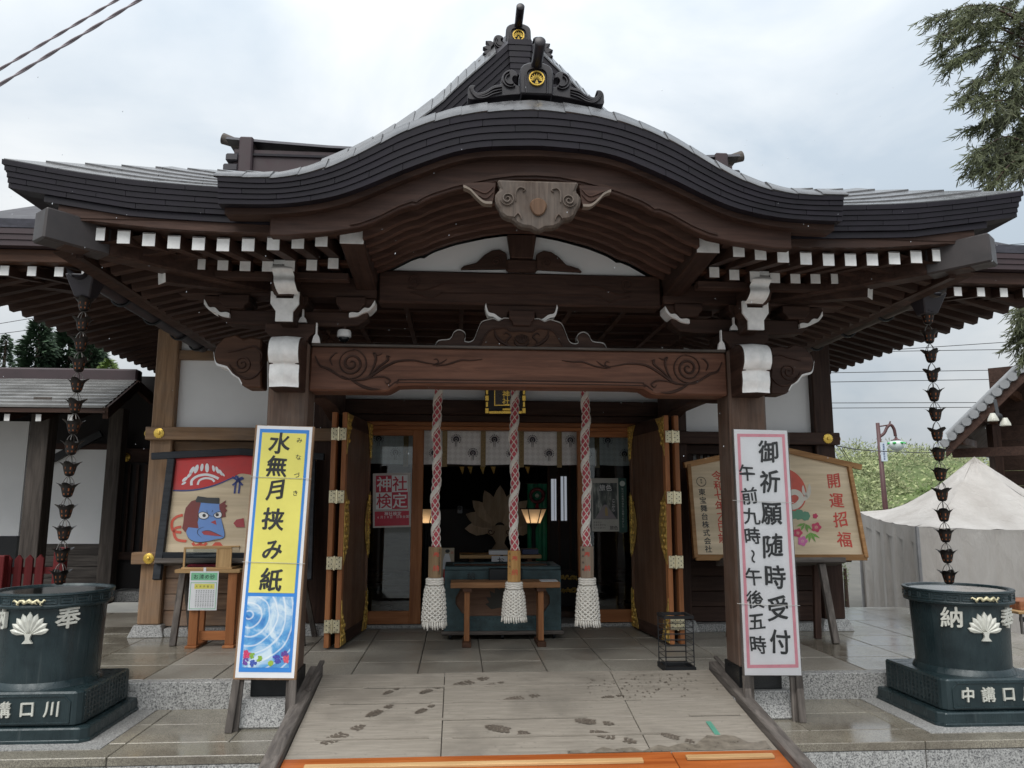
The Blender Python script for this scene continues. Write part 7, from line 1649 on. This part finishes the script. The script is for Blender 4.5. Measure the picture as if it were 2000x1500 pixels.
# lamp post
lp = thing('street_lamp', 'maroon curved street lamp with green flowered globe beyond the tent', 'street lamp', (PY(1728, 975, 24).x, 24, GZ))
M_mar = plain('maroon_paint', (0.085, 0.035, 0.035), 0.5)
b0 = PY(1730, 1000, 24); t0 = PY(1714, 826, 24)
MB().tube([(b0.x, 24, GZ), (b0.x, 24, b0.z), (t0.x, 24, t0.z)], [0.10, 0.085, 0.06], 10).build('post', M_mar, lp, smooth=1)
arm = [PY(x, y, 24) for x, y in ((1718, 853), (1727, 846), (1733, 834), (1740, 830), (1746, 838), (1749, 852))]
MB().tube([tuple(p) for p in cr_spline([tuple(p) for p in arm], 5)], 0.05, 8).build('arm', M_mar, lp, smooth=1)
MB().tube([tuple(PY(1716, 833, 24)), tuple(PY(1737, 830, 24))], 0.025, 6).build('brace', M_mar, lp); MB().tube([tuple(PY(1734, 836, 24)), tuple(PY(1739, 823, 24))], 0.025, 6).build('brace', M_mar, lp)
g0 = PY(1751, 868, 24); M_gg = plain('frosted_globe', (0.62, 0.70, 0.68), 0.3, var=0.1)
gl2 = MB().lathe([(0.03, -0.22), (0.13, -0.19), (0.21, -0.10), (0.235, 0.0), (0.21, 0.08), (0.12, 0.13)], 20, tuple(g0)).build('globe', M_gg, lp, smooth=1)
k = MB()
for i in range(6): a = R(60*i-90+15); k.ball((g0.x+0.222*math.cos(a), 24+0.222*math.sin(a), g0.z+0.035), 0.062, 8, 5, (1, 1, 0.7))
k.build('green_pattern', plain('green_glass', (0.05, 0.42, 0.10), 0.4), gl2); MB().lathe([(0.16, 0.0), (0.05, 0.06), (0.03, 0.13)], 14, (g0.x, 24, g0.z+0.13)).build('cap', M_mar, lp)
P = Panel((1719, 864), (1731, 864), (1722, 901), (1734, 901), 23.9, 23.9)
bn = tag(P.rect(MB(), -P.w/2, P.w/2, 0, P.h, -0.02, 0.0).build('street_banner', plain('pale_blue_banner', (0.55, 0.62, 0.70), 0.6)), 'pale vertical banner plate fixed to the street lamp post', 'banner')
tx = MB(); P.vtext(tx, '高尾駅前商店会', 0, P.h*0.88, P.h*0.125, 0.075, 0.004, bold=0.01); tx.build('lettering', plain('blue_ink', (0.05, 0.09, 0.22), 0.6), bn)
for y in (868, 897): MB().tube([tuple(PY(1717, y, 24)), tuple(PY(1726, y, 23.91))], 0.015, 6).build('clamp', M_mar, bn)
# tiled building behind the tent
rbd = thing('tiled_building', 'dark timber building with round tiled verge at the right edge', 'building', (12.5, 17.5, GZ))
Yv = 16.5; v0 = PY(1846, 872, Yv); _d = _ray(2010, 712); kq = _d.x/_d.y; v1 = PY(2010, 712, (v0.x+Yv-CAM.x)/(kq+1)); dv = v1-v0
ex = Vector((0.7071, 0.7071, 0)); M_gt = plain('grey_tile', (0.26, 0.27, 0.28), 0.45)
def slab_(name, mat, a0, a1, e0, e1, t0, t1):
    P_ = []
    for t in (t0, t1):
        for a, e in ((a0, e0), (a1, e0), (a1, e1), (a0, e1)): P_.append(tuple(v0+dv*a+ex*e+Vector((0, 0, t))))
    return MB().hexa(P_).build(name, mat, rbd, fixn=True)
slab_('roof', M_gt, 0, 1.8, 0, 6, 0.0, 0.10); slab_('soffit', M_dark['X'], 0.01, 1.8, 0.1, 6, -0.05, -0.002); slab_('bargeboard', M_dark['X'], 0, 1.8, 0.02, 0.099, -0.24, -0.003)
for i in range(17):
    p = v0+dv*(i/11.0)+Vector((0, 0, 0.07)); MB().tube([tuple(p-ex*0.05), tuple(p+ex*0.5)], 0.095, 12).build('verge_tile', M_gt, rbd, smooth=50)
MB().tube([tuple(v0+dv*0.03+Vector((0, 0, 0.20))+ex*0.1), tuple(v0+dv*1.8+Vector((0, 0, 0.20))+ex*0.1)], 0.075, 10).build('verge_ridge', M_gt, rbd, smooth=50)
rk = Vector((dv.x, dv.y, 0)).normalized(); c0_ = v0+ex*1.3+rk*0.75
for i in range(15):
    z0_ = GZ+i*0.34; MB().hexa([tuple(Vector((q.x, q.y, z)) ) for z in (z0_, z0_+0.333) for q in (c0_, c0_+rk*5, c0_+rk*5+ex*0.1, c0_+ex*0.1)]).build('wall_board', M_boardd, rbd, fixn=True)
MB().bar((c0_.x, c0_.y, GZ), (c0_.x, c0_.y, v0.z+0.55), 0.2, 0.2).build('corner_post', M_dark['Z'], rbd)
for i in range(4):
    a = 0.16+i*0.30; q = v0+dv*a+Vector((0, 0, -0.14)); MB().bar(tuple(q+ex*0.1), tuple(q+ex*1.6), 0.13, 0.16).build('purlin', M_brown['Y'], rbd)
MB().bar(tuple(v0+ex*0.7+Vector((0, 0, -0.12))), tuple(v0+ex*0.7+rk*4+Vector((0, 0, -0.12))), 0.16, 0.20).build('tie_beam', M_dark['X'], rbd)
k = thing('floodlight', 'black twin floodlight under the tiled roof verge', 'floodlight', tuple(PY(1950, 812, 13.6))); c = PY(1950, 812, 13.6)
MB().tube([(c.x, 13.6, c.z-0.05), (c.x+0.22, 13.95, c.z+0.34)], 0.03, 8).build('bracket', M_black, k); MB().ball((c.x, 13.6, c.z-0.02), 0.07, 10, 6).build('hub', M_black, k)
for dx, dz in ((-0.17, -0.03), (0.10, -0.13)): MB().lathe([(0.095, -0.08), (0.09, -0.04), (0.04, 0.065)], 14, (c.x+dx*0.85, 13.55, c.z+dz*0.85)).build('lamp_head', plain('clear_reflector', (0.55, 0.55, 0.48), 0.2), k, smooth=40)
# cord across from the hall to the building
cp = [PY(1634, 871, 7.0), PY(1700, 880, 9), PY(1815, 884, 13), PY(1862, 879, 16.4)]
tag(MB().tube([tuple(p) for p in cr_spline([tuple(p) for p in cp], 6)], 0.006, 5).build('cord', M_black), 'thin dark cord strung from the hall corner to the tiled building', 'cord')

# ================================================================== LEFT BUILDING AND FENCE
lb = thing('side_building', 'low timber building with metal roof and white wall at left', 'building', (-6.0, 9.5, ZP))
Ye = 8.0
ez = PY(60, 795, Ye).z; xr = PY(205, 795, Ye).x; rdz = PY(100, 741, 9.6).z; xrr = PY(268, 745, 9.6).x
nst = 9
for i in range(nst):
    f0, f1 = i/nst, (i+1)/nst; y0, y1 = Ye+1.6*f0, Ye+1.6*f1; z0, z1 = ez+(rdz-ez)*f0, ez+(rdz-ez)*f1; xa, xb_ = xr+(xrr-xr)*f0, xr+(xrr-xr)*f1
    MB().hexa([(-11, y0, z0), (xa, y0, z0), (xb_, y1, z1), (-11, y1, z1), (-11, y0, z0+0.025), (xa, y0, z0+0.025), (xb_, y1, z1+0.008), (-11, y1, z1+0.008)]).build('roof_sheet', plain('wet_metal_roof', (0.17, 0.17, 0.165), 0.22, var=0.3, scale=3), lb)
MB().box(-11, xrr, 9.58, 9.75, rdz-0.03, rdz+0.14).build('ridge_cap', M_fasciab, lb, bevel=0.02)
MB().add([(-11, 9.76, rdz-0.01), (xrr, 9.76, rdz-0.01), (xrr+0.6, 11.2, rdz-0.8), (-11, 11.2, rdz-0.8)], [(0, 1, 2, 3)]).build('rear_roof', M_roof, lb)
MB().bar((xr, Ye+0.02, ez-0.05), (xrr, 9.6, rdz-0.06), 0.05, 0.12).build('gable_board', M_dark['Y'], lb); MB().bar((xrr, 9.6, rdz-0.06), (xrr+0.25, 10.6, rdz-0.5), 0.05, 0.12).build('gable_board', M_dark['Y'], lb)
MB().box(-11, xr, Ye+0.01, Ye+0.06, ez-0.05, ez-0.005).build('eave_board', M_dark['X'], lb)
for px_ in (8, 70, 133):
    x = PY(px_, 800, Ye).x; o = MB().bar((x, Ye+0.07, ez-0.10), (x, 9.4, rdz-0.22), 0.05, 0.07).build('rafter', M_dark['Y'], lb); MB().box(x-0.026, x+0.026, Ye+0.06, Ye+0.066, ez-0.135, ez-0.065).build('white_end', M_white, o)
MB().add([(-11, Ye+0.08, ez-0.058), (xr-0.05, Ye+0.08, ez-0.058), (xrr-0.02, 9.6, rdz-0.1), (-11, 9.6, rdz-0.1)], [(0, 1, 2, 3)]).build('soffit', M_dark['X'], lb)
for (px_, y) in ((202, 790), (268, 740)):
    q = PY(px_, y, 8.9); 
for px_, wpx, Yp in ((66, 54, 8.35), (216, 42, 9.3)):
    x = PY(px_, 950, Yp).x; hw_ = wpx/2/FPX*Yp*0.62; MB().box(x-hw_, x+hw_, Yp, Yp+hw_*2, ZP, ez+0.15).build('post', wood((0.05, 0.042, 0.038), (0.14, 0.12, 0.105), 'Z', 0.75), lb, bevel=0.006)
x0, x1 = PY(88, 950, 9.6).x, PY(208, 950, 9.6).x; zw0, zw1 = PY(150, 1062, 9.6).z, PY(150, 878, 9.6).z
MB().box(x0, x1, 9.6, 9.66, zw0, zw1).build('white_wall', M_plaster, lb)
for i in range(5): MB().box(x0, x1, 9.58-0.006*(i % 2), 9.66, ZP+(zw0-ZP)*i/5+0.002, ZP+(zw0-ZP)*(i+1)/5-0.002).build('wall_board', M_grey['X'], lb, bevel=0.004)
MB().box(x0, x1, 9.57, 9.66, zw1, zw1+0.07).build('wall_rail', M_dark['X'], lb); MB().bar((x0+0.02, 9.55, zw0+0.95), (x0+0.62, 9.55, zw0+1.3), 0.05, 0.08).build('brace', M_black, lb)
MB().box(-11, x0-0.25, 9.6, 9.66, 0.95, 2.3).build('white_wall', M_plaster, lb); MB().box(-11, x0-0.25, 9.58, 9.66, ZP, 0.95).build('wall_board', M_black, lb)
xg0, xg1 = PY(238, 1000, 9.8).x, PY(300, 1000, 9.8).x
MB().box(xg0-0.5, xg1+0.5, 9.95, 9.98, ZP, 2.6).build('rear_panel', M_in, lb)
MB().box(xg0, xg1+0.5, 9.86, 9.92, ZP, 1.95).build('lattice_door', M_in, lb)
for i in range(7): x = xg0+0.02+i*0.10; MB().box(x, x+0.035, 9.83, 9.858, 0.75, 1.80).build('slat', M_dark['Z'], lb)
MB().box(xg0-0.05, xg1+0.5, 9.80, 9.858, 1.83, 2.0).build('head_rail', M_dark['X'], lb, bevel=0.004); MB().box(xg0-0.05, xg1+0.5, 9.81, 9.858, 0.66, 0.75).build('head_rail', M_dark['X'], lb)
c = PY(246, 893, 9.79); k = MB(); k.lathe([(0.055, 0), (0.05, 0.01), (0.02, 0.02), (0.001, 0.026)], 24); k.xf(Matrix.Translation((c.x, 9.795, c.z)) @ Matrix.Rotation(R(90), 4, 'X')); k.build('nail_cover', M_gold, lb, smooth=40)
MB().box(-11, xg1+0.4, 9.9, 10.0, 2.0, rdz+0.1).build('back_wall', M_in, lb); MB().box(x1+0.03, xg0-0.04, 9.7, 9.8, ZP, 2.2).build('post', M_dark['Z'], lb)
MB().box(PY(205, 1200, 9.4).x, PY(300, 1200, 9.4).x, 9.45, 9.78, ZP, ZP+0.12).build('step_stone', M_stone, lb, bevel=0.006)
# red picket fence
fn = thing('picket_fence', 'dark red wooden picket fence behind the left barrel', 'fence', (-5.3, 7.9, ZP))
M_redw = wood((0.10, 0.012, 0.014), (0.17, 0.025, 0.026), 'Z', 0.55)
fx0, fx1 = PY(0, 1100, 7.6).x-0.6, PY(108, 1095, 7.6).x
pk_ = MB(); pk_.prism([(-0.035, 0), (0.035, 0), (0.035, 0.58), (0.0, 0.62), (-0.035, 0.58)], 0, 0.025, 'XZ'); pk_me = pk_.mesh('picket', bevel=0.003)
n = int((fx1-fx0)/0.095)
for i in range(n): link('picket', pk_me, M_redw, fn, Matrix.Translation((fx0+i*0.095, 7.6, ZP+0.02+0.02*(i/n))))
for z in (0.17, 0.48): MB().box(fx0-0.05, fx1, 7.626, 7.66, ZP+z, ZP+z+0.06).build('fence_rail', M_redw, fn)
MB().box(fx1-0.02, fx1+0.07, 7.60, 7.69, ZP, ZP+0.72).build('fence_post', M_redw, fn, bevel=0.006); MB().box(fx0-0.1, fx0-0.01, 7.60, 7.69, ZP, ZP+0.72).build('fence_post', M_redw, fn, bevel=0.006)
MB().box(PY(0, 1080, 7.5).x-0.05, PY(12, 1080, 7.5).x, 7.48, 7.56, ZP, PY(5, 1085, 7.5).z).build('fence_post', M_redw, fn, bevel=0.006)

# ================================================================== POWER LINES
M_cable = plain('cable', (0.035, 0.035, 0.04), 0.6)
M_cablep = plain('sheathed_cable', (0.30, 0.26, 0.28), 0.5)
def cable(label, a, b, Y, r, twist=False, sag=0.0):
    A, B = PY(*a, Y), PY(*b, Y); n = 60; A2 = A+(A-B)*0.6; B2 = B+(B-A)*0.9; mb = MB()
    L_ = lambda t: A2.lerp(B2, t)+Vector((0, 0, -sag*4*t*(1-t)))
    if twist:
        for ph in (0, math.pi): mb.tube([tuple(L_(i/160)+Vector((0, r*0.55*math.cos(i*0.30+ph), r*0.55*math.sin(i*0.30+ph)))) for i in range(161)], r*0.6, 5)
    else: mb.tube([tuple(L_(i/20)) for i in range(21)], r, 5)
    return tag(mb.build('power_line', M_cablep if twist else M_cable), label, 'cable', None)
cable('upper twisted overhead cable crossing the sky top left', (0, 135), (228, 0), 9, 0.017, True)
cable('lower twisted overhead cable crossing the sky top left', (0, 165), (272, 0), 9, 0.020, True)
rl = [((1640, 690), (2000, 666), 'topmost'), ((1630, 683+5), (2000, 682), 'second'), ((1630, 728), (2000, 722), 'third'), ((1630, 746), (2000, 740), 'fourth'), ((1630, 787), (2000, 786), 'fifth'), ((1630, 797), (2000, 795), 'lowest')]
for a, b, nm in rl: cable(nm+' thin power line across the sky right of the hall', a, b, 70, 0.035)
for a, b, nm in (((0, 632), (60, 622), 'upper'), ((0, 652), (60, 644), 'lower'), ((0, 673), (60, 666), 'bottom')): cable(nm+' thin power line across the sky left of the hall', a, b, 70, 0.03)
cable('thin power line above the right roof corner', (1940, 480), (2000, 476), 70, 0.035)
# ================================================================== TREES AND HILL
def leafmat(name, c0, c1, trans=0.25):
    m, t, b = mat_base(name, 0.6, 0, 0.3); v = _coords(t, (1, 1, 1), False); n = _noise(t, v, 1.3, 5, 0.65); g = t.nodes.new('ShaderNodeNewGeometry')
    c = _ramp(t, n, [(0.32, c0), (0.68, c1)])
    hv = t.nodes.new('ShaderNodeHueSaturation'); t.links.new(_map(t, g.outputs['Random Per Island'], 0, 1, 0.6, 1.35), hv.inputs['Value']); t.links.new(c, hv.inputs['Color'])
    t.links.new(hv.outputs[0], b.inputs['Base Color']); b.inputs['Transmission Weight'].default_value = 0.0
    return m
random.seed(21)
def spray(mb, p, d, L_, rnd, n=14, wd=0.004):
    """a drooping cedar shoot: stem with slender tapering cord-like shoots."""
    d = d.normalized(); pts = [p]
    for i in range(4):
        d = (d+Vector((rnd.uniform(-.16, .12), rnd.uniform(-.16, .16), -0.22 if i < 3 else 0.05))).normalized(); pts.append(pts[-1]+d*L_/4)
    mb.tube(pts, [wd*0.9, wd, wd, wd*0.9, wd*0.25], 3, False)
    for i in range(n):
        t = (i+rnd.random())/n*3.9; k = min(3, int(t)); q = pts[k].lerp(pts[k+1], t-k)
        dd = (pts[k+1]-pts[k]).normalized(); a = rnd.uniform(0, 6.28); s = dd.orthogonal().normalized(); s = (s*math.cos(a)+dd.cross(s)*math.sin(a))
        e = (dd*1.0+s*0.60+Vector((-0.1, 0, -0.22))).normalized(); l = L_*rnd.uniform(0.25, 0.48)
        mb.tube([q, q+e*l*0.55, q+(e+Vector((0, 0, 0.10)))*l], [wd*0.8, wd*1.15, wd*0.2], 3, False)
rnd = random.Random(4)
Yt = 8.6; tr = thing('cedar_tree', 'cedar tree with drooping green branches at the right edge', 'tree', (7.6, Yt+0.6, GZ))
MB().tube([(7.6, Yt+0.6, GZ), (7.55, Yt+0.6, 2.5), (7.6, Yt+0.55, 5), (7.55, Yt+0.5, 9)], [0.30, 0.26, 0.2, 0.1], 12).build('trunk', wood((0.05, 0.032, 0.024), (0.12, 0.08, 0.06), 'Z', 0.85), tr, smooth=1)
br = MB(); nd = MB()
M_twig = plain('cedar_twig', (0.075, 0.045, 0.032), 0.8)
targets = []
for x, y in ((1822, 40), (1840, 70), (1870, 40), (1880, 110), (1905, 20), (1930, 60), (1960, 30), (1985, 70), (1860, 130), (1900, 160), (1945, 130), (1980, 150), (1885, 195), (1925, 200), (1965, 215), (1995, 200), (1905, 250), (1950, 260), (1990, 265), (1910, 300), (1925, 330), (1945, 320), (1975, 305), (1900, 330), (1960, 345), (1995, 340), (1850, 100), (2010, 120), (2010, 300), (1940, 360), (2005, 30)):
    targets.append((x, y, Yt+rnd.uniform(-0.5, 0.5)))
for x, y in ((1992, 615), (2002, 640), (1995, 665), (2010, 600), (2005, 690)): targets.append((x, y, Yt+rnd.uniform(-0.3, 0.3)))
for x, y, Yq in targets+[(None, i, 0) for i in range(16)]:
    e = PY(x, y, Yq) if x is not None else Vector((7.6+rnd.uniform(0.3, 1.5)*(1 if y % 3 else 0.2), Yt+0.6+rnd.uniform(-1.2, 1.5), rnd.uniform(2.8, 8.0)))
    b0 = Vector((7.58, Yt+0.6, e.z+rnd.uniform(0.1, 0.6)))
    mid = b0.lerp(e, 0.6)+Vector((0, 0, 0.18+rnd.uniform(0, 0.15)))
    pth = cr_spline([tuple(b0), tuple(mid), tuple(e)], 6); m = len(pth)
    br.tube(pth, [0.016*(1-0.85*i/(m-1))+0.003 for i in range(m)], 5)
    for i in range(m//2, m):
        for k in range(6):
            dirn = (e-b0).normalized()*0.7+Vector((rnd.uniform(-0.7, 0.5), rnd.uniform(-0.7, 0.7), rnd.uniform(-0.7, 0.25)))
            spray(nd, pth[i]+Vector((rnd.uniform(-.04, .04), rnd.uniform(-.06, .06), rnd.uniform(-.04, .04))), dirn, rnd.uniform(0.18, 0.34), rnd, 11, 0.0052)
crn = nd.build('crown', leafmat('cedar_needles', (0.075, 0.080, 0.050), (0.150, 0.175, 0.085)), tr); br.build('limbs', M_twig, tr, smooth=1)['kind'] = 'stuff'
# conifers far left
def conifer(label, x, ytop, ybase, Y, wpx, mat, seed, bushy=False):
    rn = random.Random(seed); t0 = PY(x, ytop, Y); H = t0.z-GZ; t = thing('conifer_tree', label, 'tree', (t0.x, Y, GZ), 'conifers behind the side building')
    MB().tube([(t0.x, Y, GZ), (t0.x, Y, t0.z-0.3)], [0.3, 0.04], 8).build('trunk', M_twig, t)
    mb = MB(); W = wpx/FPX*Y/2; zlow = PY(x, ybase, Y).z-0.8
    N_ = 1500 if bushy else 900
    for i in range(N_):
        f = rn.random()**0.8; z = t0.z-(t0.z-zlow)*f; lay = 0.75+0.25*math.sin(z*5.5+rn.uniform(-.6, .6)); R_ = W*(min(1, (f*1.35)**0.75) if not bushy else min(1, math.sin(min(1, f*1.1)*1.57)**0.6))*lay
        a = rn.uniform(0, 6.28); r_ = R_*math.sqrt(rn.uniform(0.25, 1)); c = Vector((t0.x+r_*math.cos(a), Y+r_*math.sin(a), z-0.25*r_/W*0.6))
        o_ = Vector((math.cos(a), math.sin(a), rn.uniform(-0.5, 0.25))).normalized(); s_ = o_.cross(Vector((0, 0, 1))).normalized(); L_ = rn.uniform(0.35, 0.75)*W*0.55; w_ = L_*0.28
        up = s_.cross(o_)
        for k in range(3):
            d_ = (o_+s_*rn.uniform(-0.8, 0.8)+up*rn.uniform(-0.5, 0.5)).normalized(); q = d_.orthogonal().normalized()
            mb.add([c, c+d_*L_*0.5+q*w_*0.5, c+d_*L_, c+d_*L_*0.5-q*w_*0.5], [(0, 1, 2, 3)])
    mb.build('crown', mat, t)
Mc1 = leafmat('fir_needles', (0.020, 0.040, 0.022), (0.050, 0.085, 0.045)); Mc2 = leafmat('bright_leaves', (0.08, 0.13, 0.03), (0.18, 0.25, 0.07))
conifer('narrow pointed fir tree at the left edge beyond the roof', 14, 652, 720, 34, 48, Mc1, 1)
conifer('dark tall conifer with broken top left of the rain chain', 80, 625, 730, 30, 90, Mc1, 2, True)
conifer('broad dark conifer just behind the left rain chain', 140, 636, 730, 31, 110, Mc1, 3, True)
conifer('dark bushy conifer lower right behind the side building roof', 180, 668, 735, 30, 90, Mc1, 4, True)
conifer('small fir tip between two conifers over the roof', 42, 706, 735, 33, 26, Mc1, 5)
conifer('bright yellow green bush above the side building roof', 214, 703, 740, 28, 56, Mc2, 6, True)
# wooded hill at right
hl = MB(); rows = []
hx = lambda px_: PY(px_, 900, 75).x
def hz_(x, y):
    t = (x-hx(1640))/(hx(1960)-hx(1640)); base = PY(1700, 882, 75).z
    prof = base*(0.86+0.14*math.cos(max(-1.5, min(2.2, (t-0.28)*2.2)))) - max(0, t-0.45)*2.2
    f = min(1, max(0, (y-52)/23)); return GZ+(prof-GZ)*math.sin(f*math.pi/2)
for i in range(40):
    x = hx(1500)+(hx(2200)-hx(1500))*i/39
    rows.append([(x, y, hz_(x, y)-0.5) for y in (52, 55, 58, 61, 64, 67, 70, 73, 76, 90, 120)])
hill = struct(hl.grid(rows, flip=True).build('hill', plain('hill_soil', (0.11, 0.15, 0.05), 0.9, var=0.3, scale=0.5)))
wd_ = MB(); rn = random.Random(9)
for i in range(620):
    y = 51.5+24.5*rn.random()**1.5; x = rn.uniform(hx(1330), hx(2080)); z = hz_(x, y)-0.9; R_ = rn.uniform(0.7, 1.5); tall = rn.uniform(0.8, 1.5)
    for j in range(130):
        v = Vector((rn.gauss(0, 1), rn.gauss(0, 1), rn.gauss(0, 1))).normalized(); rr = R_*rn.uniform(0.72, 1.05)
        c = Vector((x+v.x*rr, y+v.y*rr, z+0.3+max(-0.5, v.z)*rr*tall)); d_ = (v+Vector((rn.gauss(0, .6), rn.gauss(0, .6), rn.gauss(0.1, .6)))).normalized(); q = d_.orthogonal().normalized(); l = rn.uniform(0.18, 0.42); w_ = l*0.26
        wd_.add([c, c+d_*l*0.5+q*w_, c+d_*l, c+d_*l*0.5-q*w_], [(0, 1, 2, 3)])
wo = wd_.build('hillside_wood', leafmat('bamboo_leaves', (0.16, 0.195, 0.085), (0.33, 0.355, 0.18))); wo['kind'] = 'stuff'; wo['label'] = 'pale green bamboo wood covering the far hill'; wo['category'] = 'wood'  # leaf colours lightened to stand in for distance haze
# green shrub glimpsed beside the hall corner and leaves over the tent
def shrub(label, x, y, Y, wpx, hpx, seed, mat):
    rn = random.Random(seed); c0 = PY(x, y, Y); t = thing('shrub', label, 'shrub', (c0.x, Y, GZ)); mb = MB(); rx, rz_ = wpx/FPX*Y/2, hpx/FPX*Y/2
    MB().tube([(c0.x, Y, GZ), (c0.x, Y, c0.z)], [0.04, 0.02], 6).build('stem', M_twig, t)
    for i in range(420):
        v = Vector((rn.gauss(0, .45), rn.gauss(0, .45), rn.gauss(0, .45))); c = c0+Vector((v.x*rx, v.y*rx, v.z*rz_)); d_ = Vector((rn.uniform(-1, 1), rn.uniform(-1, 1), rn.uniform(-.4, .8))).normalized(); q = d_.orthogonal().normalized(); l = rx*0.35
        mb.add([c, c+d_*l*0.5+q*l*0.22, c+d_*l, c+d_*l*0.5-q*l*0.22], [(0, 1, 2, 3)])
    mb.build('foliage', mat, t)
shrub('bright green leafy shrub rising behind the tent roof', 1815, 962, 18, 45, 26, 1, Mc2)
shrub('green shrub glimpsed between hall corner and tent wall', 1650, 1110, 10.5, 18, 110, 2, Mc2)

# ================================================================== RAIN: drops in the air
rn = random.Random(77); dp = MB()
for i in range(120):
    Yd = rn.uniform(1.6, 3.7); p = PY(rn.uniform(-60, 2060), rn.uniform(150, 900), Yd); r_ = rn.uniform(0.0005, 0.0010); t = Vector((rn.uniform(-0.3, -0.1), 0, -1))
    dp.tube([tuple(p-t*r_*2.2), tuple(p-t*r_*0.8), tuple(p+t*r_*0.8), tuple(p+t*r_*2.0)], [r_*0.15, r_*0.9, r_, r_*0.2], 6)
M_drop = plain('rain_water', (0.55, 0.58, 0.62), 0.15, var=0.05)
o = dp.build('falling_rain', M_drop, None, smooth=1); o['kind'] = 'stuff'; o['label'] = 'scattered raindrops falling before the roof'; o['category'] = 'rain'
